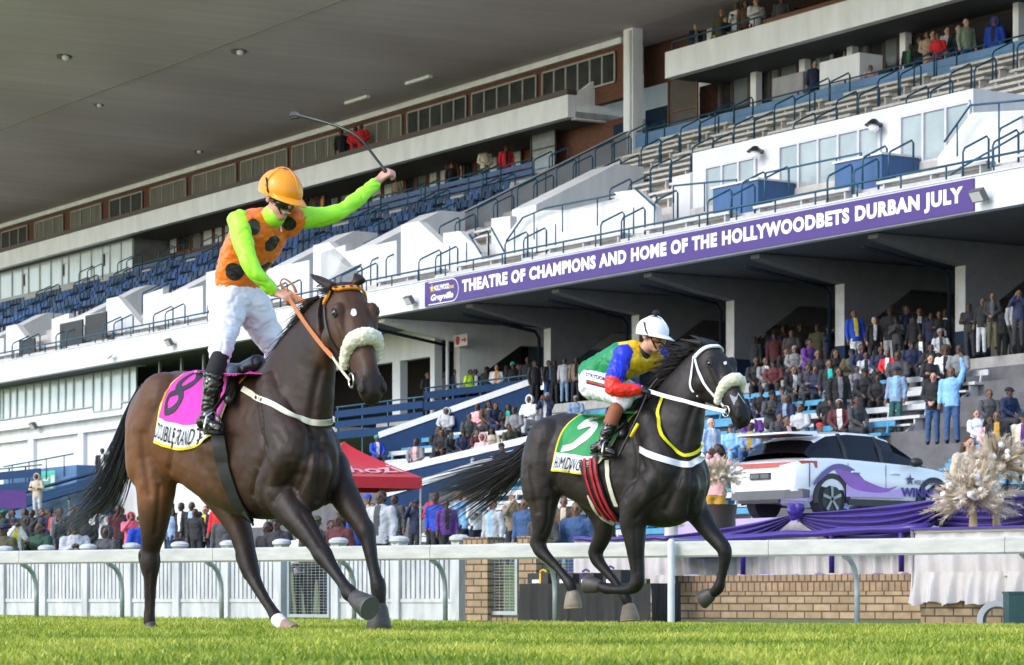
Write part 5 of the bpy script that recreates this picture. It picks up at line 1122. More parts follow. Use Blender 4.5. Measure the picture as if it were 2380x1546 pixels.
            hm = MB(); hm.loft([[c + ax * (L * q_) + sd_ * (r * math.cos(k)) + fr_ * (r * 1.12 * math.sin(k)) for k in [2 * math.pi * i / 18 for i in range(18)]] for q_, r in [(1.0, r1 * .98), (1.07, r1 * .98)]]); hm.build('horseshoe', mat('worn_shoe', (.09, .085, .08), .5, var=.2) if not pale else HOOFL, h_, auto=40)
        # mane and tail
        rg = random.Random(sp['seed']); mm = MB()
        def strand(p, r):
            n_ = len(p) - 1; mm.tube(p, [r * (1 - .75 * (k / n_)) for k in range(n_ + 1)], 3)
        for (root_a, root_b, flow, ln, cnt, rad, wob) in sp['hair']:
            for k in range(cnt):
                t = rg.random(); A = smoothpath(root_a, 40)[int(t * 40)]; p0 = s.P(A[0] + rg.uniform(-3, 3), A[1] + rg.uniform(-2, 4), A[2] + rg.uniform(-.035, .035)); fl = smoothpath(flow, 40)[int(t * 40)]; L = ln * rg.uniform(.55, 1.15)
                dv = (s.e * fl[0] + s.n * fl[1] + Vector((0, 0, fl[2]))).normalized() + Vector((rg.gauss(0, wob), rg.gauss(0, wob), rg.gauss(0, wob))); q_ = [p0]; g = Vector((0, 0, -.5))
                for j in range(5): dv = (dv + g * fl[3] * .3).normalized(); q_.append(q_[-1] + dv * L / 5)
                strand(q_, rad)
        mm.build('mane', HAIR, s.root, smooth=True); mm = MB()
        for k in range(sp['tailn']):
            q_ = []; o1, o2, o3 = rg.gauss(0, 1), rg.gauss(0, 1), rg.gauss(0, 1); ln = rg.uniform(.55, 1.0) if rg.random() < .75 else rg.uniform(.9, 1.12)
            for j in range(9):
                t = j / 8 * ln; u, v, tt_, sprd = smoothpath(sp['tail'], 60)[min(60, int(t * 60))]; q_.append(s.P(u + o1 * sprd + 2 * math.sin(t * 9 + o2 * 2) * t, v + o2 * sprd * .8, tt_ + o3 * sprd * .0022))
            strand(q_, rg.uniform(.0028, .0055))
        mm.build('tail', HAIR, s.root, smooth=True)
    def cast(s, u, v, off=.008):
        o = Vector((0, 0, CZ)); dr = (PY(u, v, 10) - o).normalized(); hit = s.bvh.ray_cast(o, dr)
        if hit[0] is None: return None
        n = hit[1]; n = n if n.dot(dr) < 0 else -n
        return hit[0] + n * off, n
    def drape(s, u, v, t, off=.01):
        h = s.cast(u, v, off)
        if h is None or abs((h[0] - s.root.location).dot(s.n)) > .6: return s.P(u, v, t), -s.n
        return h
    def strap(s, pts, w_, m, name='strap', n=40, t=-.28, off=.004, th=.005, parent=None):
        P_, N_ = [], []
        for u, v in smoothpath(pts, n):
            p, q_ = s.drape(u, v, t, off); P_.append(p); N_.append(q_)
        for _ in range(2): N_ = [(N_[max(i - 1, 0)] + N_[i] * 2 + N_[min(i + 1, n)]).normalized() for i in range(n + 1)]
        mb = MB(); tube_flat(mb, P_, N_, w_, th); return mb.build(name, m, parent or s.root, smooth=False, auto=40)
    def cloth(s, top, bot, rear, front, mats, name, band=.80, bord=.035, off=.014, t=-.29, nx=46, ny=40):
        """near half draped over the body through its outline as seen, far half mirrored; materials: field, band, border"""
        T_, B_, L_, R_ = (lambda x, c=smoothpath(top, 100): c[int(x * 100)]), (lambda x, c=smoothpath(bot, 100): c[int(x * 100)]), (lambda y, c=smoothpath(rear, 100): c[int(y * 100)]), (lambda y, c=smoothpath(front, 100): c[int(y * 100)])
        def uv(x, y):
            a, b, c, d_ = T_(x), B_(x), L_(y), R_(y); q00, q10, q01, q11 = T_(0), T_(1), B_(0), B_(1)
            return tuple((1 - y) * a[i] + y * b[i] + (1 - x) * c[i] + x * d_[i] - ((1 - x) * (1 - y) * q00[i] + x * (1 - y) * q10[i] + (1 - x) * y * q01[i] + x * y * q11[i]) for i in (0, 1))
        g = {}
        xs = [0, bord * .6, bord] + [bord + (1 - 2 * bord) * k / nx for k in range(1, nx)] + [1 - bord, 1 - bord * .6, 1]; ys = [k / ny * band for k in range(ny)] + [band + (1 - bord - band) * k / 10 for k in range(10)] + [1 - bord, 1]
        pts = []
        for y in ys:
            for x in xs: pts.append(s.drape(*uv(x, y), t, off))
        W_ = len(xs); Q = np.array([tuple(p[0]) for p in pts]).reshape(len(ys), W_, 3)
        for _ in range(3):                            # the cloth bridges hollows and keeps a light wave
            Q2 = Q.copy(); Q2[1:-1, 1:-1] = (Q[1:-1, 1:-1] * 2 + Q[:-2, 1:-1] + Q[2:, 1:-1] + Q[1:-1, :-2] + Q[1:-1, 2:]) / 6; Q = Q2
        nn = np.array(-s.n); 
        for j, y in enumerate(ys):
            for i, x in enumerate(xs): Q[j, i] += nn * (.010 * y * math.sin(x * 17 + y * 5) + .006 * y * math.sin(x * 31 - y * 7))
        mb = MB(); o = np.array(s.root.location); far = Q.copy(); rel = far - o; tt = rel @ np.array(s.n); far -= 2 * tt[..., None] * np.array(s.n)
        for grid in (Q, far):
            b0 = len(mb.v); mb.v += [tuple(p) for p in grid.reshape(-1, 3)]
            for j in range(len(ys) - 1):
                for i in range(W_ - 1):
                    x, y = (xs[i] + xs[i + 1]) / 2, (ys[j] + ys[j + 1]) / 2; mi = 2 if (x < bord or x > 1 - bord or y > 1 - bord) else (1 if y > band else 0)
                    mb.f.append((b0 + j * W_ + i, b0 + j * W_ + i + 1, b0 + (j + 1) * W_ + i + 1, b0 + (j + 1) * W_ + i)); mb.mi.append(mi)
        # bridge over the spine
        b1 = len(Q.reshape(-1, 3))
        for i in range(W_ - 1): mb.f.append((i, i + 1, b1 + i + 1, b1 + i)); mb.mi.append(0)
        c = mb.build(name, mats, s.root, smooth=True)
        xa, ya = np.array(xs), np.array(ys)
        def surf(x, y, off2=.004):
            i = min(max(int(np.searchsorted(xa, x)) - 1, 0), W_ - 2); j = min(max(int(np.searchsorted(ya, y)) - 1, 0), len(ys) - 2); fx = (x - xa[i]) / (xa[i + 1] - xa[i]); fy = (y - ya[j]) / (ya[j + 1] - ya[j])
            p = Q[j, i] * (1 - fx) * (1 - fy) + Q[j, i + 1] * fx * (1 - fy) + Q[j + 1, i] * (1 - fx) * fy + Q[j + 1, i + 1] * fx * fy
            nr = np.cross(Q[j, i + 1] - Q[j, i], Q[j + 1, i] - Q[j, i]); nr /= (np.linalg.norm(nr) + 1e-9)
            if nr @ nn < 0: nr = -nr
            return Vector(p + nr * off2)
        return c, surf
def bridle(h, band, cheek, fleece_r=.05, dots=None):
    H = h.H; b = tag(empty('bridle', (0, 0, 0)), None) if False else None
    def loop(pts, w_, m, name, n=24, off=.006, th=.006):
        P_, N_ = [], []
        for q_ in smoothpath(pts, n):
            p = H(*q_); d, l, f = h.hax; c = H(q_[0], 0, (-.10 if q_[0] < .45 else -.07)); hit = h.bvh.find_nearest(p); p2 = hit[0]; nr = hit[1]; 
            if nr.dot(p2 - c) < 0: nr = -nr
            P_.append(p2 + nr * off); N_.append(nr)
        for _ in range(2): N_ = [(N_[max(i - 1, 0)] + N_[i] * 2 + N_[min(i + 1, n)]).normalized() for i in range(n + 1)]
        mb = MB(); tube_flat(mb, P_, N_, w_, th); return mb.build(name, m, h.root, auto=40), P_, N_
    bb, P_, N_ = loop([(.05, -.10, -.07), (.045, -.085, .0), (.05, -.05, .05), (.055, 0, .06), (.05, .05, .05), (.045, .085, .0), (.05, .10, -.07)], .032, band, 'browband', off=.008, th=.012)
    if dots:
        mb = MB()
        for i in range(3, 22, 3):
            d_ = (P_[i + 1] - P_[i - 1]).normalized(); s_ = d_.cross(N_[i]).normalized(); c = P_[i] + N_[i] * .0135; mb.add([c + (d_ * math.cos(k) + s_ * math.sin(k)) * .0115 for k in [2 * math.pi * j / 12 for j in range(12)]] + [c], [(j, (j + 1) % 12, 12) for j in range(12)])
        mb.build('browband_dot', dots, bb)
    for sg in (-1, 1):
        loop([(.02, sg * .085, -.06), (.12, sg * .11, -.085), (.26, sg * .10, -.115), (.40, sg * .065, -.12), (.475, sg * .056, -.115)], .020, cheek, 'cheek_strap')
        loop([(.015, sg * .08, -.08), (.10, sg * .10, -.17), (.16, sg * .075, -.25), (.18, sg * .01, -.29)], .016, cheek, 'throat_lash')
        mb = MB(); c = H(.49, sg * .066, -.112); d, l, f = h.hax; rp = [c + (d * math.cos(k) + f * math.sin(k)) * .042 for k in [2 * math.pi * j / 20 for j in range(21)]]; mb.tube(rp, .0065, 8); mb.build('bit_ring', CHROME, h.root, smooth=True)
    # fleece noseband
    mb = MB(); rr = random.Random(3)
    arc = smoothpath([(.385, -.066, -.125), (.365, -.068, -.06), (.355, -.052, .015), (.355, 0, .045), (.355, .052, .015), (.365, .068, -.06), (.385, .066, -.125)], 26)
    for k, q_ in enumerate(arc):
        r = fleece_r * (.62 + .38 * math.sin(math.pi * k / 26)); mb.ell(H(*q_) + Vector((rr.uniform(-.004, .004), rr.uniform(-.004, .004), rr.uniform(-.004, .004))), r, r, r, u=12, v=8)
    o = organic(mb, 'fleece_noseband', FLEECE, h.root, voxel=.009, smooth=3)
    bm = bmesh.new(); bm.from_mesh(o.data)
    for v in bm.verts: v.co += v.normal * (.006 * noise.noise(v.co * 70) + .004 * noise.noise(v.co * 150))
    bm.to_mesh(o.data); bm.free()

def tone1(a, t, z):
    # a: along the body (0 at the picked origin), z: height
    tone = .52 + .30 * np.clip((.08 - a) / .8, -1, 1) + .18 * np.clip((1.35 - z) / .5, -.6, 1) * np.clip((.35 - a) / .5, 0, 1)
    low = np.clip((z - .50) / .38, 0, 1); tone = tone * (.12 + .88 * low)
    return np.clip(tone, 0, .98)
COAT1 = coatmat('bay_coat', (.009, .0065, .0055), (.034, .018, .0115), (.082, .036, .0165), (.17, .070, .027))
h1 = dict(face=.55, muz=.8, seed=3, coat=COAT1, tone=tone1,
    torso=[(338, 930, 345, 1010, .09), (352, 898, 350, 1070, .19), (385, 872, 380, 1105, .255), (430, 862, 425, 1120, .275), (480, 868, 468, 1142, .265), (535, 876, 520, 1180, .275), (590, 868, 575, 1202, .275), (628, 858, 628, 1208, .245), (672, 885, 672, 1200, .225), (712, 935, 712, 1180, .20), (742, 985, 740, 1150, .15), (756, 1020, 754, 1110, .09)],
    neck=[(590, 868, 700, 1090, .19), (622, 852, 742, 1020, .175), (655, 800, 757, 945, .135), (690, 757, 762, 893, .108), (728, 710, 766, 850, .09), (755, 686, 772, 815, .075)],
    muscle=[[(385, 930, -.13, .18), (360, 1010, -.15, .19), (352, 1085, -.16, .165)], [(430, 930, .13, .18), (420, 1010, .14, .18)],
            [(632, 900, -.12, .10), (655, 985, -.15, .13), (682, 1050, -.16, .135), (652, 1112, -.155, .14), (640, 1150, -.15, .125)], [(672, 905, .12, .10), (720, 985, .15, .11), (760, 1060, .155, .10), (758, 1110, .15, .105)],
            [(728, 1085, -.075, .115), (722, 1150, -.07, .10)], [(748, 1075, .07, .11), (744, 1140, .06, .10)], [(470, 1010, -.10, .19), (560, 1040, -.10, .20)]],
    legs=[[(355, 1060, -.16, .165), (362, 1130, -.165, .132), (360, 1180, -.165, .112), (357, 1235, -.16, .086), (350, 1278, -.155, .062), (350, 1308, -.155, .066), (350, 1340, -.155, .048), (349, 1375, -.155, .039), (348, 1410, -.155, .036), (347, 1440, -.155, .040), (348, 1455, -.155, .036)],
          [(352, 1278, -.155, .05), (331, 1290, -.155, .030), (340, 1335, -.155, .028)],
          [(455, 1060, .15, .165), (500, 1125, .15, .135), (533, 1180, .15, .105), (556, 1228, .15, .080), (572, 1285, .15, .064), (580, 1318, .15, .062), (592, 1350, .15, .046), (612, 1387, .15, .036), (630, 1415, .15, .035), (643, 1436, .15, .043), (658, 1453, .15, .034)],
          [(566, 1278, .15, .045), (557, 1294, .15, .030), (575, 1340, .15, .028)],
          [(650, 1135, -.155, .13), (676, 1183, -.16, .106), (706, 1225, -.155, .080), (735, 1265, -.15, .056), (750, 1289, -.15, .060), (766, 1312, -.15, .046), (787, 1342, -.15, .036), (804, 1366, -.15, .038), (812, 1378, -.15, .050), (824, 1390, -.15, .038)],
          [(765, 1085, .15, .125), (790, 1135, .155, .100), (817, 1180, .155, .080), (838, 1215, .155, .062), (849, 1234, .155, .064), (857, 1262, .155, .047), (865, 1305, .155, .038), (873, 1340, .155, .038), (879, 1362, .155, .049), (882, 1392, .155, .040), (881, 1408, .155, .042)]],
    hooves=[(348, 1452, 352, 1470, -.155, .040, .048, False), (660, 1454, 682, 1470, .15, .040, .052, True), (826, 1391, 858, 1413, -.15, .046, .066, False), (881, 1412, 880, 1462, .155, .050, .074, False)],
    crease=[([(393, 1094), (402, 1045), (424, 990)], .028, .016), ([(600, 930), (610, 1000), (612, 1060), (596, 1110), (588, 1150)], .024, .014), ([(690, 1140), (714, 1085), (724, 1010)], .026, .018), ([(741, 1165), (744, 1085), (744, 1015)], .026, .022), ([(722, 985), (730, 920), (744, 862)], .028, .016), ([(640, 1010), (668, 1060), (676, 1100)], .03, .010),
        ([(636, 1165), (664, 1130), (690, 1100)], .02, .010), ([(330, 1010), (338, 1080), (348, 1150)], .022, .010), ([(372, 1130), (368, 1190), (362, 1240)], .016, .010), ([(770, 1150), (788, 1110), (790, 1060)], .022, .012), ([(655, 905), (672, 960), (700, 1010)], .03, -.010), ([(620, 1040), (640, 1090), (630, 1140)], .035, -.014), ([(312, 990), (318, 1060), (330, 1130)], .03, -.008),
        ([(470, 1080), (490, 1120), (520, 1150)], .05, .010), ([(345, 1330), (345, 1380), (345, 1420)], .010, .006), ([(700, 1195), (725, 1235), (745, 1268)], .012, .007)],
    poll=(803, 664, .0), lat=(.92, .39, .05), nose=(.52, -.42, -.78), hs=1.25,
    ears=[((.035, -.075, .03), (719, 636, -.09), 1.25), ((.015, .066, .035), (824, 632, .07), 1.25)],
    hair=[([(740, 690, 0), (700, 745, 0), (660, 795, 0), (622, 850, 0)], None, [(-.7, -.1, .05, .9), (-.75, -.15, -.1, 1.1), (-.7, -.2, -.3, 1.2), (-.6, -.3, -.4, 1.4)], .17, 520, .0045, .13), ([(775, 680, 0), (800, 672, 0)], None, [(-.9, -.3, .35, .5), (-.8, -.4, .3, .7)], .13, 130, .0035, .2)],
    tail=[(330, 905, .0, 4), (310, 962, .0, 7), (294, 1020, .02, 10), (279, 1072, .03, 14), (255, 1128, .04, 19), (222, 1176, .05, 25), (172, 1208, .06, 34)], tailn=560)
HORSE1 = Horse(560, 17.4, 38, 'dark bay horse number 8 with pink saddlecloth, galloping in front', h1)
bridle(HORSE1, mat('orange_browband', (.75, .24, .012), .4, var=.05), BLKLEATHER, .052, BLKLEATHER)
def blaze(h, pts, name, m):
    mb = MB(); c = [h.cast(u, v, .003) for u, v in pts]; c = [x[0] for x in c if x]; mid = sum(c, Vector()) / len(c); mh = h.bvh.find_nearest(mid); mb.add([*c, mh[0] + (c[0] - h.bvh.find_nearest(c[0])[0])], [(i, (i + 1) % len(c), len(c)) for i in range(len(c))]); return mb.build(name, m, h.root, smooth=True)
blaze(HORSE1, [(822 + 6.5 * math.cos(k * .571) * (1 + .2 * (k % 2)), 727 + 9 * math.sin(k * .571)) for k in range(11)], 'white_star', mat('white_hair', (.70, .68, .67), .8, var=.1))
PINKC = mat('pink_cloth', (.60, .014, .33), .55, var=.06, scale=6, sheen=.1); YELB = mat('yellow_binding', (.83, .62, .01), .5, var=.04); WCL = mat('white_cloth', (.78, .77, .80), .6, var=.05); BLKINK = mat('black_ink', (.016, .013, .022), .6, var=0)
c1, s1 = HORSE1.cloth([(428, 872), (465, 864), (520, 868), (588, 868)], [(357, 1026), (395, 1042), (440, 1044), (506, 1010)], [(428, 872), (395, 900), (378, 935), (357, 1026)], [(588, 868), (562, 893), (537, 935), (506, 1010)], [PINKC, WCL, YELB], 'saddlecloth', band=.80, bord=.035)
mb = MB(); fn8 = lambda x, y: s1(.12 + .34 * x + .06 * (y - .5), .64 - .52 * y, .005)
def numeral(sf, strokes, w_, name, m, par, h):
    mb = MB()
    for st in strokes:
        p = smoothpath(st, 40); P_ = [sf(x, y, .004) for x, y, *_ in p]; N_ = []
        for x, y, *_ in p: a = sf(x, y, .004); b = sf(x, y, .02); N_.append((b - a).normalized())
        ws = [q_[2] if len(q_) > 2 else w_ for q_ in p]; vs = []
        for i in range(41):
            d = (P_[min(i + 1, 40)] - P_[max(i - 1, 0)]).normalized(); q_ = d.cross(N_[i]).normalized() * ws[i] / 2; vs += [P_[i] - q_, P_[i] + q_]
        mb.add(vs, [(2 * i, 2 * i + 2, 2 * i + 3, 2 * i + 1) for i in range(40)])
    return mb.build(name, m, par)
numeral(lambda x, y, o: s1(x, .10 + (y - .14) * 1.22, o), [[(.30, .40, .05), (.22, .35, .055), (.22, .24, .05), (.30, .14, .03), (.42, .16, .055), (.44, .26, .055), (.36, .36, .05), (.28, .42, .05), (.16, .50, .05), (.12, .60, .05), (.20, .66, .05), (.30, .62, .045), (.36, .52, .045), (.30, .40, .045)]], .05, 'number', BLKINK, c1, HORSE1)
mb = MB(); text_on(mb, 'DOUBLE GRAND SLAM', lambda x, y: s1(.07 + .86 * x, .945 - .115 * y, .005), bold=.006, spacing=1.12, sub=2); mb.build('lettering', BLKINK, c1)
mb = MB(); text_on(mb, 'HOLLYWOODbets', lambda x, y: s1(.30 + .55 * x, .10 - .06 * y, .005), bold=.03, sub=1); mb.build('lettering', WCL, c1)
HORSE1.strap([(508, 985), (513, 1030), (522, 1080), (538, 1130), (556, 1170), (580, 1204)], .105, mat('black_girth', (.012, .012, .013), .6, var=.2), 'girth', off=.012, th=.008)
HORSE1.strap([(566, 905), (600, 924), (640, 945), (680, 968), (720, 980), (755, 982), (778, 974)], .036, CREAMSTRAP, 'breastplate', off=.006, th=.008)
HORSE1.strap([(560, 900), (585, 916), (612, 931)], .018, BLKLEATHER, 'breast_strap', off=.008)
mb = MB(); mb.limb([HORSE1.P(646, 1441, .15), HORSE1.P(654, 1449, .15), HORSE1.P(662, 1456, .15)], [.0465, .042, .043], 14); organic(mb, 'white_sock', mat('white_hair', (.70, .68, .67), .8, var=.1), HORSE1.root, voxel=.008, smooth=2)
# small racing saddle
mb = MB(); mb.limb([HORSE1.P(520, 862, 0), HORSE1.P(560, 860, 0), HORSE1.P(598, 846, 0)], [.05, .045, .06], 12)
for sg in (-1, 1): mb.limb([HORSE1.P(545, 866, sg * .06), HORSE1.P(540, 895, sg * .20), HORSE1.P(532, 930, sg * .265)], [.05, .045, .035], 10)
organic(mb, 'saddle', BLKLEATHER, HORSE1.root, voxel=.012, smooth=4)
def rein(h, a, b, sag, m, w_=.018, n=16, name='rein', side=Vector((0, 0, 1))):
    P_ = [a.lerp(b, k / n) - Vector((0, 0, sag * 4 * (k / n) * (1 - k / n))) for k in range(n + 1)]; d = (b - a).normalized(); nr = d.cross(side).normalized(); mb = MB(); tube_flat(mb, P_, [nr] * (n + 1), w_, .005); return mb.build(name, m, h.root)

def tone2(a, t, z):
    tone = .42 + .20 * np.clip((.2 - a) / .9, -1, 1) + .12 * np.clip((1.25 - z) / .5, -.6, 1) * np.clip((.35 - a) / .5, 0, 1)
    return np.clip(tone * (.25 + .75 * np.clip((z - .55) / .35, 0, 1)), 0, .9)
COAT2 = coatmat('dark_brown_coat', (.007, .006, .006), (.017, .0135, .0125), (.030, .022, .0185), (.07, .043, .030))
h2 = dict(horn=mat('tan_hoof', (.17, .135, .10), .55, col2=(.26, .21, .16), scale=14, stretch=(1, 1, 3)), face=.48, muz=.6, seed=9, coat=COAT2, tone=tone2,
    torso=[(1232, 1035, 1238, 1100, .09), (1246, 998, 1248, 1130, .18), (1272, 972, 1275, 1142, .25), (1315, 960, 1312, 1150, .27), (1362, 966, 1352, 1172, .265), (1410, 970, 1396, 1195, .275), (1462, 960, 1444, 1212, .275), (1510, 940, 1498, 1222, .245), (1556, 968, 1550, 1226, .225), (1592, 1012, 1588, 1214, .20), (1616, 1052, 1614, 1180, .15), (1628, 1085, 1626, 1140, .09)],
    neck=[(1470, 960, 1570, 1150, .18), (1505, 935, 1608, 1085, .17), (1543, 890, 1626, 1015, .135), (1574, 856, 1632, 970, .11), (1600, 828, 1634, 935, .09), (1618, 812, 1636, 900, .075)],
    muscle=[[(1275, 1020, -.13, .17), (1262, 1085, -.15, .18), (1260, 1140, -.16, .16)], [(1310, 1020, .13, .18), (1330, 1085, .14, .18)],
            [(1508, 980, -.12, .10), (1530, 1045, -.15, .13), (1540, 1105, -.16, .135), (1496, 1155, -.155, .145), (1476, 1180, -.15, .13)], [(1545, 985, .12, .10), (1592, 1050, .15, .11), (1622, 1110, .155, .10), (1610, 1150, .15, .105)],
            [(1592, 1130, -.075, .12), (1575, 1185, -.06, .105)], [(1612, 1125, .07, .11), (1604, 1180, .06, .10)], [(1350, 1075, -.10, .19), (1420, 1095, -.10, .20)]],
    legs=[[(1258, 1110, -.16, .17), (1262, 1160, -.165, .130), (1262, 1195, -.165, .105), (1260, 1228, -.16, .082), (1252, 1256, -.155, .066), (1256, 1278, -.155, .060), (1272, 1296, -.155, .046), (1292, 1316, -.155, .037), (1312, 1340, -.155, .037), (1326, 1358, -.155, .048), (1331, 1376, -.155, .040)],
          [(1250, 1250, -.155, .045), (1238, 1262, -.155, .030), (1256, 1290, -.155, .028)],
          [(1350, 1110, .15, .165), (1385, 1165, .15, .130), (1404, 1210, .15, .100), (1398, 1250, .15, .075), (1385, 1280, .15, .062), (1388, 1300, .15, .056), (1402, 1320, .15, .044), (1424, 1345, .15, .036), (1442, 1370, .15, .037), (1455, 1390, .15, .047), (1461, 1406, .15, .040)],
          [(1384, 1272, .15, .042), (1374, 1286, .15, .028), (1390, 1312, .15, .026)],
          [(1480, 1172, -.155, .135), (1472, 1212, -.16, .112), (1475, 1250, -.16, .088), (1478, 1290, -.155, .068), (1482, 1330, -.15, .057), (1480, 1356, -.15, .058), (1466, 1368, -.15, .048), (1442, 1371, -.15, .038), (1420, 1370, -.15, .039), (1408, 1368, -.15, .046), (1393, 1362, -.15, .038)],
          [(1602, 1130, .15, .125), (1612, 1175, .155, .105), (1636, 1215, .155, .085), (1662, 1250, .155, .066), (1682, 1274, .155, .060), (1685, 1292, .155, .054), (1682, 1316, .155, .042), (1676, 1345, .155, .037), (1670, 1366, .155, .046), (1656, 1380, .155, .038)]],
    hooves=[(1331, 1380, 1332, 1412, -.155, .050, .070, True), (1462, 1410, 1464, 1440, .15, .050, .072, True), (1390, 1362, 1364, 1358, -.15, .048, .066, False), (1652, 1382, 1632, 1394, .155, .048, .066, False)],
    crease=[([(1288, 1130), (1296, 1080), (1312, 1030)], .028, .016), ([(1470, 1000), (1482, 1060), (1478, 1110), (1456, 1160)], .024, .014), ([(1545, 1185), (1572, 1130), (1586, 1070)], .026, .018), ([(1604, 1200), (1610, 1130), (1612, 1070)], .026, .022), ([(1590, 1030), (1600, 985), (1616, 940)], .028, .016), ([(1500, 1060), (1525, 1105), (1530, 1140)], .03, .010),
        ([(1478, 1205), (1510, 1170), (1540, 1150)], .02, .010), ([(1232, 1090), (1240, 1140), (1250, 1190)], .022, .010), ([(1276, 1160), (1272, 1210), (1262, 1240)], .016, .010), ([(1520, 970), (1540, 1020), (1560, 1060)], .03, -.010), ([(1490, 1090), (1508, 1130), (1498, 1165)], .035, -.014), ([(1222, 1060), (1226, 1110), (1236, 1160)], .03, -.008), ([(1350, 1120), (1370, 1155), (1400, 1185)], .05, .010), ([(1476, 1230), (1478, 1290), (1480, 1330)], .012, .007)],
    poll=(1647, 804, .0), lat=(.82, .57, .03), nose=(.60, -.40, -.74), hs=1.18,
    ears=[((.0, -.055, .02), (1574, 788, -.09), 1.0), ((.01, .055, .02), (1597, 777, .0), 1.0)],
    hair=[([(1612, 812, 0), (1580, 845, 0), (1548, 884, 0), (1505, 932, 0)], None, [(-.9, -.2, .35, .5), (-1, -.25, .15, .7), (-1, -.3, -.05, 1), (-.8, -.35, -.2, 1.2)], .24, 420, .0042, .15), ([(1625, 804, 0), (1650, 806, 0)], None, [(-.9, -.3, .3, .5), (-.8, -.3, .3, .6)], .17, 110, .0035, .2)],
    tail=[(1240, 1028, .0, 5), (1213, 1062, .0, 10), (1186, 1086, .02, 17), (1152, 1106, .03, 25), (1116, 1124, .04, 32), (1080, 1142, .05, 38), (1040, 1162, .06, 46)], tailn=700)
HORSE2 = Horse(1450, 22.0, 52, 'nearly black horse number 5 with green saddlecloth, galloping second', h2)
bridle(HORSE2, WSTRAP, WSTRAP, .050)
GRNC = mat('green_cloth', (.006, .23, .055), .55, var=.06, scale=6, sheen=.1)
c2, s2 = HORSE2.cloth([(1353, 963), (1400, 962), (1450, 960), (1484, 958)], [(1280, 1094), (1318, 1097), (1366, 1099), (1412, 1062)], [(1353, 963), (1318, 990), (1298, 1026), (1280, 1094)], [(1484, 958), (1462, 982), (1436, 1020), (1412, 1062)], [GRNC, WCL, YELB], 'saddlecloth', band=.79, bord=.032)
numeral(lambda x, y, o: s2(x, .06 + (y - .1) * 1.22, o), [[(.46, .12, .05), (.38, .17, .055), (.30, .22, .055), (.26, .33, .05), (.27, .36, .05), (.38, .30, .06), (.46, .34, .06), (.42, .50, .06), (.32, .62, .055), (.20, .66, .055), (.14, .66, .05)], [(.30, .22, .05), (.42, .17, .05), (.54, .10, .05)]], .05, 'number', WCL, c2, HORSE2)
mb = MB(); text_on(mb, 'HUMDINGER', lambda x, y: s2(.07 + .58 * x, .945 - .12 * y, .005), bold=0., spacing=1.15, sub=2); mb.build('lettering', BLKINK, c2)
REDB = mat('red_girth_stripe', (.42, .012, .02), .6, var=.05)
g_ = HORSE2.strap([(1370, 1068), (1375, 1105), (1388, 1145), (1406, 1180), (1428, 1206)], .17, mat('black_girth2', (.014, .012, .014), .6, var=.2), 'girth', off=.012, th=.008)
for du in (-10, 3, 13): HORSE2.strap([(1372 + du, 1068), (1377 + du, 1105), (1389 + du, 1145), (1406 + du, 1180), (1426 + du * .8, 1204)], .022, REDB, 'girth_stripe', off=.027, th=.004, parent=g_)
HORSE2.strap([(1412, 1070), (1414, 1110), (1424, 1150), (1434, 1176)], .034, CREAMSTRAP, 'surcingle', off=.010, th=.006)
HORSE2.strap([(1370, 1150), (1382, 1180), (1402, 1205), (1424, 1218)], .030, CREAMSTRAP, 'surcingle', off=.010, th=.006)
HORSE2.strap([(1489, 1044), (1515, 1058), (1548, 1070), (1593, 1081), (1620, 1072), (1636, 1056)], .050, WSTRAP, 'breastplate', off=.006, th=.008)
HORSE2.strap([(1544, 918), (1530, 960), (1532, 1000), (1550, 1030), (1585, 1058), (1612, 1054), (1634, 1030)], .026, mat('yellow_strap', (.80, .72, .01), .5, var=.04), 'neck_strap', off=.010, th=.006)
blaze(HORSE2, [(1681, 842), (1688, 840), (1689, 847), (1683, 849)], 'white_star', mat('white_hair', (.70, .68, .67), .8, var=.1))
blaze(HORSE2, [(1696, 918), (1716, 913), (1732, 938), (1706, 942)], 'grey_snip', mat('grey_snip_hair', (.30, .30, .33), .8, var=.1))
mb = MB(); mb.limb([HORSE2.P(1420, 958, 0), HORSE2.P(1455, 954, 0), HORSE2.P(1492, 940, 0)], [.05, .045, .06], 12)
for sg in (-1, 1): mb.limb([HORSE2.P(1446, 960, sg * .06), HORSE2.P(1448, 985, sg * .20), HORSE2.P(1446, 1010, sg * .265)], [.05, .045, .035], 10)
organic(mb, 'saddle', BLKLEATHER, HORSE2.root, voxel=.012, smooth=4)
# ---------------------------------------------------------------- jockeys
SKIN = {'d': mat('dark_skin', (.090, .047, .030), .5, var=.12, scale=12), 'b': mat('brown_skin', (.19, .095, .055), .5, var=.1, scale=12), 'l': mat('light_skin', (.50, .27, .19), .5, var=.08, scale=12)}
def head_prims(mb, C, f, u, sc_=1.):
    f = f.normalized(); u = (u - f * u.dot(f)).normalized(); l = u.cross(f); M = Matrix((l, f, u)).transposed(); p = lambda x, y, z: C + (l * x + f * y + u * z) * sc_
    E_ = lambda x, y, z, a, b, c: mb.ell(p(x, y, z), a * sc_, b * sc_, c * sc_, M=M, u=14, v=10)
    E_(0, -.01, .03, .076, .095, .085); E_(0, .03, -.045, .058, .062, .072); E_(0, .055, -.095, .034, .034, .028)
    E_(0, .088, .022, .05, .014, .014); mb.limb([p(0, .09, .015), p(0, .108, -.022)], [.010 * sc_, .0165 * sc_], 8); E_(0, .094, -.062, .024, .012, .011)
    for sg in (-1, 1): E_(sg * .078, -.01, -.01, .012, .022, .032); E_(sg * .042, .066, -.02, .022, .02, .018)
    return p, (l, f, u)
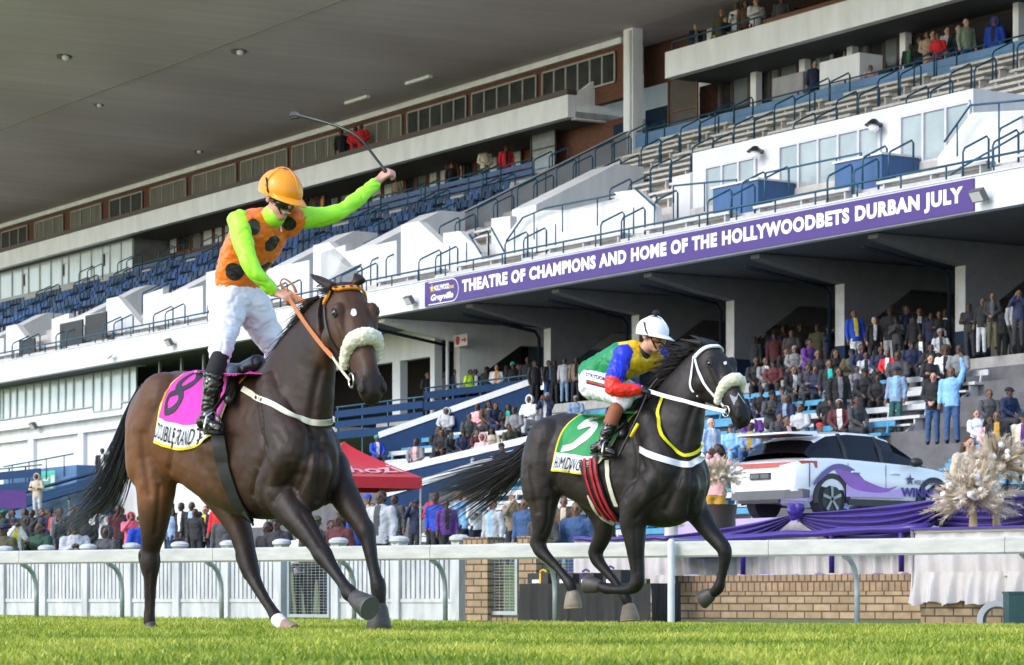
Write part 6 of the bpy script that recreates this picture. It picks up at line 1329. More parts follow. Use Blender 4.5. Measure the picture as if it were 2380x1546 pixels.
def hand(mb, W_, d, nrm, curl, sc_=1., thumb=1):
    """W_ wrist, d along the palm, nrm the back of the hand; fingers bend away from nrm"""
    d = d.normalized(); nrm = (nrm - d * nrm.dot(d)).normalized(); s_ = d.cross(nrm)
    K = [(-.032, .072), (-.011, .078), (.011, .075), (.030, .066)]
    for x, L in K: mb.limb([W_ + s_ * x * .5 * sc_, W_ + (s_ * x + d * L) * sc_], [.016 * sc_, .0125 * sc_], 8)
    for (x, L), fl in zip(K, (.040, .046, .042, .032)):
        q_ = W_ + (s_ * x + d * L) * sc_; pts = [q_]; a = 0
        for k in range(3): a += curl * (.9 + .1 * k); q_ = q_ + (d * math.cos(a) - nrm * math.sin(a)) * fl * (1 - .2 * k) * sc_ * .8; pts.append(q_)
        mb.limb(pts, [.0112 * sc_, .0105 * sc_, .0095 * sc_, .0085 * sc_], 8)
    t0 = W_ + (s_ * -.028 * thumb + d * .022) * sc_; mb.limb([t0, t0 + (s_ * -.026 * thumb + d * .026 - nrm * .012) * sc_, t0 + (s_ * -.014 * thumb + d * .052 - nrm * .034) * sc_], [.0135 * sc_, .0115 * sc_, .0095 * sc_], 8)
def oval(mb, stations, lat, n=26):
    """body loft: (centre, half width, half depth, forward axis)"""
    rings = []
    for c, w_, d_, fw in stations: rings.append([c + lat * (w_ * math.copysign(abs(math.cos(t)) ** .85, math.cos(t))) + fw * (d_ * math.sin(t)) for t in [2 * math.pi * k / n for k in range(n)]])
    return mb.loft(rings)
def spine(P, pts, up_hint):
    out = [];
    for i, (u, v, t, w_, d_) in enumerate(pts): out.append((P(u, v, t), w_, d_))
    res = []
    for i, (c, w_, d_) in enumerate(out):
        a = (out[min(i + 1, len(out) - 1)][0] - out[max(i - 1, 0)][0]).normalized(); fw = up_hint - a * up_hint.dot(a); res.append((c, w_, d_, fw.normalized()))
    return res
def helmet(C, f, u, m, par, r=.132, pom=None, peak=True, strap=True):
    f = f.normalized(); u = (u - f * u.dot(f)).normalized(); l = u.cross(f); M = Matrix((l, f, u)).transposed(); p = lambda x, y, z: C + l * x + f * y + u * z; mb = MB(); rings = []
    for k in range(13):
        th = math.pi * .52 * k / 12 + .03; rings.append([p(r * .90 * math.sin(th) * math.cos(t), r * 1.07 * math.sin(th) * math.sin(t) - .012, r * .91 * math.cos(th)) for t in [2 * math.pi * i / 32 for i in range(32)]])
    rings.append([p(r * .87 * math.cos(t), r * 1.03 * math.sin(t) - .012, -.038) for t in [2 * math.pi * i / 32 for i in range(32)]]); rings.append([p(r * .80 * math.cos(t), r * .95 * math.sin(t) - .012, -.036) for t in [2 * math.pi * i / 32 for i in range(32)]])
    mb.loft(rings); h = mb.build('helmet', m, par, auto=60)
    bm = bmesh.new(); bm.from_mesh(h.data)
    for v in bm.verts: v.co += v.normal * .003 * noise.noise(v.co * 22)
    bm.to_mesh(h.data); bm.free()
    if peak:
        mb = MB(); g = []
        for j in range(5):
            for i in range(17):
                t = math.pi * (.14 + .72 * i / 16); rr = 1 + .075 / r * (j / 4) * math.sin((i / 16) * math.pi) ** .6; g.append(p(r * .89 * math.cos(t) * (1 + (rr - 1) * .5), r * 1.05 * math.sin(t) * rr - .012, -.012 - .030 * (j / 4) ** 1.5))
        mb.add(g, [(j * 17 + i, j * 17 + i + 1, (j + 1) * 17 + i + 1, (j + 1) * 17 + i) for j in range(4) for i in range(16)]); o = mb.build('peak', m, h, smooth=True); sm = o.modifiers.new('t', 'SOLIDIFY'); sm.thickness = .006
    mb = MB()
    for t0 in (0, math.pi / 2): mb.tube([p(*(r * 1.004 * (.9 * math.sin(a) * math.cos(t0) if t0 == 0 else 0), r * 1.004 * (1.07 * math.sin(a)) - .012 if t0 else -.012, r * .985 * math.cos(a))) if False else (p(r * .905 * math.sin(a), -.012, r * .983 * math.cos(a)) if t0 == 0 else p(0, r * 1.075 * math.sin(a) - .012, r * .983 * math.cos(a))) for a in [-1.5 + 3 * k / 20 for k in range(21)]], .0028, 6)
    mb.build('seam', m, h, smooth=True)
    if pom: mb = MB(); mb.ell(p(0, -.01, r * .98 + .02), .030, .030, .027); mb.build('pompom', pom, h, smooth=True)
    mb = MB(); mb.tube([p(r * .91 * math.cos(a), r * 1.08 * math.sin(a) - .012, -.005 + .050 * (1 - math.sin(a)) * .5 * 1) for a in [math.pi * (.08 + .84 * k / 20) - math.pi * .0 for k in range(21)][::-1]], .008, 6)
    if strap:
        mb = MB()
        for sg in (-1, 1): mb.tube([p(sg * r * .90, -.02, .06), p(sg * r * .90, .02, -.01), p(sg * .078, .055, -.06), p(sg * .02, .075, -.128)], .0065, 6)
        mb.build('chin_strap', BLKLEATHER, h, smooth=True)
    return h, p
def goggles(p, lensm, par):
    mb = MB(); rings = []
    for k in range(15):
        a = -1.15 + 2.3 * k / 14; x, y = .082 * math.sin(a), .028 + .075 * math.cos(a); h = .026 * (1 - .35 * (abs(a) / 1.15) ** 3) - .008 * math.exp(-(a / .16) ** 2)
        rings.append([p(x, y, -.018 + h), p(x * 1.05, y + .006, -.018 + h * .5), p(x * 1.05, y + .007, -.018 - h * .4), p(x, y, -.018 - h * .95), p(x * .9, y - .008, -.018)])
    mb.loft(rings); g = mb.build('goggles', lensm, par, auto=50)
    mb = MB(); mb.tube([r[0] for r in rings], .005, 6); mb.tube([r[3] for r in rings], .004, 6)
    mb.tube([p(.085 * math.sin(a), .028 + .1 * math.cos(a) * .75, -.012) for a in [1.15 + (2 * math.pi - 2.3) * k / 18 for k in range(19)]], .009, 6); mb.build('goggle_frame', BLKLEATHER, g, smooth=True)
WBREECH = mat('white_breeches', (.74, .73, .80), .55, var=.04, scale=8, bump=.12)
def dotmat(name, base, dots, root):                  # printed spots: round patches on the cloth at fixed places
    m = bpy.data.materials.new(name); m.use_nodes = True; n = m.node_tree.nodes; l = m.node_tree.links; p = n['Principled BSDF']; p.inputs['Roughness'].default_value = .42; p.inputs['Sheen Weight'].default_value = .1
    tc = n.new('ShaderNodeTexCoord'); acc = None
    for c, r in dots:
        d = n.new('ShaderNodeVectorMath'); d.operation = 'DISTANCE'; d.inputs[1].default_value = tuple(Vector(c) - root); l.new(tc.outputs['Object'], d.inputs[0]); q_ = n.new('ShaderNodeMath'); q_.operation = 'LESS_THAN'; q_.inputs[1].default_value = r; l.new(d.outputs['Value'], q_.inputs[0])
        if acc is None: acc = q_
        else: a = n.new('ShaderNodeMath'); a.operation = 'MAXIMUM'; l.new(acc.outputs[0], a.inputs[0]); l.new(q_.outputs[0], a.inputs[1]); acc = a
    mx = n.new('ShaderNodeMix'); mx.data_type = 'RGBA'; mx.inputs[6].default_value = (*base, 1); mx.inputs[7].default_value = (.012, .010, .012, 1); l.new(acc.outputs[0], mx.inputs[0]); l.new(mx.outputs[2], p.inputs['Base Color'])
    nz = n.new('ShaderNodeTexNoise'); nz.inputs['Scale'].default_value = 9; l.new(tc.outputs['Object'], nz.inputs[0]); b = n.new('ShaderNodeBump'); b.inputs['Strength'].default_value = .25; b.inputs['Distance'].default_value = .02; l.new(nz.outputs[0], b.inputs['Height']); l.new(b.outputs[0], p.inputs['Normal']); return m
def wrinkle(o, amp, sc_, st=(1, 1, 1)):
    me = o.data; n = len(me.vertices)
    for v in me.vertices:
        c = v.co; q_ = Vector((c.x * sc_ * st[0], c.y * sc_ * st[1], c.z * sc_ * st[2])); w_ = q_ * .8 + Vector((noise.noise(q_ * .5), noise.noise(q_ * .5 + Vector((9, 3, 1))), noise.noise(q_ * .5 + Vector((2, 7, 5))))) * 1.2
        v.co = c + v.normal * amp * (1.1 * noise.noise(q_) - 1.3 * (1 - abs(noise.noise(w_))) ** 6 + .35 * noise.noise(q_ * 2.3))
# --- first jockey: standing tall in the irons, whip arm flung out
P = HORSE1.P; e1, n1 = HORSE1.e, HORSE1.n; Zv = Vector((0, 0, 1))
J1 = tag(empty('person', P(555, 700, 0)), 'jockey in orange silks with black spots, lime sleeves, raising a whip', 'jockey')
mb = MB(); hc = P(650, 462, .0); f = Vector((.68, -.66, -.36)); u_ = Vector((.24, -.20, .94)); hp, hax = head_prims(mb, hc, f, u_)
mb.limb([hc + Vector((-.02, .02, -.06)), P(632, 500, 0)], [.055, .062], 12); lat = (n1 * .96 + e1 * -.18).normalized()
tor = [(553, 700, 0, .15, .11), (553, 655, 0, .145, .105), (566, 610, 0, .15, .115), (594, 562, 0, .175, .125), (616, 522, 0, .165, .10), (630, 500, 0, .07, .06)]
oval(mb, spine(P, tor, e1), lat)
A1 = [[(556, 516, -.19, .060), (581, 614, -.25, .044), (632, 672, -.12, .034), (642, 680, -.10, .030)], [(688, 506, .19, .060), (782, 497, .42, .044), (868, 430, .69, .034), (878, 421, .72, .030)]]
for a in A1: mb.limb([P(*q_[:3]) for q_ in a], [q_[3] * k_ for q_, k_ in zip(a, (.7, .65, .8, 1))], 12)
L1 = [[(530, 712, -.09, .10), (516, 795, -.245, .066), (511, 830, -.275, .055), (498, 880, -.315, .052), (487, 962, -.335, .040)], [(585, 712, .09, .10), (640, 808, .24, .066), (628, 870, .30, .055), (612, 965, .335, .040)]]
for a in L1: mb.limb([P(*q_[:3]) for q_ in a], [q_[3] for q_ in a], 12)
w1, w2 = P(648, 682, -.09), P(882, 417, .73)
hand(mb, w1, (P(678, 690, -.06) - w1), Vector((.1, -.7, .7)), .95, 1.0, thumb=1)
hand(mb, w2, (P(905, 398, .78) - w2), Vector((-.3, -.6, .6)), 1.15, 1.05, thumb=1)
organic(mb, 'body', SKIN['l'], J1, voxel=.0085, smooth=2)
rt = rootloc(J1); ORG = (.78, .165, .003)
def spot(u, v, t=-.16): return P(u, v, t)
mb = MB(); oval(mb, spine(P, [(550, 672, 0, .162, .122), (553, 650, 0, .176, .132), (566, 606, 0, .182, .142), (594, 560, 0, .212, .150), (616, 522, 0, .204, .126), (630, 503, 0, .085, .075)], e1), lat)
mb.limb([P(560, 520, -.16), P(575, 530, -.15)], [.085, .09], 12); mb.limb([P(682, 508, .16), P(670, 520, .15)], [.085, .09], 12)
tb_ = organic(mb, 'silks', PURPC, J1, voxel=.010, smooth=5); wrinkle(tb_, .006, 14, (1, 1, 2.2))
bv = BVHTree.FromPolygons([tuple(Vector(v.co) + rt) for v in tb_.data.vertices], [tuple(p.vertices) for p in tb_.data.polygons])
def onbody(bv, u, v):
    o = Vector((0, 0, CZ)); h = bv.ray_cast(o, (PY(u, v, 10) - o).normalized()); return h[0]
ds = []
for u, v, r in [(574, 472, .045), (593, 527, .052), (632, 566, .056), (546, 631, .062), (616, 624, .055), (672, 520, .045), (664, 640, .05), (606, 664, .03), (652, 600, .04), (520, 560, .05)]:
    h = onbody(bv, u, v)
    if h is not None: ds.append((h, r))
for k in range(7): ds.append((P(545 + 16 * k, 640 - 18 * k + (k % 2) * 30, .2), .05))
tb_.data.materials.clear(); tb_.data.materials.append(dotmat('orange_silk', ORG, ds, rt))
LIME = mat('lime_silk', (.36, .86, .035), .42, var=.05, scale=6, bump=.15)
for a, wr in ((A1[0], 1.32), (A1[1], 1.30)):
    mb = MB(); pts = smoothpath([(q_[0], q_[1], q_[2], q_[3] * (wr - .12) + .004) for q_ in a[:3]], 14); pts[0] = (*pts[0][:3], .078); mb.limb([P(*q_[:3]) for q_ in pts], [q_[3] for q_ in pts], 16)
    o = organic(mb, 'sleeve', LIME, J1, voxel=.009, smooth=4); wrinkle(o, .0075, 11)
mb = MB(); mb.limb([P(636, 502, -.0), hc + Vector((-.03, .03, -.10))], [.075, .066], 14); organic(mb, 'collar', LIME, J1, voxel=.010, smooth=3)
mb = MB(); oval(mb, spine(P, [(556, 742, 0, .10, .09), (553, 715, 0, .175, .135), (553, 685, 0, .175, .132), (553, 664, 0, .158, .118)], e1), lat)
for a in L1:
    pts = smoothpath([(a[0][0], a[0][1], a[0][2], .125), ((a[0][0] * .5 + a[1][0] * .5), (a[0][1] + a[1][1]) / 2, (a[0][2] + a[1][2]) / 2, .105), (a[1][0], a[1][1], a[1][2], .082), (a[1][0] * .55 + a[2][0] * .45, a[1][1] * .55 + a[2][1] * .45, a[1][2] * .5 + a[2][2] * .5, .078), (a[2][0], a[2][1], a[2][2], .066)] if a is L1[0] else [(a[0][0], a[0][1], a[0][2], .125), (612, 760, .17, .105), (640, 808, .24, .084), (636, 838, .27, .068)], 14); mb.limb([P(*q_[:3]) for q_ in pts], [q_[3] for q_ in pts], 18)
o = organic(mb, 'breeches', WBREECH, J1, voxel=.0105, smooth=4); wrinkle(o, .008, 13, (1, 1, 1.6))
SOCK = mat('black_sock', (.012, .012, .013), .8, var=.2)
def boot(par, P, top, ankle, heel, toe, r0, m, sock=None, sockm=None):
    if sock: mb = MB(); mb.limb([P(*sock), P(*top)], [.060, .057], 14); organic(mb, 'sock', sockm, par, voxel=.009, smooth=2)
    mb = MB(); T_, A_, H_, O_ = P(*top), P(*ankle), P(*heel), P(*toe); mb.tube([T_, T_.lerp(A_, .35), T_.lerp(A_, .75), A_], [r0, r0 * .98, r0 * .8, r0 * .72], 16); d = (O_ - H_).normalized()
    mb.limb([H_ + Zv * .045, A_, H_.lerp(O_, .45) + Zv * .05, H_.lerp(O_, .75) + Zv * .036, O_ + Zv * .03], [.040, .048, .044, .040, .031], 14)
    b = organic(mb, 'boot', mat('black_boot', (.012, .010, .010), .2, var=.25, scale=9, spec=.6, coat=.3), par, voxel=.008, smooth=3); wrinkle(b, .006, 18, (1, 1, 2))
    mb = MB(); s_ = d.cross(Zv).normalized(); q0, q1 = H_ - d * .03, O_ + d * .025; mb.loft([[q0.lerp(q1, k) + s_ * (w_ * sg) + Zv * z for sg, z in ((-1, -.004), (1, -.004), (1, .012), (-1, .012))] for k, w_ in ((0, .02), (.1, .034), (.4, .03), (.7, .043), (.92, .036), (1, .014))]); mb.build('sole', SOCK, b, auto=40)
    return H_, O_, d, s_
H_, O_, d_, s_ = boot(J1, P, (498, 868, -.32), (484, 962, -.345), (470, 1000, -.35), (507, 1006, -.35), .066, None, sock=(511, 832, -.28), sockm=SOCK)
boot(J1, P, (622, 872, .32), (612, 962, .345), (598, 996, .35), (636, 1002, .35), .064, None, sock=(634, 838, .28), sockm=SOCK)
def stirrup(par, P, H_, O_, d_, s_, leather_top):
    c = H_.lerp(O_, .68); mb = MB(); mb.tube([c - s_ * .062 - Zv * .012, c - s_ * .062 + Zv * .03, c - s_ * .045 + Zv * .09, c + Zv * .125, c + s_ * .045 + Zv * .09, c + s_ * .062 + Zv * .03, c + s_ * .062 - Zv * .012, c - s_ * .062 - Zv * .012], .0075, 8); st = mb.build('stirrup', CHROME, par, smooth=True)
    mb = MB(); a = c + Zv * .125; tube_flat(mb, [a, a.lerp(leather_top, .5), leather_top], [d_, d_, d_], .022, .006); mb.build('stirrup_leather', BLKLEATHER, par)
stirrup(HORSE1.root, P, H_, O_, d_, s_, P(535, 900, -.27))
HELO = mat('orange_helmet_silk', (.84, .30, .012), .38, var=.05, scale=5, coat=.1, bump=.1)
h_, hpf = helmet(hc + hax[2] * .050, hax[1], hax[2], HELO, J1, r=.142)
goggles(hp, mat('dark_lens', (.012, .012, .016), .06, var=0, coat=1), J1)
mb = MB(); mb.tube([hp(-.026, .096, -.064), hp(0, .102, -.060), hp(.026, .096, -.064)], .005, 6); mb.build('mouth', mat('teeth', (.6, .55, .5), .4), J1)
mb = MB(); z_ = onbody(bv, 652, 527) or P(652, 527, -.1); mb.limb([z_, z_ + Vector((.006, -.006, -.028))], [.006, .005], 8); mb.build('zip_tag', LETTER, J1)
# whip
fist = w2 + (P(905, 398, .78) - w2).normalized() * .075; wp = [P(906, 412, .78), P(897, 400, .76), P(872, 366, .72), P(836, 322, .66), P(790, 296, .60), P(735, 279, .54), P(690, 268, .50), P(675, 270, .49)]
wp2 = smoothpath([tuple(x) for x in wp], 40); mb = MB(); mb.tube(wp2, [.013 if k < 8 else (.0085 if k < 28 else .012) for k in range(41)], 8); o = mb.build('whip', BLKLEATHER, smooth=True); tag(o, 'black riding whip held high by the jockey in orange', 'whip')
mb = MB(); mb.tube(wp2[33:], [.016, .024, .027, .026, .026, .026, .025, .018], 8, ry=.009); pd = mb.build('popper', BLKLEATHER, o); 
REINO = mat('tan_rein', (.47, .155, .045), .5, var=.15); bit1 = HORSE1.H(.49, -.072, -.112); hnd = P(672, 692, -.07)
rein(HORSE1, hnd, bit1.lerp(hnd, .28), .02, REINO, .030); rein(HORSE1, bit1.lerp(hnd, .28), bit1, .005, CREAMSTRAP, .016)
rein(HORSE1, P(668, 676, -.05), P(735, 712, .02), .01, REINO, .028)
lp = smoothpath([tuple(P(668, 680, -.06)), tuple(P(652, 660, -.05)), tuple(P(660, 648, -.03)), tuple(P(680, 662, -.02)), tuple(P(688, 680, -.02))], 16); mb = MB(); mb.tube(lp, .013, 8, ry=.004); mb.build('rein', REINO, HORSE1.root, smooth=True)
# --- second jockey: crouched over the withers
P = HORSE2.P; e2, n2 = HORSE2.e, HORSE2.n
J2 = tag(empty('person', P(1400, 900, 0)), 'crouched jockey in green, yellow, blue and red silks with a white cap', 'jockey')
mb = MB(); hc = P(1517, 782, .0); hp, hax = head_prims(mb, hc, Vector((.74, -.66, -.18)), Vector((.18, -.05, .96))); lat = n2
mb.limb([hc + Vector((-.02, .03, -.06)), P(1492, 822, 0)], [.055, .062], 12)
tor = [(1383, 888, 0, .15, .12), (1412, 862, 0, .145, .115), (1450, 842, 0, .16, .125), (1482, 832, 0, .165, .11), (1498, 822, 0, .07, .07)]
oval(mb, spine(P, tor, Vector((e2.x * .6, e2.y * .6, -1))), lat)
A2 = [[(1450, 826, -.19, .060), (1424, 900, -.36, .046), (1480, 905, -.25, .036), (1490, 904, -.23, .032)], [(1530, 830, .19, .060), (1552, 886, .26, .044), (1532, 905, .10, .034), (1528, 906, .08, .030)]]
for a in A2: mb.limb([P(*q_[:3]) for q_ in a], [q_[3] * k_ for q_, k_ in zip(a, (.7, .65, .8, 1))], 12)
L2 = [[(1388, 890, -.09, .10), (1452, 924, -.22, .060), (1426, 962, -.27, .050), (1402, 1030, -.33, .040)], [(1400, 890, .09, .10), (1480, 918, .26, .066), (1450, 965, .29, .050), (1420, 1030, .33, .040)]]
for a in L2: mb.limb([P(*q_[:3]) for q_ in a], [q_[3] for q_ in a], 12)
organic(mb, 'body', SKIN['l'], J2, voxel=.0085, smooth=2)
GL = mat('black_glove', (.014, .014, .015), .6, var=.2)
for wr, tg, th in ((P(1488, 905, -.23), P(1512, 908, -.20), 1), (P(1530, 906, .09), P(1545, 910, .05), -1)):
    mb = MB(); mb.limb([wr, wr + (tg - wr) * .3], [.034, .034], 10); hand(mb, wr, tg - wr, Vector((.1, -.5, .8)), 1.05, 1.1, thumb=th); organic(mb, 'glove', GL, J2, voxel=.008, smooth=1)
GRS = mat('green_silk', (.008, .22, .065), .42, var=.06, scale=6, bump=.15); YES = mat('yellow_silk', (.78, .50, .006), .42, var=.05, scale=6, bump=.15); BLS = mat('blue_silk', (.012, .030, .55), .42, var=.06, scale=6, bump=.15); RES = mat('red_silk', (.80, .030, .015), .42, var=.05, scale=6, bump=.15)
mb = MB(); oval(mb, spine(P, [(1372, 878, 0, .165, .13), (1385, 872, 0, .172, .138), (1412, 856, 0, .172, .138), (1450, 838, 0, .192, .150), (1484, 828, 0, .185, .135), (1500, 818, 0, .085, .08)], Vector((e2.x * .6, e2.y * .6, -1))), lat)
mb.limb([P(1455, 826, -.16), P(1465, 836, -.14)], [.088, .09], 12); mb.limb([P(1525, 832, .16), P(1515, 838, .14)], [.088, .09], 12)
cA, cB = P(1432, 812, -.1), P(1448, 890, -.1)
def silk2(c):
    g = c; k = (CX + F * g.x / g.y); vv = HY - F * (g.z - CZ) / g.y; return 1 if k > 1446 - (835 - vv) * .25 else 0
o = organic(mb, 'silks', [GRS, YES], J2, voxel=.010, smooth=5, fmat=silk2); wrinkle(o, .006, 14)
for a in A2:
    mb = MB(); pts = smoothpath([(q_[0], q_[1], q_[2], q_[3] * 1.35 + .004) for q_ in a[:3]], 14); pts[0] = (*pts[0][:3], .092); mb.limb([P(*q_[:3]) for q_ in pts], [q_[3] for q_ in pts], 16)
    el = P(*a[1][:3]); up_ = (P(*a[0][:3]) - el).normalized(); o = organic(mb, 'sleeve', [BLS, RES], J2, voxel=.009, smooth=4, fmat=lambda c, el=el, up_=up_: 0 if (Vector(c) - el).dot(up_) > .055 else 1); wrinkle(o, .007, 20)
mb = MB(); oval(mb, spine(P, [(1362, 884, 0, .09, .08), (1368, 884, 0, .15, .12), (1385, 880, 0, .178, .142), (1410, 868, 0, .162, .128)], Vector((e2.x * .6, e2.y * .6, -1))), lat)
for a in L2:
    pts = smoothpath([(a[0][0] - 6, a[0][1] + 2, a[0][2], .135), ((a[0][0] + a[1][0]) / 2, (a[0][1] + a[1][1]) / 2, (a[0][2] + a[1][2]) / 2, .105), (a[1][0], a[1][1], a[1][2], .074), (a[1][0] * .6 + a[2][0] * .4, a[1][1] * .6 + a[2][1] * .4, (a[1][2] + a[2][2]) / 2, .068)], 14); mb.limb([P(*q_[:3]) for q_ in pts], [q_[3] for q_ in pts], 18)
o = organic(mb, 'breeches', WBREECH, J2, voxel=.0105, smooth=4); wrinkle(o, .007, 13)
bv2 = BVHTree.FromPolygons([tuple(Vector(v.co) + rootloc(J2)) for v in o.data.vertices], [tuple(p.vertices) for p in o.data.polygons])
def brpt(x, y):
    u, v = 1361 + 47 * x, 874 + 12 * x - 9 * y; h = onbody(bv2, u, v); q_ = h if h is not None else P(u, v, -.2); return q_ + (Vector((0, 0, CZ)) - q_).normalized() * .006
mb = MB(); text_on(mb, 'STRYDOM', brpt, bold=.02, sub=2); mb.build('lettering', mat('navy_letter', (.02, .02, .12), .5, var=0), o)
def bstr(k): return [brpt(.04 + .92 * j / 16, -1.0 - k) for j in range(17)]
for k, cm in ((0, GRS), (.35, RES), (.7, mat('navy_letter', (.02, .02, .12), .5, var=0))): mb = MB(); mb.tube(bstr(k), .0055, 5); mb.build('trouser_stripe', cm, o)
H_, O_, d_, s_ = boot(J2, P, (1418, 985, -.31), (1400, 1034, -.335), (1382, 1056, -.34), (1424, 1060, -.34), .060, None, sock=(1432, 952, -.285), sockm=mat('tan_sock', (.26, .085, .035), .6, var=.1))
boot(J2, P, (1440, 985, .31), (1420, 1032, .335), (1402, 1054, .34), (1444, 1058, .34), .060, None, sock=(1458, 950, .285), sockm=mat('tan_sock', (.26, .085, .035), .6, var=.1))
stirrup(HORSE2.root, P, H_, O_, d_, s_, P(1450, 985, -.27))
h_, hpf = helmet(hc + hax[2] * .035, hax[1], hax[2], mat('white_helmet_silk', (.74, .75, .80), .4, var=.04, bump=.1), J2, r=.130, pom=SOCK)
goggles(hp, mat('amber_lens', (.34, .10, .012), .06, var=.4, scale=20, coat=1), J2)
n0, n1_ = hc + Vector((-.02, .03, -.06)), P(1492, 822, 0); mb = MB(); mb.tube([n0.lerp(n1_, .55), n0.lerp(n1_, .8), n0.lerp(n1_, 1.05)], [.0615, .066, .078], 18); mb.build('collar', mat('black_collar', (.02, .018, .018), .6), J2, auto=50)
mb = MB(); mb.tube([hp(-.022, .097, -.064), hp(0, .103, -.062), hp(.022, .097, -.064)], .005, 6); mb.build('mouth', mat('lip', (.22, .07, .06), .5), J2)
mb = MB(); z_ = P(1506, 850, -.12); mb.limb([z_, z_ + Vector((.0, -.004, -.04))], [.011, .010], 8); 
wp = [P(1530, 880, -.19), P(1508, 908, -.21), P(1480, 972, -.32), P(1437, 1062, -.37)]; mb = MB(); mb.tube(smoothpath([tuple(x) for x in wp], 24), [.012] * 8 + [.008] * 12 + [.011] * 5, 8); o = mb.build('whip', BLKLEATHER, smooth=True); tag(o, 'black riding whip pointing down beside the green saddlecloth', 'whip')
mb = MB(); mb.tube([P(1483, 985, -.34), P(1466, 1015, -.345)], .0135, 8); mb.build('yellow_grip', YELB, o, smooth=True)
bit2 = HORSE2.H(.49, -.072, -.112); rm_ = P(1588, 931, -.22); rein(HORSE2, P(1506, 908, -.21), rm_, .004, WSTRAP, .030); rein(HORSE2, rm_, bit2, .004, WSTRAP, .028); rein(HORSE2, P(1530, 908, .08), HORSE2.H(.49, .072, -.112), .02, WSTRAP, .025)
# ---------------------------------------------------------------- spectators
DK = mat('dark_features', (.010, .007, .006), .5, var=0); LIPM = mat('lips', (.16, .06, .05), .5, var=0)
POSES = {'down': [((.24, .02, 1.14), (.25, -.06, .90))] * 2, 'clasp': [((.25, .0, 1.15), (.05, -.20, 1.0))] * 2, 'fold': [((.25, -.06, 1.15), (-.10, -.19, 1.19)), ((.25, -.06, 1.14), (-.10, -.16, 1.13))],
         'up': [((.27, -.06, 1.63), (.24, -.12, 1.90)), ((.24, .02, 1.14), (.25, -.06, .90))], 'phone': [((.23, -.16, 1.24), (.05, -.27, 1.52))] * 2, 'clap': [((.24, -.06, 1.17), (.04, -.30, 1.29))] * 2,
         'sit': [((.24, -.06, .76), (.10, -.30, .62))] * 2, 'sitfold': [((.25, -.10, .76), (-.08, -.22, .80)), ((.25, -.10, .75), (-.08, -.20, .74))]}
HEADZ = {k: (0., 1.60) for k in POSES}; HEADZ['sit'] = (-.05, 1.17); HEADZ['sitfold'] = (-.05, 1.17)
PROTO = {}
ZV = Vector((0, 0, 1))
def store(o): sc.collection.objects.unlink(o); return o
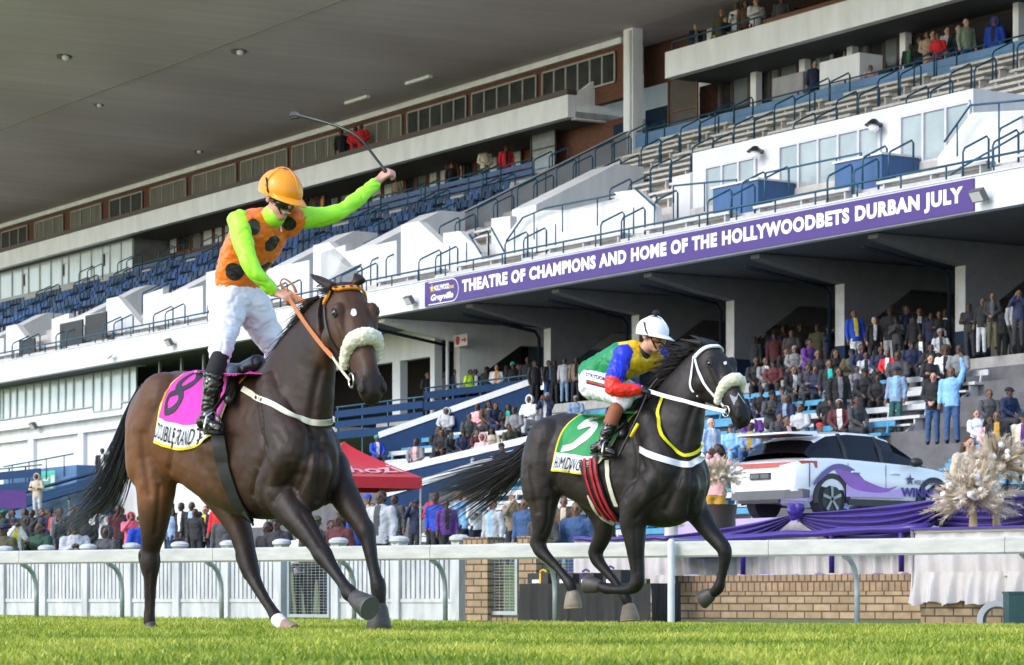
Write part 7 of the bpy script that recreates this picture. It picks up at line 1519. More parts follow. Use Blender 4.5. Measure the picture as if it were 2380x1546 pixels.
def proto(pose):
    if pose in PROTO: return PROTO[pose]
    sit = pose.startswith('sit'); dz = -.43 if sit else 0; hy, hz = HEADZ[pose]; V = Vector
    mb = MB(); hp, ax = head_prims(mb, V((0, hy, hz)), V((0, -1, -.04)), V((0, -.02, 1))); mb.limb([V((0, hy + .01, hz - .06)), V((0, hy + .015, hz - .20))], [.052, .06], 12)
    hip = .92 + dz; sh = 1.42 + dz; ty = hy * .8
    oval(mb, [(V((0, .0, hip)), .145, .10, V((0, 1, 0))), (V((0, ty * .4, hip + .25)), .13, .10, V((0, 1, 0))), (V((0, ty, sh - .08)), .165, .105, V((0, 1, 0))), (V((0, ty, sh + .05)), .08, .07, V((0, 1, 0)))], V((1, 0, 0)))
    arms = []
    for sg, (el, wr) in zip((1, -1), POSES[pose]): arms.append((V((sg * .185, ty, sh - .03)), V((sg * el[0], el[1] + (ty if sit else 0), el[2])), V((sg * wr[0], wr[1], wr[2]))))
    for a in arms:
        mb.limb(a, [.055, .042, .032], 10); d = (a[2] - a[1]).normalized(); mb.limb([a[2], a[2] + d * .06], [.036, .040], 8)
        for k in range(4): s_ = d.cross(V((.3, -.6, .7))).normalized(); mb.limb([a[2] + d * .05 + s_ * (.02 * k - .03), a[2] + d * .125 + s_ * (.02 * k - .03) + V((0, -.02, -.015))], [.011, .010], 6)
        mb.limb([a[2] + d * .02, a[2] + d * .06 + s_ * -.05], [.013, .011], 6)
    legs = [((V((sg * .09, 0, hip)), V((sg * .13, -.42, .49)), V((sg * .13, -.40, .10)))) if sit else (V((sg * .085, 0, hip)), V((sg * .10, -.02, .50)), V((sg * .11, .02, .09))) for sg in (1, -1)]
    for a in legs: mb.limb(a, [.085, .055, .042], 10)
    def ff(c):
        r = V(c) - V((0, hy, hz))
        for sg in (-1, 1):
            if (r - V((sg * .032, -.078, -.012))).length < .019: return 1
            if abs(r.x - sg * .033) < .022 and abs(r.z - .022) < .006 and r.y < -.05: return 1
        if abs(r.x) < .026 and abs(r.z + .062) < .009 and r.y < -.07: return 2
        return 0
    body = organic(mb, 'body', [SKIN['b'], DK, LIPM], None, voxel=.0125, smooth=2, fmat=ff, origin=(0, 0, 0))
    mb = MB(); oval(mb, [(V((0, 0, hip - .10)), .185, .135, V((0, 1, 0))), (V((0, 0, hip + .02)), .182, .135, V((0, 1, 0))), (V((0, ty * .4, hip + .25)), .17, .13, V((0, 1, 0))), (V((0, ty, sh - .10)), .20, .135, V((0, 1, 0))), (V((0, ty, sh + .02)), .15, .10, V((0, 1, 0))), (V((0, ty, sh + .075)), .075, .075, V((0, 1, 0)))], V((1, 0, 0)))
    for a in arms: mb.limb([a[0], a[1], a[1].lerp(a[2], .92)], [.082, .064, .048], 12)
    def tf(c): return 1 if (abs(c[0]) < .055 - .05 * max(0, (hip + .30 - c[2])) and c[1] < ty - .07 and hip + .05 < c[2] < sh + .06) else 0
    top = organic(mb, 'top', [WHITE, WHITE], None, voxel=.0165, smooth=3, fmat=tf, origin=(0, 0, 0)); wrinkle(top, .008, 11)
    mb = MB(); oval(mb, [(V((0, .01, hip - .14)), .12, .12, V((0, 1, 0))), (V((0, 0, hip - .06)), .17, .125, V((0, 1, 0))), (V((0, 0, hip + .08)), .155, .115, V((0, 1, 0)))], V((1, 0, 0)))
    for a in legs:
        mb.limb(a, [.105, .076, .060], 12); f_ = a[2] + V((0, 0, -.055)); mb.limb([f_ + V((0, .03, 0)), f_ + V((0, -.13, -.002))], [.036, .034], 8)
    tr = organic(mb, 'trousers', [DK, DK], None, voxel=.018, smooth=3, fmat=lambda c: 1 if c[2] < .085 else 0, origin=(0, 0, 0)); wrinkle(tr, .007, 10)
    PROTO[pose] = (store(body), store(top), store(tr)); return PROTO[pose]
def hairproto(kind):
    if kind in PROTO: return PROTO[kind]
    mb = MB(); c = Vector((0, 0, 1.60))
    if kind == 'short': mb.ell(c + Vector((0, .026, .048)), .082, .094, .076); mb.ell(c + Vector((0, .06, .0)), .074, .06, .08)
    elif kind == 'afro': mb.ell(c + Vector((0, .035, .06)), .125, .125, .11); mb.ell(c + Vector((0, .07, -.02)), .12, .09, .11)
    elif kind == 'long':
        mb.ell(c + Vector((0, .022, .048)), .086, .096, .078); mb.ell(c + Vector((0, .06, -.02)), .085, .055, .11)
        for sg in (-1, 1): mb.limb([c + Vector((sg * .078, .02, .02)), c + Vector((sg * .095, .03, -.10)), c + Vector((sg * .085, .0, -.24))], [.03, .04, .03], 10)
        mb.limb([c + Vector((0, .075, -.05)), c + Vector((0, .09, -.26))], [.07, .07], 12)
    elif kind == 'cap': mb.ell(c + Vector((0, .012, .058)), .092, .106, .072); mb.limb([c + Vector((-.045, -.10, .040)), c + Vector((0, -.145, .030)), c + Vector((.045, -.10, .040))], [.018, .016, .018], 8); mb.limb([c + Vector((-.02, -.13, .034)), c + Vector((.02, -.13, .034))], [.018, .018], 8)
    elif kind == 'beanie': mb.ell(c + Vector((0, .012, .062)), .093, .106, .085); mb.tube([c + Vector((0, .012, .025)), c + Vector((0, .012, .06))], [.095, .097], 18)
    elif kind == 'hood':
        rings = []
        for k in range(9): t = k / 8; y = -.055 + .19 * t; r = (.118 if t < .5 else .118 * math.sqrt(max(.02, 1 - ((t - .5) / .5) ** 2))); rings.append([c + Vector((r * math.cos(a), y, .005 + r * 1.18 * math.sin(a))) for a in [2 * math.pi * i / 20 for i in range(20)]])
        inner = [[c + Vector((.088 * math.cos(a), -.05, .0 + .105 * math.sin(a))) for a in [2 * math.pi * i / 20 for i in range(20)]], [c + Vector((.085 * math.cos(a), .06, .0 + .10 * math.sin(a))) for a in [2 * math.pi * i / 20 for i in range(20)]]]
        mb.loft([inner[1], inner[0]] + rings, caps=True)
        o = mb.build('hood', HAIR, smooth=True, origin=(0, 0, 0)); PROTO[kind] = store(o); return o
    o = organic(mb, {'cap': 'cap', 'beanie': 'beanie'}.get(kind, 'hair'), HAIR, None, voxel=.011, smooth=2, origin=(0, 0, 0)); PROTO[kind] = store(o); return o
COLS = dict(black=(.012, .012, .014), dark=(.022, .022, .027), navy=(.012, .018, .055), grey=(.20, .20, .21), dgrey=(.055, .056, .062), lgrey=(.42, .43, .46), white=(.72, .72, .74), red=(.58, .018, .025), maroon=(.085, .018, .022), brown=(.10, .055, .03), tan=(.38, .28, .19), beige=(.52, .43, .33), cream=(.62, .56, .44), khaki=(.22, .17, .11), pink=(.72, .12, .20), lpink=(.72, .40, .42), blue=(.015, .06, .45), lblue=(.36, .48, .72), sky=(.22, .44, .74), denim=(.035, .08, .19), ldenim=(.20, .29, .42), teal=(.02, .42, .36), tealc=(.02, .30, .33), green=(.015, .16, .06), dgreen=(.012, .05, .025), sage=(.22, .27, .19), yellow=(.75, .60, .03), hivis=(.55, .85, .03), orange=(.80, .30, .02), purple=(.10, .03, .20), olive=(.07, .065, .03), hairb=(.008, .007, .006), hairbr=(.06, .03, .015), blonde=(.42, .27, .10), white_h=(.50, .50, .50), aqua=(.03, .55, .46), dteal=(.02, .085, .085), gold=(.45, .25, .03))
CM = {}
def cm(k):
    if k not in CM: CM[k] = mat('cloth_' + k, COLS[k], .75, var=.16, scale=7, sheen=.05)
    return CM[k]
prng = random.Random(21)
def person(p, pose, top, inner, trou, hair, hcol, skin, label, rz=None, sc_=1., group=None):
    b, t, tr = proto(pose); r = empty('person', p, R(prng.uniform(-38, 38) if rz is None else rz)); r.scale = (sc_ * prng.uniform(.93, 1.1), sc_ * prng.uniform(.95, 1.1), sc_); r.rotation_euler.x = R(prng.uniform(-5, 5)); r.rotation_euler.y = R(prng.uniform(-4, 4))
    tag(r, label, 'person', group)
    def put_(o, m0, m1=None, loc=(0, 0, 0)):
        c = o.copy(); sc.collection.objects.link(c); c.parent = r; c.location = loc
        c.material_slots[0].link = 'OBJECT'; c.material_slots[0].material = m0
        if m1 is not None and len(c.material_slots) > 1: c.material_slots[1].link = 'OBJECT'; c.material_slots[1].material = m1
        return c
    put_(b, SKIN[skin]); put_(t, cm(top), cm(inner or top)); put_(tr, cm(trou))
    if hair != 'bald': hy, hz = HEADZ[pose]; put_(hairproto(hair), cm(hcol), None, (0, hy, hz - 1.60))
    return r
def HT(pose): return HEADZ[pose][1] + .125
def lawn(u, v, pose, sc_=1.):
    for i in range(90):
        b = .55 + .22 * i; a, zz = LF.az(u, v, b); p = LF.W(a, b, lawn_z(b))
        if u > 1068 and p.y < 43.6: continue
        if zz <= p.z + HT(pose) * sc_: break
    return p, max(.62, min(1.12, (zz - p.z) / HT(pose)))
def tier(u, v, pose):
    best = None
    for k in range(14):
        b0 = -9.5 + .9 * k; fl = zl(b0) if b0 < 3.1 else 6.55; H = HT(pose)
        for j in range(4):
            b = b0 + (.62 if pose.startswith('sit') else .15 + .2 * j); a, z = S.az(u, v, b); e = abs(z - fl - H)
            if best is None or e < best[0]: best = (e, a, b, fl, (z - fl) / H)
    _, a, b, fl, k = best; return S.W(a, b, fl), max(.9, min(1.1, k))
def flat(u, v, b, z0, pose): a, z = S.az(u, v, b); k = (z - z0) / HT(pose); return S.W(a, b, z0), max(.85, min(1.18, k))
def crowd(rows, zone, suffix=''):
    for row in rows:
        u, v, pose, top, inner, trou, hair, hcol, skin, lab = row[:10]; ex = row[10] if len(row) > 10 else None; rz = row[11] if len(row) > 11 else None
        if zone == 'lawn': p, k = lawn(u, v, pose)
        elif zone == 'tier': p, k = tier(u, v, pose)
        elif zone == 'Y': zt__ = CZ + (HY - v) / F * ex; p, k = Vector(((u - CX) / F * ex, ex, zt__ - HT(pose))), 1.
        else: b, z0 = zone if ex is None else (ex, zone[1]); p, k = flat(u, v, b, z0, pose)
        person(p, pose, top, inner, trou, hair, hcol, skin, lab + suffix, rz, k)
HB = 'hairb'
crowd([
 (12, 1175, 'down', 'dgreen', None, 'dark', 'cap', 'green', 'd', 'man in a green cap at the far left of the fence crowd'),
 (34, 1168, 'down', 'black', 'grey', 'dark', 'short', HB, 'd', 'man in a black jacket behind the man holding a phone, far left'),
 (46, 1176, 'down', 'brown', None, 'dark', 'short', HB, 'b', 'man in a brown jacket between the green cap and the black zip top'),
 (76, 1184, 'down', 'black', 'dgrey', 'dark', 'short', HB, 'd', 'man in a black zip jacket left of the red jacket'),
 (34, 1205, 'phone', 'white', 'yellow', 'dark', 'cap', 'navy', 'd', 'man in a white and yellow top filming with a phone at far left'),
 (50, 1200, 'down', 'dark', None, 'dark', 'hood', 'dgrey', 'd', 'smiling man in a dark hooded top beside the man filming'),
 (14, 1217, 'down', 'olive', None, 'dark', 'cap', 'navy', 'd', 'man in a navy cap at the lower left corner of the crowd'),
 (64, 1147, 'down', 'dark', 'white', 'dark', 'short', HB, 'd', 'man in a dark jacket over a white shirt below the booth'),
 (104, 1172, 'down', 'dgrey', None, 'dark', 'short', HB, 'd', 'man in charcoal looking out just left of the red jacket'),
 (113, 1190, 'down', 'grey', None, 'dark', 'short', HB, 'b', 'man in a grey top half hidden by the red jacket'),
 (134, 1159, 'fold', 'red', 'black', 'black', 'short', HB, 'd', 'bearded man in a red jacket with folded arms'),
 (135, 1197, 'down', 'dgrey', None, 'dark', 'short', HB, 'd', 'man in a charcoal puffer coat in front of the red jacket', None, 60),
 (163, 1164, 'down', 'black', 'lgrey', 'dark', 'bald', HB, 'b', 'bald man in a black coat right of the red jacket'),
 (190, 1174, 'down', 'black', None, 'dark', 'short', HB, 'd', 'man in a black coat left of the clapping child'),
 (206, 1196, 'clasp', 'dark', None, 'denim', 'beanie', 'black', 'd', 'man in a black beanie beside the tail of the first horse'),
 (222, 1180, 'down', 'navy', None, 'dark', 'short', HB, 'd', 'man in navy partly behind the tail of the first horse'),
 (257, 1222, 'clap', 'dgrey', None, 'dark', 'hood', 'dgrey', 'd', 'clapping child in a grey hood at the white fence'),
 (305, 1190, 'phone', 'pink', None, 'pink', 'hood', 'pink', 'b', 'girl in a coral pink hoodie holding up a phone'),
 (323, 1198, 'down', 'blue', None, 'dark', 'cap', 'black', 'b', 'man in a bright blue jacket and black cap beside the pink hoodie'),
 (288, 1178, 'down', 'black', None, 'dark', 'short', HB, 'b', 'man in black behind the girl in the pink hoodie'),
 (406, 1180, 'down', 'lblue', None, 'denim', 'short', HB, 'd', 'smiling man in a pale blue shirt under the belly of the first horse'),
 (425, 1166, 'down', 'black', 'white', 'dark', 'short', HB, 'd', 'man in a black and white top behind the pale blue shirt'),
 (448, 1164, 'down', 'black', 'lblue', 'dark', 'bald', HB, 'd', 'bald man in a dark jacket behind the sunglasses man'),
 (463, 1182, 'down', 'dark', None, 'dark', 'short', HB, 'd', 'man in dark clothes between the pale blue shirt and the navy blazer'),
 (480, 1175, 'down', 'navy', 'yellow', 'navy', 'short', 'hairbr', 'l', 'man in a navy blazer and yellow shirt with sunglasses'),
 (520, 1188, 'down', 'dgrey', None, 'dark', 'cap', 'dgrey', 'b', 'man in grey right of the navy blazer'),
 (505, 1165, 'down', 'red', None, 'dark', 'cap', 'red', 'b', 'person in red behind the navy blazer'),
 (628, 1212, 'down', 'black', None, 'dark', 'short', HB, 'd', 'man in a black jacket between the legs of the first horse'),
 (660, 1200, 'down', 'dark', None, 'dark', 'beanie', 'dark', 'd', 'man in a dark beanie by the white fence post under the first horse'),
 (705, 1222, 'clasp', 'white', None, 'dark', 'short', HB, 'd', 'person in a white top behind the near foreleg of the first horse'),
 (776, 1208, 'clasp', 'navy', 'white', 'navy', 'short', HB, 'd', 'smiling man in a navy jacket leaning on the fence right of the forelegs'),
 (822, 1125, 'down', 'black', None, 'dark', 'short', HB, 'b', 'bearded man in a black jacket under the red gazebo'),
 (846, 1113, 'down', 'olive', 'beige', 'dark', 'beanie', 'blue', 'b', 'white bearded man in a blue beanie and vest beside the gazebo'),
 (843, 1172, 'down', 'blue', None, 'dark', 'cap', 'blue', 'b', 'boy in a blue cap at the fence left of the grey windbreaker'),
 (864, 1168, 'down', 'black', None, 'dark', 'short', HB, 'b', 'man in black at the fence looking up beside the grey windbreaker'),
 (1003, 1124, 'fold', 'red', None, 'black', 'short', HB, 'd', 'man in a red tracksuit top right of the gazebo'),
 (1023, 1148, 'down', 'blue', None, 'dark', 'short', HB, 'd', 'man in a bright blue top between the red tracksuit and the plum coat'),
 (1040, 1160, 'down', 'purple', 'black', 'dark', 'short', HB, 'd', 'man in a plum coat with folded sleeves at the fence'),
 (1063, 1100, 'down', 'lgrey', None, 'denim', 'long', 'blonde', 'l', 'blonde woman standing behind the plum coat'),
 (1105, 1140, 'fold', 'white', None, 'navy', 'short', HB, 'b', 'man in a white T-shirt with folded arms behind the second horse tail'),
 (1150, 1160, 'down', 'lgrey', 'sky', 'dark', 'short', HB, 'l', 'person in pale grey left of the man with a camera'),
 (1190, 1150, 'phone', 'khaki', None, 'dark', 'cap', 'khaki', 'l', 'man in a khaki jacket holding a camera by the brick pillar'),
 (1310, 1153, 'clasp', 'brown', 'beige', 'dark', 'short', HB, 'b', 'man in a brown and white sweater under the second horse'),
 (1345, 1165, 'down', 'denim', None, 'denim', 'short', HB, 'b', 'person in dark blue right of the brown and white sweater'),
 (1385, 1178, 'down', 'black', None, 'dark', 'short', HB, 'b', 'person in black behind the belly of the second horse'),
] + [(u, v, po, c1_, c2_, 'dark', h_, hc_, sk, 'person in ' + t) for u, v, po, c1_, c2_, h_, hc_, sk, t in [
 (24, 1152, 'down', 'dgrey', None, 'short', HB, 'd', 'charcoal in the back row above the green cap at far left'), (88, 1158, 'phone', 'black', None, 'short', HB, 'b', 'black holding up a phone behind the black zip top'), (118, 1150, 'down', 'navy', None, 'cap', 'navy', 'd', 'a navy cap in the back row behind the red jacket'),
 (150, 1148, 'up', 'grey', None, 'short', HB, 'd', 'grey waving in the back row between the red jacket and the bald man'), (178, 1152, 'down', 'olive', None, 'beanie', 'dgrey', 'd', 'olive with a dark beanie in the back row right of the bald man'), (5, 1196, 'fold', 'navy', None, 'short', HB, 'd', 'navy with folded arms at the far left edge'),
 (90, 1212, 'clap', 'dgreen', None, 'short', HB, 'd', 'dark green clapping at the fence between the filming man and the puffer coat'), (178, 1212, 'clap', 'lgrey', None, 'cap', 'black', 'd', 'pale grey and a black cap clapping right of the puffer coat'), (236, 1150, 'down', 'white', 'navy', 'short', HB, 'd', 'white and navy in the back row behind the first horse tail'),
 (275, 1152, 'down', 'maroon', None, 'short', HB, 'd', 'maroon in the back row above the clapping child'), (398, 1150, 'down', 'dgrey', None, 'cap', 'maroon', 'd', 'charcoal with a maroon cap in the back row above the pale blue shirt'), (540, 1160, 'down', 'denim', None, 'beanie', 'black', 'd', 'denim with a black beanie under the girth of the first horse'),
 (560, 1205, 'clap', 'dgrey', 'white', 'short', HB, 'b', 'charcoal clapping right of the grey cap under the first horse'), (735, 1196, 'down', 'olive', None, 'cap', 'olive', 'd', 'olive with a cap between the forelegs of the first horse'), (800, 1190, 'down', 'maroon', None, 'short', HB, 'd', 'maroon at the fence left of the blue cap boy'),
 (925, 1150, 'down', 'dgrey', None, 'short', HB, 'd', 'charcoal right of the grey windbreaker under the gazebo'), (960, 1160, 'phone', 'navy', None, 'cap', 'navy', 'b', 'navy filming at the fence left of the red tracksuit'), (1085, 1122, 'down', 'sky', None, 'short', 'hairbr', 'l', 'sky blue beside the blonde woman'), (1230, 1158, 'down', 'denim', None, 'short', HB, 'b', 'denim by the gate between the brick pillars'), (1265, 1172, 'clasp', 'dgrey', None, 'cap', 'dgrey', 'b', 'charcoal and a cap left of the brown and white sweater')]], 'lawn')
crowd([
 (884, 1139, 'down', 'lgrey', 'dgrey', 'dark', 'short', HB, 'd', 'tall man in a grey windbreaker close behind the fence', 46.2, -30),
 (88, 1100, 'fold', 'beige', None, 'lgrey', 'hood', 'beige', 'd', 'man in a beige hoodie and pale trousers on the far left stairs', 104),
 (243, 1041, 'down', 'dark', 'white', 'dark', 'short', HB, 'd', 'man in a dark jacket at the top of the left stairs', 108),
 (254, 1058, 'down', 'cream', None, 'ldenim', 'short', HB, 'd', 'man in a cream puffer jacket with his back turned on the left stairs', 104, 150),
 (267, 1046, 'up', 'dgreen', 'white', 'dark', 'short', HB, 'd', 'person with one arm raised at the top of the left stairs', 106),
 (229, 1116, 'clasp', 'black', 'white', 'dark', 'short', HB, 'd', 'man in a black top low on the left stairs', 100),
 (331, 890, 'clasp', 'black', None, 'black', 'long', HB, 'b', 'woman in black at the open bar window left of the first horse', 112.5),
 (1655, 1030, 'phone', 'lpink', None, 'gold', 'long', HB, 'd', 'woman with a gold crown filming with a phone beside the dried flowers', 47.5),
 (2251, 1012, 'down', 'beige', None, 'beige', 'long', 'hairbr', 'l', 'woman with long brown hair in a nude dress behind the flowers', 42),
 (1648, 972, 'down', 'lblue', 'white', 'navy', 'short', 'white_h', 'l', 'white haired woman in pale blue right of the second horse neck', 68),
], 'Y')
CONZ = (2.4, 6.55)
crowd([
 (1000, 864, 'clasp', 'black', None, 'dark', 'short', HB, 'b', 'man in black at the far left end of the concourse rail', 3.6),
 (1064, 857, 'clasp', 'navy', 'grey', 'dark', 'short', HB, 'd', 'man in a navy top left of the yellow safety vest', 3.6),
 (1091, 857, 'clasp', 'hivis', None, 'dark', 'short', HB, 'd', 'steward in a yellow safety vest at the concourse rail', 3.5),
 (1107, 858, 'down', 'navy', 'white', 'dark', 'short', HB, 'd', 'man in navy just right of the yellow safety vest', 3.8),
 (1128, 852, 'clasp', 'black', None, 'dark', 'cap', 'black', 'd', 'man in a black cap at the concourse rail', 3.6),
 (1153, 847, 'clasp', 'white', 'orange', 'dark', 'short', HB, 'l', 'man in white holding an orange folder at the concourse rail', 3.6),
 (1168, 848, 'down', 'dgrey', None, 'dark', 'short', HB, 'd', 'man in charcoal beside the orange folder', 3.8),
 (1196, 841, 'clasp', 'black', None, 'dark', 'beanie', 'tealc', 'd', 'man in a teal beanie at the concourse rail', 3.6),
 (1225, 829, 'down', 'dark', None, 'dark', 'bald', HB, 'd', 'tall bald man in a dark coat at the concourse rail', 3.7),
 (1247, 836, 'down', 'lpink', None, 'dark', 'long', HB, 'b', 'woman in a pale pink top at the end of the concourse rail', 3.6),
 (1298, 823, 'clasp', 'white', None, 'dark', 'short', HB, 'd', 'man in white standing by the column left of the second jockey', 4.6),
 (1326, 823, 'down', 'black', 'red', 'dark', 'short', HB, 'd', 'man in black over red by the column left of the second jockey', 4.8),
 (1288, 846, 'down', 'black', None, 'dark', 'short', HB, 'd', 'man in black left of the grey jacket behind the second jockey', 3.4),
 (1270, 859, 'down', 'black', 'sky', 'denim', 'short', HB, 'd', 'man in a black coat over pale blue at the ramp top', 3.2),
 (1312, 849, 'down', 'lgrey', None, 'ldenim', 'short', HB, 'd', 'man in a pale grey jacket and faded jeans behind the second jockey', 3.3),
 (1337, 849, 'down', 'khaki', 'black', 'dark', 'short', HB, 'd', 'man in khaki right of the pale grey jacket', 3.4),
 (1241, 879, 'down', 'dark', None, 'dark', 'short', HB, 'd', 'man in a dark jacket at the top of the white topped ramp', 2.9),
 (1765, 764, 'down', 'dark', None, 'dark', 'short', HB, 'd', 'man in dark clothes at the back of the concourse right of the second horse', 6),
 (1792, 757, 'clasp', 'navy', 'purple', 'dark', 'cap', 'navy', 'd', 'man in navy with a cap at the back of the concourse', 5),
 (1827, 747, 'down', 'maroon', None, 'dark', 'short', HB, 'd', 'man in dark maroon at the back of the concourse', 6),
 (1863, 746, 'down', 'black', None, 'black', 'short', HB, 'd', 'man in black standing alone at the back of the concourse', 6.2),
 (1995, 718, 'down', 'blue', 'yellow', 'white', 'short', HB, 'b', 'man in a blue and yellow jacket by a concourse column', 3.4),
 (2027, 741, 'down', 'black', 'white', 'dark', 'short', 'white_h', 'l', 'grey haired man in a black vest over white sleeves on the concourse', 3.3),
 (2069, 712, 'fold', 'dark', None, 'lgrey', 'short', HB, 'd', 'man in a dark patterned jacket and pale trousers on the concourse', 4.2),
 (2106, 709, 'down', 'navy', None, 'dark', 'short', HB, 'd', 'man in a navy tracksuit on the concourse', 4.6),
 (2137, 716, 'down', 'dgrey', 'white', 'dark', 'bald', HB, 'b', 'bald man in grey with white sleeves on the concourse', 4.2),
 (2199, 719, 'down', 'dark', 'white', 'dark', 'short', HB, 'd', 'man in dark clothes beside the right concourse column', 5.2),
 (2367, 690, 'down', 'maroon', None, 'dark', 'short', HB, 'd', 'man in maroon at the far right of the concourse', 5.2),
 (2256, 750, 'fold', 'dark', None, 'dark', 'short', HB, 'd', 'man in dark grey right of the right concourse column', 3.2),
 (2280, 746, 'down', 'black', None, 'lgrey', 'short', HB, 'b', 'man in a black jacket and pale grey trousers, far right', 2.6),
 (2307, 756, 'clasp', 'black', 'dgrey', 'olive', 'short', HB, 'b', 'man in a black bomber jacket and olive trousers, far right', 1.9),
 (2360, 737, 'down', 'lgrey', 'white', 'dark', 'short', HB, 'd', 'man in a grey shawl at the far right edge', 3.4),
 (2366, 757, 'phone', 'navy', None, 'dark', 'short', HB, 'b', 'man in a navy coat lifting his hands at the far right edge', 2.0),
] + [(u, v, po, c1_, None, 'dark', h_, HB, sk, 'person in ' + t, b) for u, v, po, c1_, h_, sk, t, b in [
 (1040, 862, 'down', 'grey', 'short', 'd', 'grey left of the navy top at the concourse rail', 4.2), (1140, 856, 'down', 'olive', 'beanie', 'd', 'olive with a beanie behind the concourse rail', 4.4), (1210, 846, 'clasp', 'maroon', 'short', 'b', 'maroon between the teal beanie and the tall bald man', 4.2), (1720, 770, 'down', 'navy', 'cap', 'd', 'a navy cap in the shade right of the second horse head', 5), (1750, 782, 'down', 'dgrey', 'short', 'd', 'charcoal low in the shade right of the second horse head', 4.2), (1806, 772, 'down', 'maroon', 'beanie', 'd', 'maroon with a beanie in the shade of the concourse', 4.4),
 (1842, 766, 'fold', 'dgrey', 'short', 'b', 'charcoal with folded arms in the shade of the concourse', 4.2), (1900, 752, 'down', 'olive', 'short', 'd', 'olive in the shade left of the blue based column', 4.8), (1925, 758, 'phone', 'navy', 'cap', 'd', 'navy filming in the shade left of the blue based column', 4.4), (2048, 735, 'down', 'brown', 'short', 'd', 'brown between the black vest and the patterned jacket', 5), (2088, 738, 'clap', 'dgrey', 'beanie', 'd', 'charcoal with a beanie clapping on the concourse', 3.8), (2122, 742, 'down', 'black', 'cap', 'd', 'black with a cap left of the bald man in grey', 3.9), (2165, 735, 'down', 'navy', 'short', 'd', 'navy right of the bald man in grey', 4), (2180, 745, 'fold', 'black', 'short', 'b', 'black with folded arms left of the right column', 3.8), (2330, 740, 'down', 'dgrey', 'cap', 'd', 'charcoal with a cap behind the olive trousers man', 4.2), (2340, 712, 'down', 'black', 'short', 'd', 'black at the back of the far right concourse', 5.4)]], CONZ)
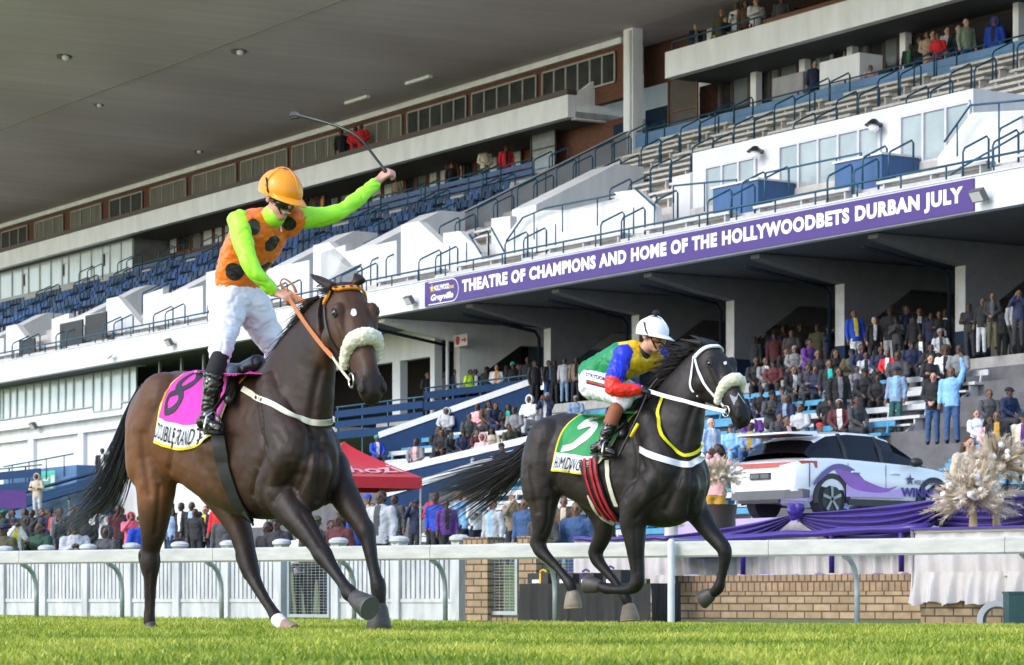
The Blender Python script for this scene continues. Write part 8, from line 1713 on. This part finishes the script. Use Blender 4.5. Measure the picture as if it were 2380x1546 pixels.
crowd([
 (1034, 948, 'sit', 'lgrey', None, 'dgrey', 'hood', 'lgrey', 'd', 'seated man in a pale grey hood left of the ramp'),
 (1112, 939, 'sit', 'lpink', None, 'white', 'short', HB, 'd', 'seated girl in a pale pink jacket on the left benches'),
 (1128, 931, 'sit', 'brown', 'sky', 'dark', 'long', HB, 'd', 'seated woman in brown beside the pale pink jacket'),
 (1147, 934, 'sit', 'navy', None, 'navy', 'long', HB, 'b', 'seated woman in navy on the left benches'),
 (1179, 939, 'sitfold', 'black', 'teal', 'dark', 'long', HB, 'd', 'seated woman in black over teal on the left benches'),
 (1201, 942, 'sit', 'grey', None, 'dark', 'short', HB, 'd', 'seated man in grey left of the white hoodie'),
 (1228, 919, 'sit', 'white', None, 'lgrey', 'hood', 'white', 'd', 'person in a bright white hoodie on the left benches'),
 (1268, 913, 'phone', 'navy', 'lgrey', 'denim', 'beanie', 'grey', 'b', 'man in a grey beanie holding a phone to his face'),
 (1340, 919, 'sit', 'ldenim', None, 'denim', 'cap', 'grey', 'b', 'seated person in a pale denim jacket and cap left of the second jockey'),
 (1018, 990, 'sit', 'black', None, 'dark', 'short', HB, 'd', 'seated man in black at the left end of the lower benches'),
 (1028, 998, 'sit', 'dark', None, 'dark', 'long', 'hairbr', 'b', 'seated woman with long brown hair in a dark coat'),
 (1047, 1004, 'sit', 'black', None, 'denim', 'short', HB, 'd', 'seated man in a black jacket and jeans right of the long brown hair'),
 (1110, 1000, 'sit', 'maroon', None, 'dark', 'short', HB, 'b', 'seated person in maroon beside the pink headscarf'),
 (1121, 1007, 'sit', 'lpink', None, 'lgrey', 'hood', 'lpink', 'b', 'seated woman in a pink headscarf on the lower benches'),
 (1146, 996, 'sit', 'beige', None, 'dark', 'long', HB, 'd', 'seated woman in beige with long black hair'),
 (878, 1011, 'sit', 'blue', 'white', 'navy', 'cap', 'tealc', 'd', 'seated man in a blue tracksuit and teal cap above the gazebo'),
 (968, 1016, 'sit', 'grey', 'lpink', 'lpink', 'short', HB, 'd', 'seated man in grey with pink trousers above the gazebo'),
 (1780, 830, 'sit', 'grey', 'white', 'grey', 'bald', HB, 'd', 'seated bald man in a grey suit'),
 (1817, 808, 'sit', 'black', 'white', 'dark', 'short', HB, 'b', 'seated man in black and white at the top of the right benches'),
 (1846, 803, 'sit', 'grey', None, 'dark', 'short', 'white_h', 'b', 'seated grey haired man in grey at the top of the right benches'),
 (1881, 786, 'sit', 'purple', None, 'dark', 'short', HB, 'd', 'seated man in dark purple near the column'),
 (1906, 813, 'sit', 'dark', None, 'dark', 'short', HB, 'b', 'seated man resting his chin, in dark clothes, right benches'),
 (1946, 811, 'sit', 'black', None, 'dark', 'long', HB, 'b', 'seated woman in black below the blue based column'),
 (1992, 798, 'sit', 'navy', None, 'dark', 'short', HB, 'd', 'seated man in navy below the blue and yellow jacket'),
 (2014, 818, 'sit', 'lgrey', 'navy', 'dark', 'short', HB, 'd', 'seated man in a striped grey top left of the red and white jacket'),
 (2044, 804, 'sit', 'navy', None, 'dark', 'bald', HB, 'd', 'seated bald man in a navy jacket'),
 (2064, 814, 'sit', 'red', 'white', 'dark', 'short', HB, 'b', 'seated man in a red and white jacket'),
 (2145, 777, 'sit', 'black', 'white', 'dark', 'short', HB, 'd', 'seated man with a paper near the right column'),
 (2189, 764, 'sit', 'lgrey', 'dgrey', 'dark', 'beanie', 'grey', 'b', 'seated person in a grey checked coat near the right column'),
 (2199, 804, 'sit', 'white', 'black', 'dark', 'afro', 'hairbr', 'd', 'woman with big brown curly hair in a white coat'),
 (1839, 850, 'sit', 'black', 'white', 'dark', 'short', HB, 'b', 'seated man in a black tracksuit on the middle right benches'),
 (1930, 836, 'down', 'dark', 'aqua', 'ldenim', 'short', HB, 'b', 'man in a turquoise shirt under a dark jacket'),
 (1953, 853, 'down', 'black', 'grey', 'dark', 'long', HB, 'b', 'woman in a black leather jacket beside the turquoise shirt'),
 (1990, 850, 'sit', 'grey', None, 'dark', 'short', HB, 'd', 'seated man in a grey jacket right of the leather jacket'),
 (2040, 870, 'sit', 'black', None, 'black', 'short', HB, 'd', 'seated man in black slumped beside the plaid shirt'),
 (2081, 851, 'down', 'ldenim', 'sky', 'dteal', 'cap', 'navy', 'b', 'man in a pale plaid shirt, dark green trousers and cap'),
 (2153, 824, 'fold', 'dark', 'black', 'denim', 'short', HB, 'l', 'heavy man in a dark jacket with red trim and jeans'),
 (2167, 865, 'clasp', 'black', None, 'denim', 'short', HB, 'l', 'man in a black jacket and blue jeans clasping his hands'),
 (2213, 851, 'up', 'sky', None, 'denim', 'short', HB, 'b', 'man in a sky blue sweater with one arm raised'),
 (1765, 905, 'sit', 'black', None, 'denim', 'cap', 'black', 'b', 'seated man in a black cap right of the second horse head'),
 (1812, 900, 'sit', 'black', 'grey', 'denim', 'cap', 'dark', 'b', 'seated man in a dark cap and striped jacket'),
 (1829, 917, 'sit', 'navy', 'ldenim', 'dark', 'bald', HB, 'b', 'seated bald man in navy over a pale blue shirt'),
 (1864, 938, 'sit', 'lgrey', None, 'dark', 'short', HB, 'b', 'seated man in a pale grey sweater above the car roof'),
 (1957, 927, 'sit', 'maroon', 'white', 'dark', 'short', 'white_h', 'd', 'grey haired man in a maroon blazer above the car roof'),
 (1807, 961, 'sit', 'dgrey', None, 'dark', 'short', HB, 'b', 'man in charcoal just above the rear spoiler of the car'),
 (1829, 966, 'sit', 'black', 'lpink', 'dark', 'short', HB, 'b', 'man in black over pink above the rear of the car'),
 (1752, 954, 'sit', 'purple', 'white', 'dark', 'cap', 'purple', 'b', 'seated person in a purple cap behind the car'),
 (1748, 981, 'sit', 'ldenim', 'gold', 'denim', 'short', HB, 'd', 'boy in a pale denim varsity jacket behind the car'),
 (1906, 982, 'sit', 'dgrey', None, 'dark', 'cap', 'red', 'b', 'person in a red cap just above the car roof'),
 (1700, 985, 'sit', 'sky', None, 'sky', 'cap', 'dgrey', 'l', 'seated person in pale blue shorts behind the muzzle of the second horse'),
 (2274, 954, 'sit', 'white', None, 'denim', 'short', 'hairbr', 'l', 'man in a white T-shirt above the dried flowers'),
 (2291, 964, 'sit', 'lpink', 'white', 'dark', 'long', HB, 'd', 'smiling woman in a pink patterned top above the dried flowers'),
 (2326, 954, 'down', 'black', 'gold', 'dark', 'short', HB, 'b', 'bearded man in a black top with gold chain above the dried flowers'),
 (2370, 959, 'down', 'cream', 'purple', 'cream', 'cap', 'black', 'b', 'man in a cream and purple tunic at the right edge'),
] + [(u, v, po, c1_, None, 'dark', h_, HB, sk, 'seated person in ' + t) for u, v, po, c1_, h_, sk, t in [
 (1720, 905, 'sit', 'navy', 'short', 'd', 'navy beside the muzzle of the second horse'), (1790, 905, 'sitfold', 'dgrey', 'beanie', 'd', 'charcoal with a beanie between the two capped men'), (1760, 830, 'sit', 'black', 'short', 'd', 'black left of the grey suit'), (1800, 835, 'sit', 'maroon', 'cap', 'd', 'maroon with a cap right of the grey suit'), (1870, 845, 'sit', 'dgrey', 'short', 'd', 'charcoal right of the black tracksuit'), (1895, 850, 'sitfold', 'navy', 'short', 'b', 'navy left of the turquoise shirt'), (2015, 855, 'sit', 'black', 'cap', 'd', 'black with a cap left of the plaid shirt'), (1975, 812, 'sitfold', 'olive', 'beanie', 'd', 'olive with a beanie near the blue based column'), (2090, 815, 'sit', 'dgrey', 'short', 'd', 'charcoal right of the red and white jacket'), (2115, 790, 'sit', 'navy', 'cap', 'd', 'navy with a cap left of the man with a paper'), (2165, 800, 'sitfold', 'black', 'short', 'd', 'black left of the big curly hair'), (2225, 800, 'sit', 'grey', 'short', 'd', 'grey right of the big curly hair'),
 (1925, 910, 'sit', 'black', 'beanie', 'd', 'black with a beanie left of the maroon blazer'), (1990, 920, 'sit', 'dgrey', 'short', 'd', 'charcoal right of the maroon blazer'), (2340, 900, 'sit', 'navy', 'cap', 'd', 'navy with a cap on the far right benches'), (2300, 905, 'sit', 'dgrey', 'short', 'b', 'charcoal on the far right benches'), (1085, 960, 'sit', 'dgrey', 'short', 'd', 'charcoal left of the pale pink jacket'), (1075, 1000, 'sit', 'navy', 'cap', 'd', 'navy with a cap right of the jeans on the lower left benches'), (1185, 985, 'sit', 'olive', 'short', 'd', 'olive below the black and teal woman'), (1165, 1030, 'sit', 'black', 'beanie', 'd', 'black with a beanie low on the left benches')]], 'tier')
DECK = (15.0, zt(14) - .15)
crowd([
 (925, 411, 'down', 'khaki', None, 'olive', 'short', HB, 'b', 'man in a khaki jacket right of the raised fist', 15.2),
 (989, 422, 'sit', 'tan', None, 'dark', 'short', HB, 'd', 'seated person at the brown doors in the middle of the left block', 15.2),
 (1047, 379, 'down', 'black', None, 'dark', 'short', HB, 'b', 'man in black leaning on the board barrier', 14.6),
 (1056, 356, 'down', 'maroon', None, 'dark', 'short', HB, 'b', 'man in maroon behind the man leaning on the boards', 15.4),
 (1126, 336, 'clasp', 'cream', None, 'dgrey', 'short', HB, 'b', 'man in a cream sweater at the brown doors'),
 (1177, 337, 'down', 'red', 'black', 'dark', 'short', HB, 'b', 'man in a red jacket at the brown doors left of the glass screen'),
 (717, 444, 'down', 'dark', None, 'dark', 'short', HB, 'b', 'left of the three dark figures behind the orange cap', 15.2),
 (734, 446, 'down', 'brown', None, 'dark', 'short', HB, 'b', 'middle of the three dark figures behind the orange cap', 15.2),
 (748, 439, 'down', 'navy', 'orange', 'dark', 'short', HB, 'b', 'right of the three dark figures behind the orange cap', 15.2),
 (1847, 168, 'sit', 'olive', None, 'dark', 'short', HB, 'b', 'person behind the grey box under the right balcony', 15.2),
 (1889, 141, 'down', 'navy', None, 'dark', 'short', 'white_h', 'l', 'white haired man in navy left of the white box', 14.5),
 (1943, 127, 'down', 'navy', 'white', 'dark', 'short', HB, 'l', 'man in a suit behind the white box under the right balcony', 15.6),
 (2024, 152, 'sit', 'lpink', None, 'grey', 'short', HB, 'b', 'seated person in pale pink behind the blue boards', 14.6),
 (2056, 146, 'sit', 'dark', None, 'dark', 'bald', HB, 'b', 'seated bald man in dark clothes behind the blue boards', 14.6),
 (2110, 102, 'down', 'black', 'green', 'dark', 'short', HB, 'b', 'man in a black jacket over a green shirt behind the blue boards', 14.5),
 (2132, 67, 'down', 'dark', None, 'dark', 'short', HB, 'b', 'man in dark clothes at the left of the upper right group', 15.4),
 (2158, 53, 'clasp', 'white', 'lpink', 'dark', 'short', HB, 'l', 'person in white and pink in the upper right group', 15.2),
 (2163, 72, 'clasp', 'tan', None, 'tan', 'short', HB, 'b', 'woman in tan in the upper right group', 14.7),
 (2181, 74, 'clasp', 'red', None, 'dark', 'short', HB, 'b', 'man in a red sweater in the upper right group', 14.5),
 (2200, 43, 'clasp', 'white', None, 'dark', 'short', HB, 'l', 'man in a white shirt in the upper right group', 15.3),
 (2219, 30, 'down', 'dark', None, 'denim', 'short', HB, 'l', 'man in a dark jacket and jeans in the upper right group', 15.2),
 (2246, 23, 'down', 'sage', None, 'denim', 'bald', HB, 'l', 'bald man in a sage green jumper in the upper right group', 14.9),
 (2309, 15, 'down', 'blue', 'navy', 'navy', 'hood', 'blue', 'b', 'man in a blue hooded tracksuit at the dark upper right bar', 15.6),
], DECK)
crowd([
 (799, 287, 'down', 'black', None, 'ldenim', 'short', HB, 'd', 'dark haired man left of the two red tops in the upper windows'),
 (822, 284, 'clasp', 'red', None, 'dark', 'short', HB, 'd', 'left of the two people in red tops at the upper windows'),
 (846, 284, 'clasp', 'red', None, 'dark', 'bald', HB, 'd', 'right of the two people in red tops at the upper windows'),
], (14.15, zb1 - .55))
crowd([
 (1615, 53, 'clasp', 'navy', 'sage', 'dark', 'bald', HB, 'l', 'man in navy leaning at the left end of the right balcony'),
 (1673, 11, 'down', 'olive', None, 'dark', 'bald', HB, 'l', 'bald man in a dark green jumper on the right balcony'),
 (1685, 55, 'clasp', 'dark', None, 'dark', 'short', 'hairbr', 'l', 'person half hidden below the dark green jumper', 13.99),
 (1716, -2, 'clap', 'white', None, 'dark', 'short', HB, 'b', 'left of the two white shirts on the right balcony'),
 (1735, -4, 'down', 'brown', None, 'dark', 'long', HB, 'b', 'woman in brown between the two white shirts'),
 (1754, -4, 'clap', 'white', None, 'dark', 'short', HB, 'l', 'right of the two white shirts on the right balcony'),
 (1815, -8, 'down', 'dgrey', None, 'dark', 'short', HB, 'b', 'person in grey at the top edge right of the white shirts'),
], (14.6, zr0 + .3))
barr = tag(empty('guard_rail', S.W(U(1560, BR), BR, zr1)), 'dark blue guard rail at the left end of the right balcony', 'railing')
mb = MB(); mb.tube([S.W(U(1560, 13.7), 13.75, zr1 + .35), S.W(U(1778, 13.7), 13.75, zr1 + .35)], .035, 8); mb.build('top_rail', RAILB, barr, smooth=True)
for k in range(8): a = U(1560, 13.7) + k * 1.0; mb = MB(); mb.tube([S.W(a, 13.75, zr1), S.W(a, 13.75, zr1 + .34)], .025, 6); mb.build('post', RAILB, barr, smooth=True)
for u0, u1, v0, v1, b, m, t in [(1905, 1998, 146, 214, 14.3, OFFWHITE, 'white box counter standing on the deck under the right balcony'), (1795, 1866, 184, 226, 14.4, mat('grey_counter', (.32, .31, .33), .6), 'grey panelled counter left of the white box on the right deck')]:
    a0, z1 = S.az(u0, v0, b); a1 = U(u1, b); mb = MB(); sb(mb, a0, a1, b, b + 1.0, zt(14) - .2, z1); tag(mb.build('counter', m), t, 'counter')
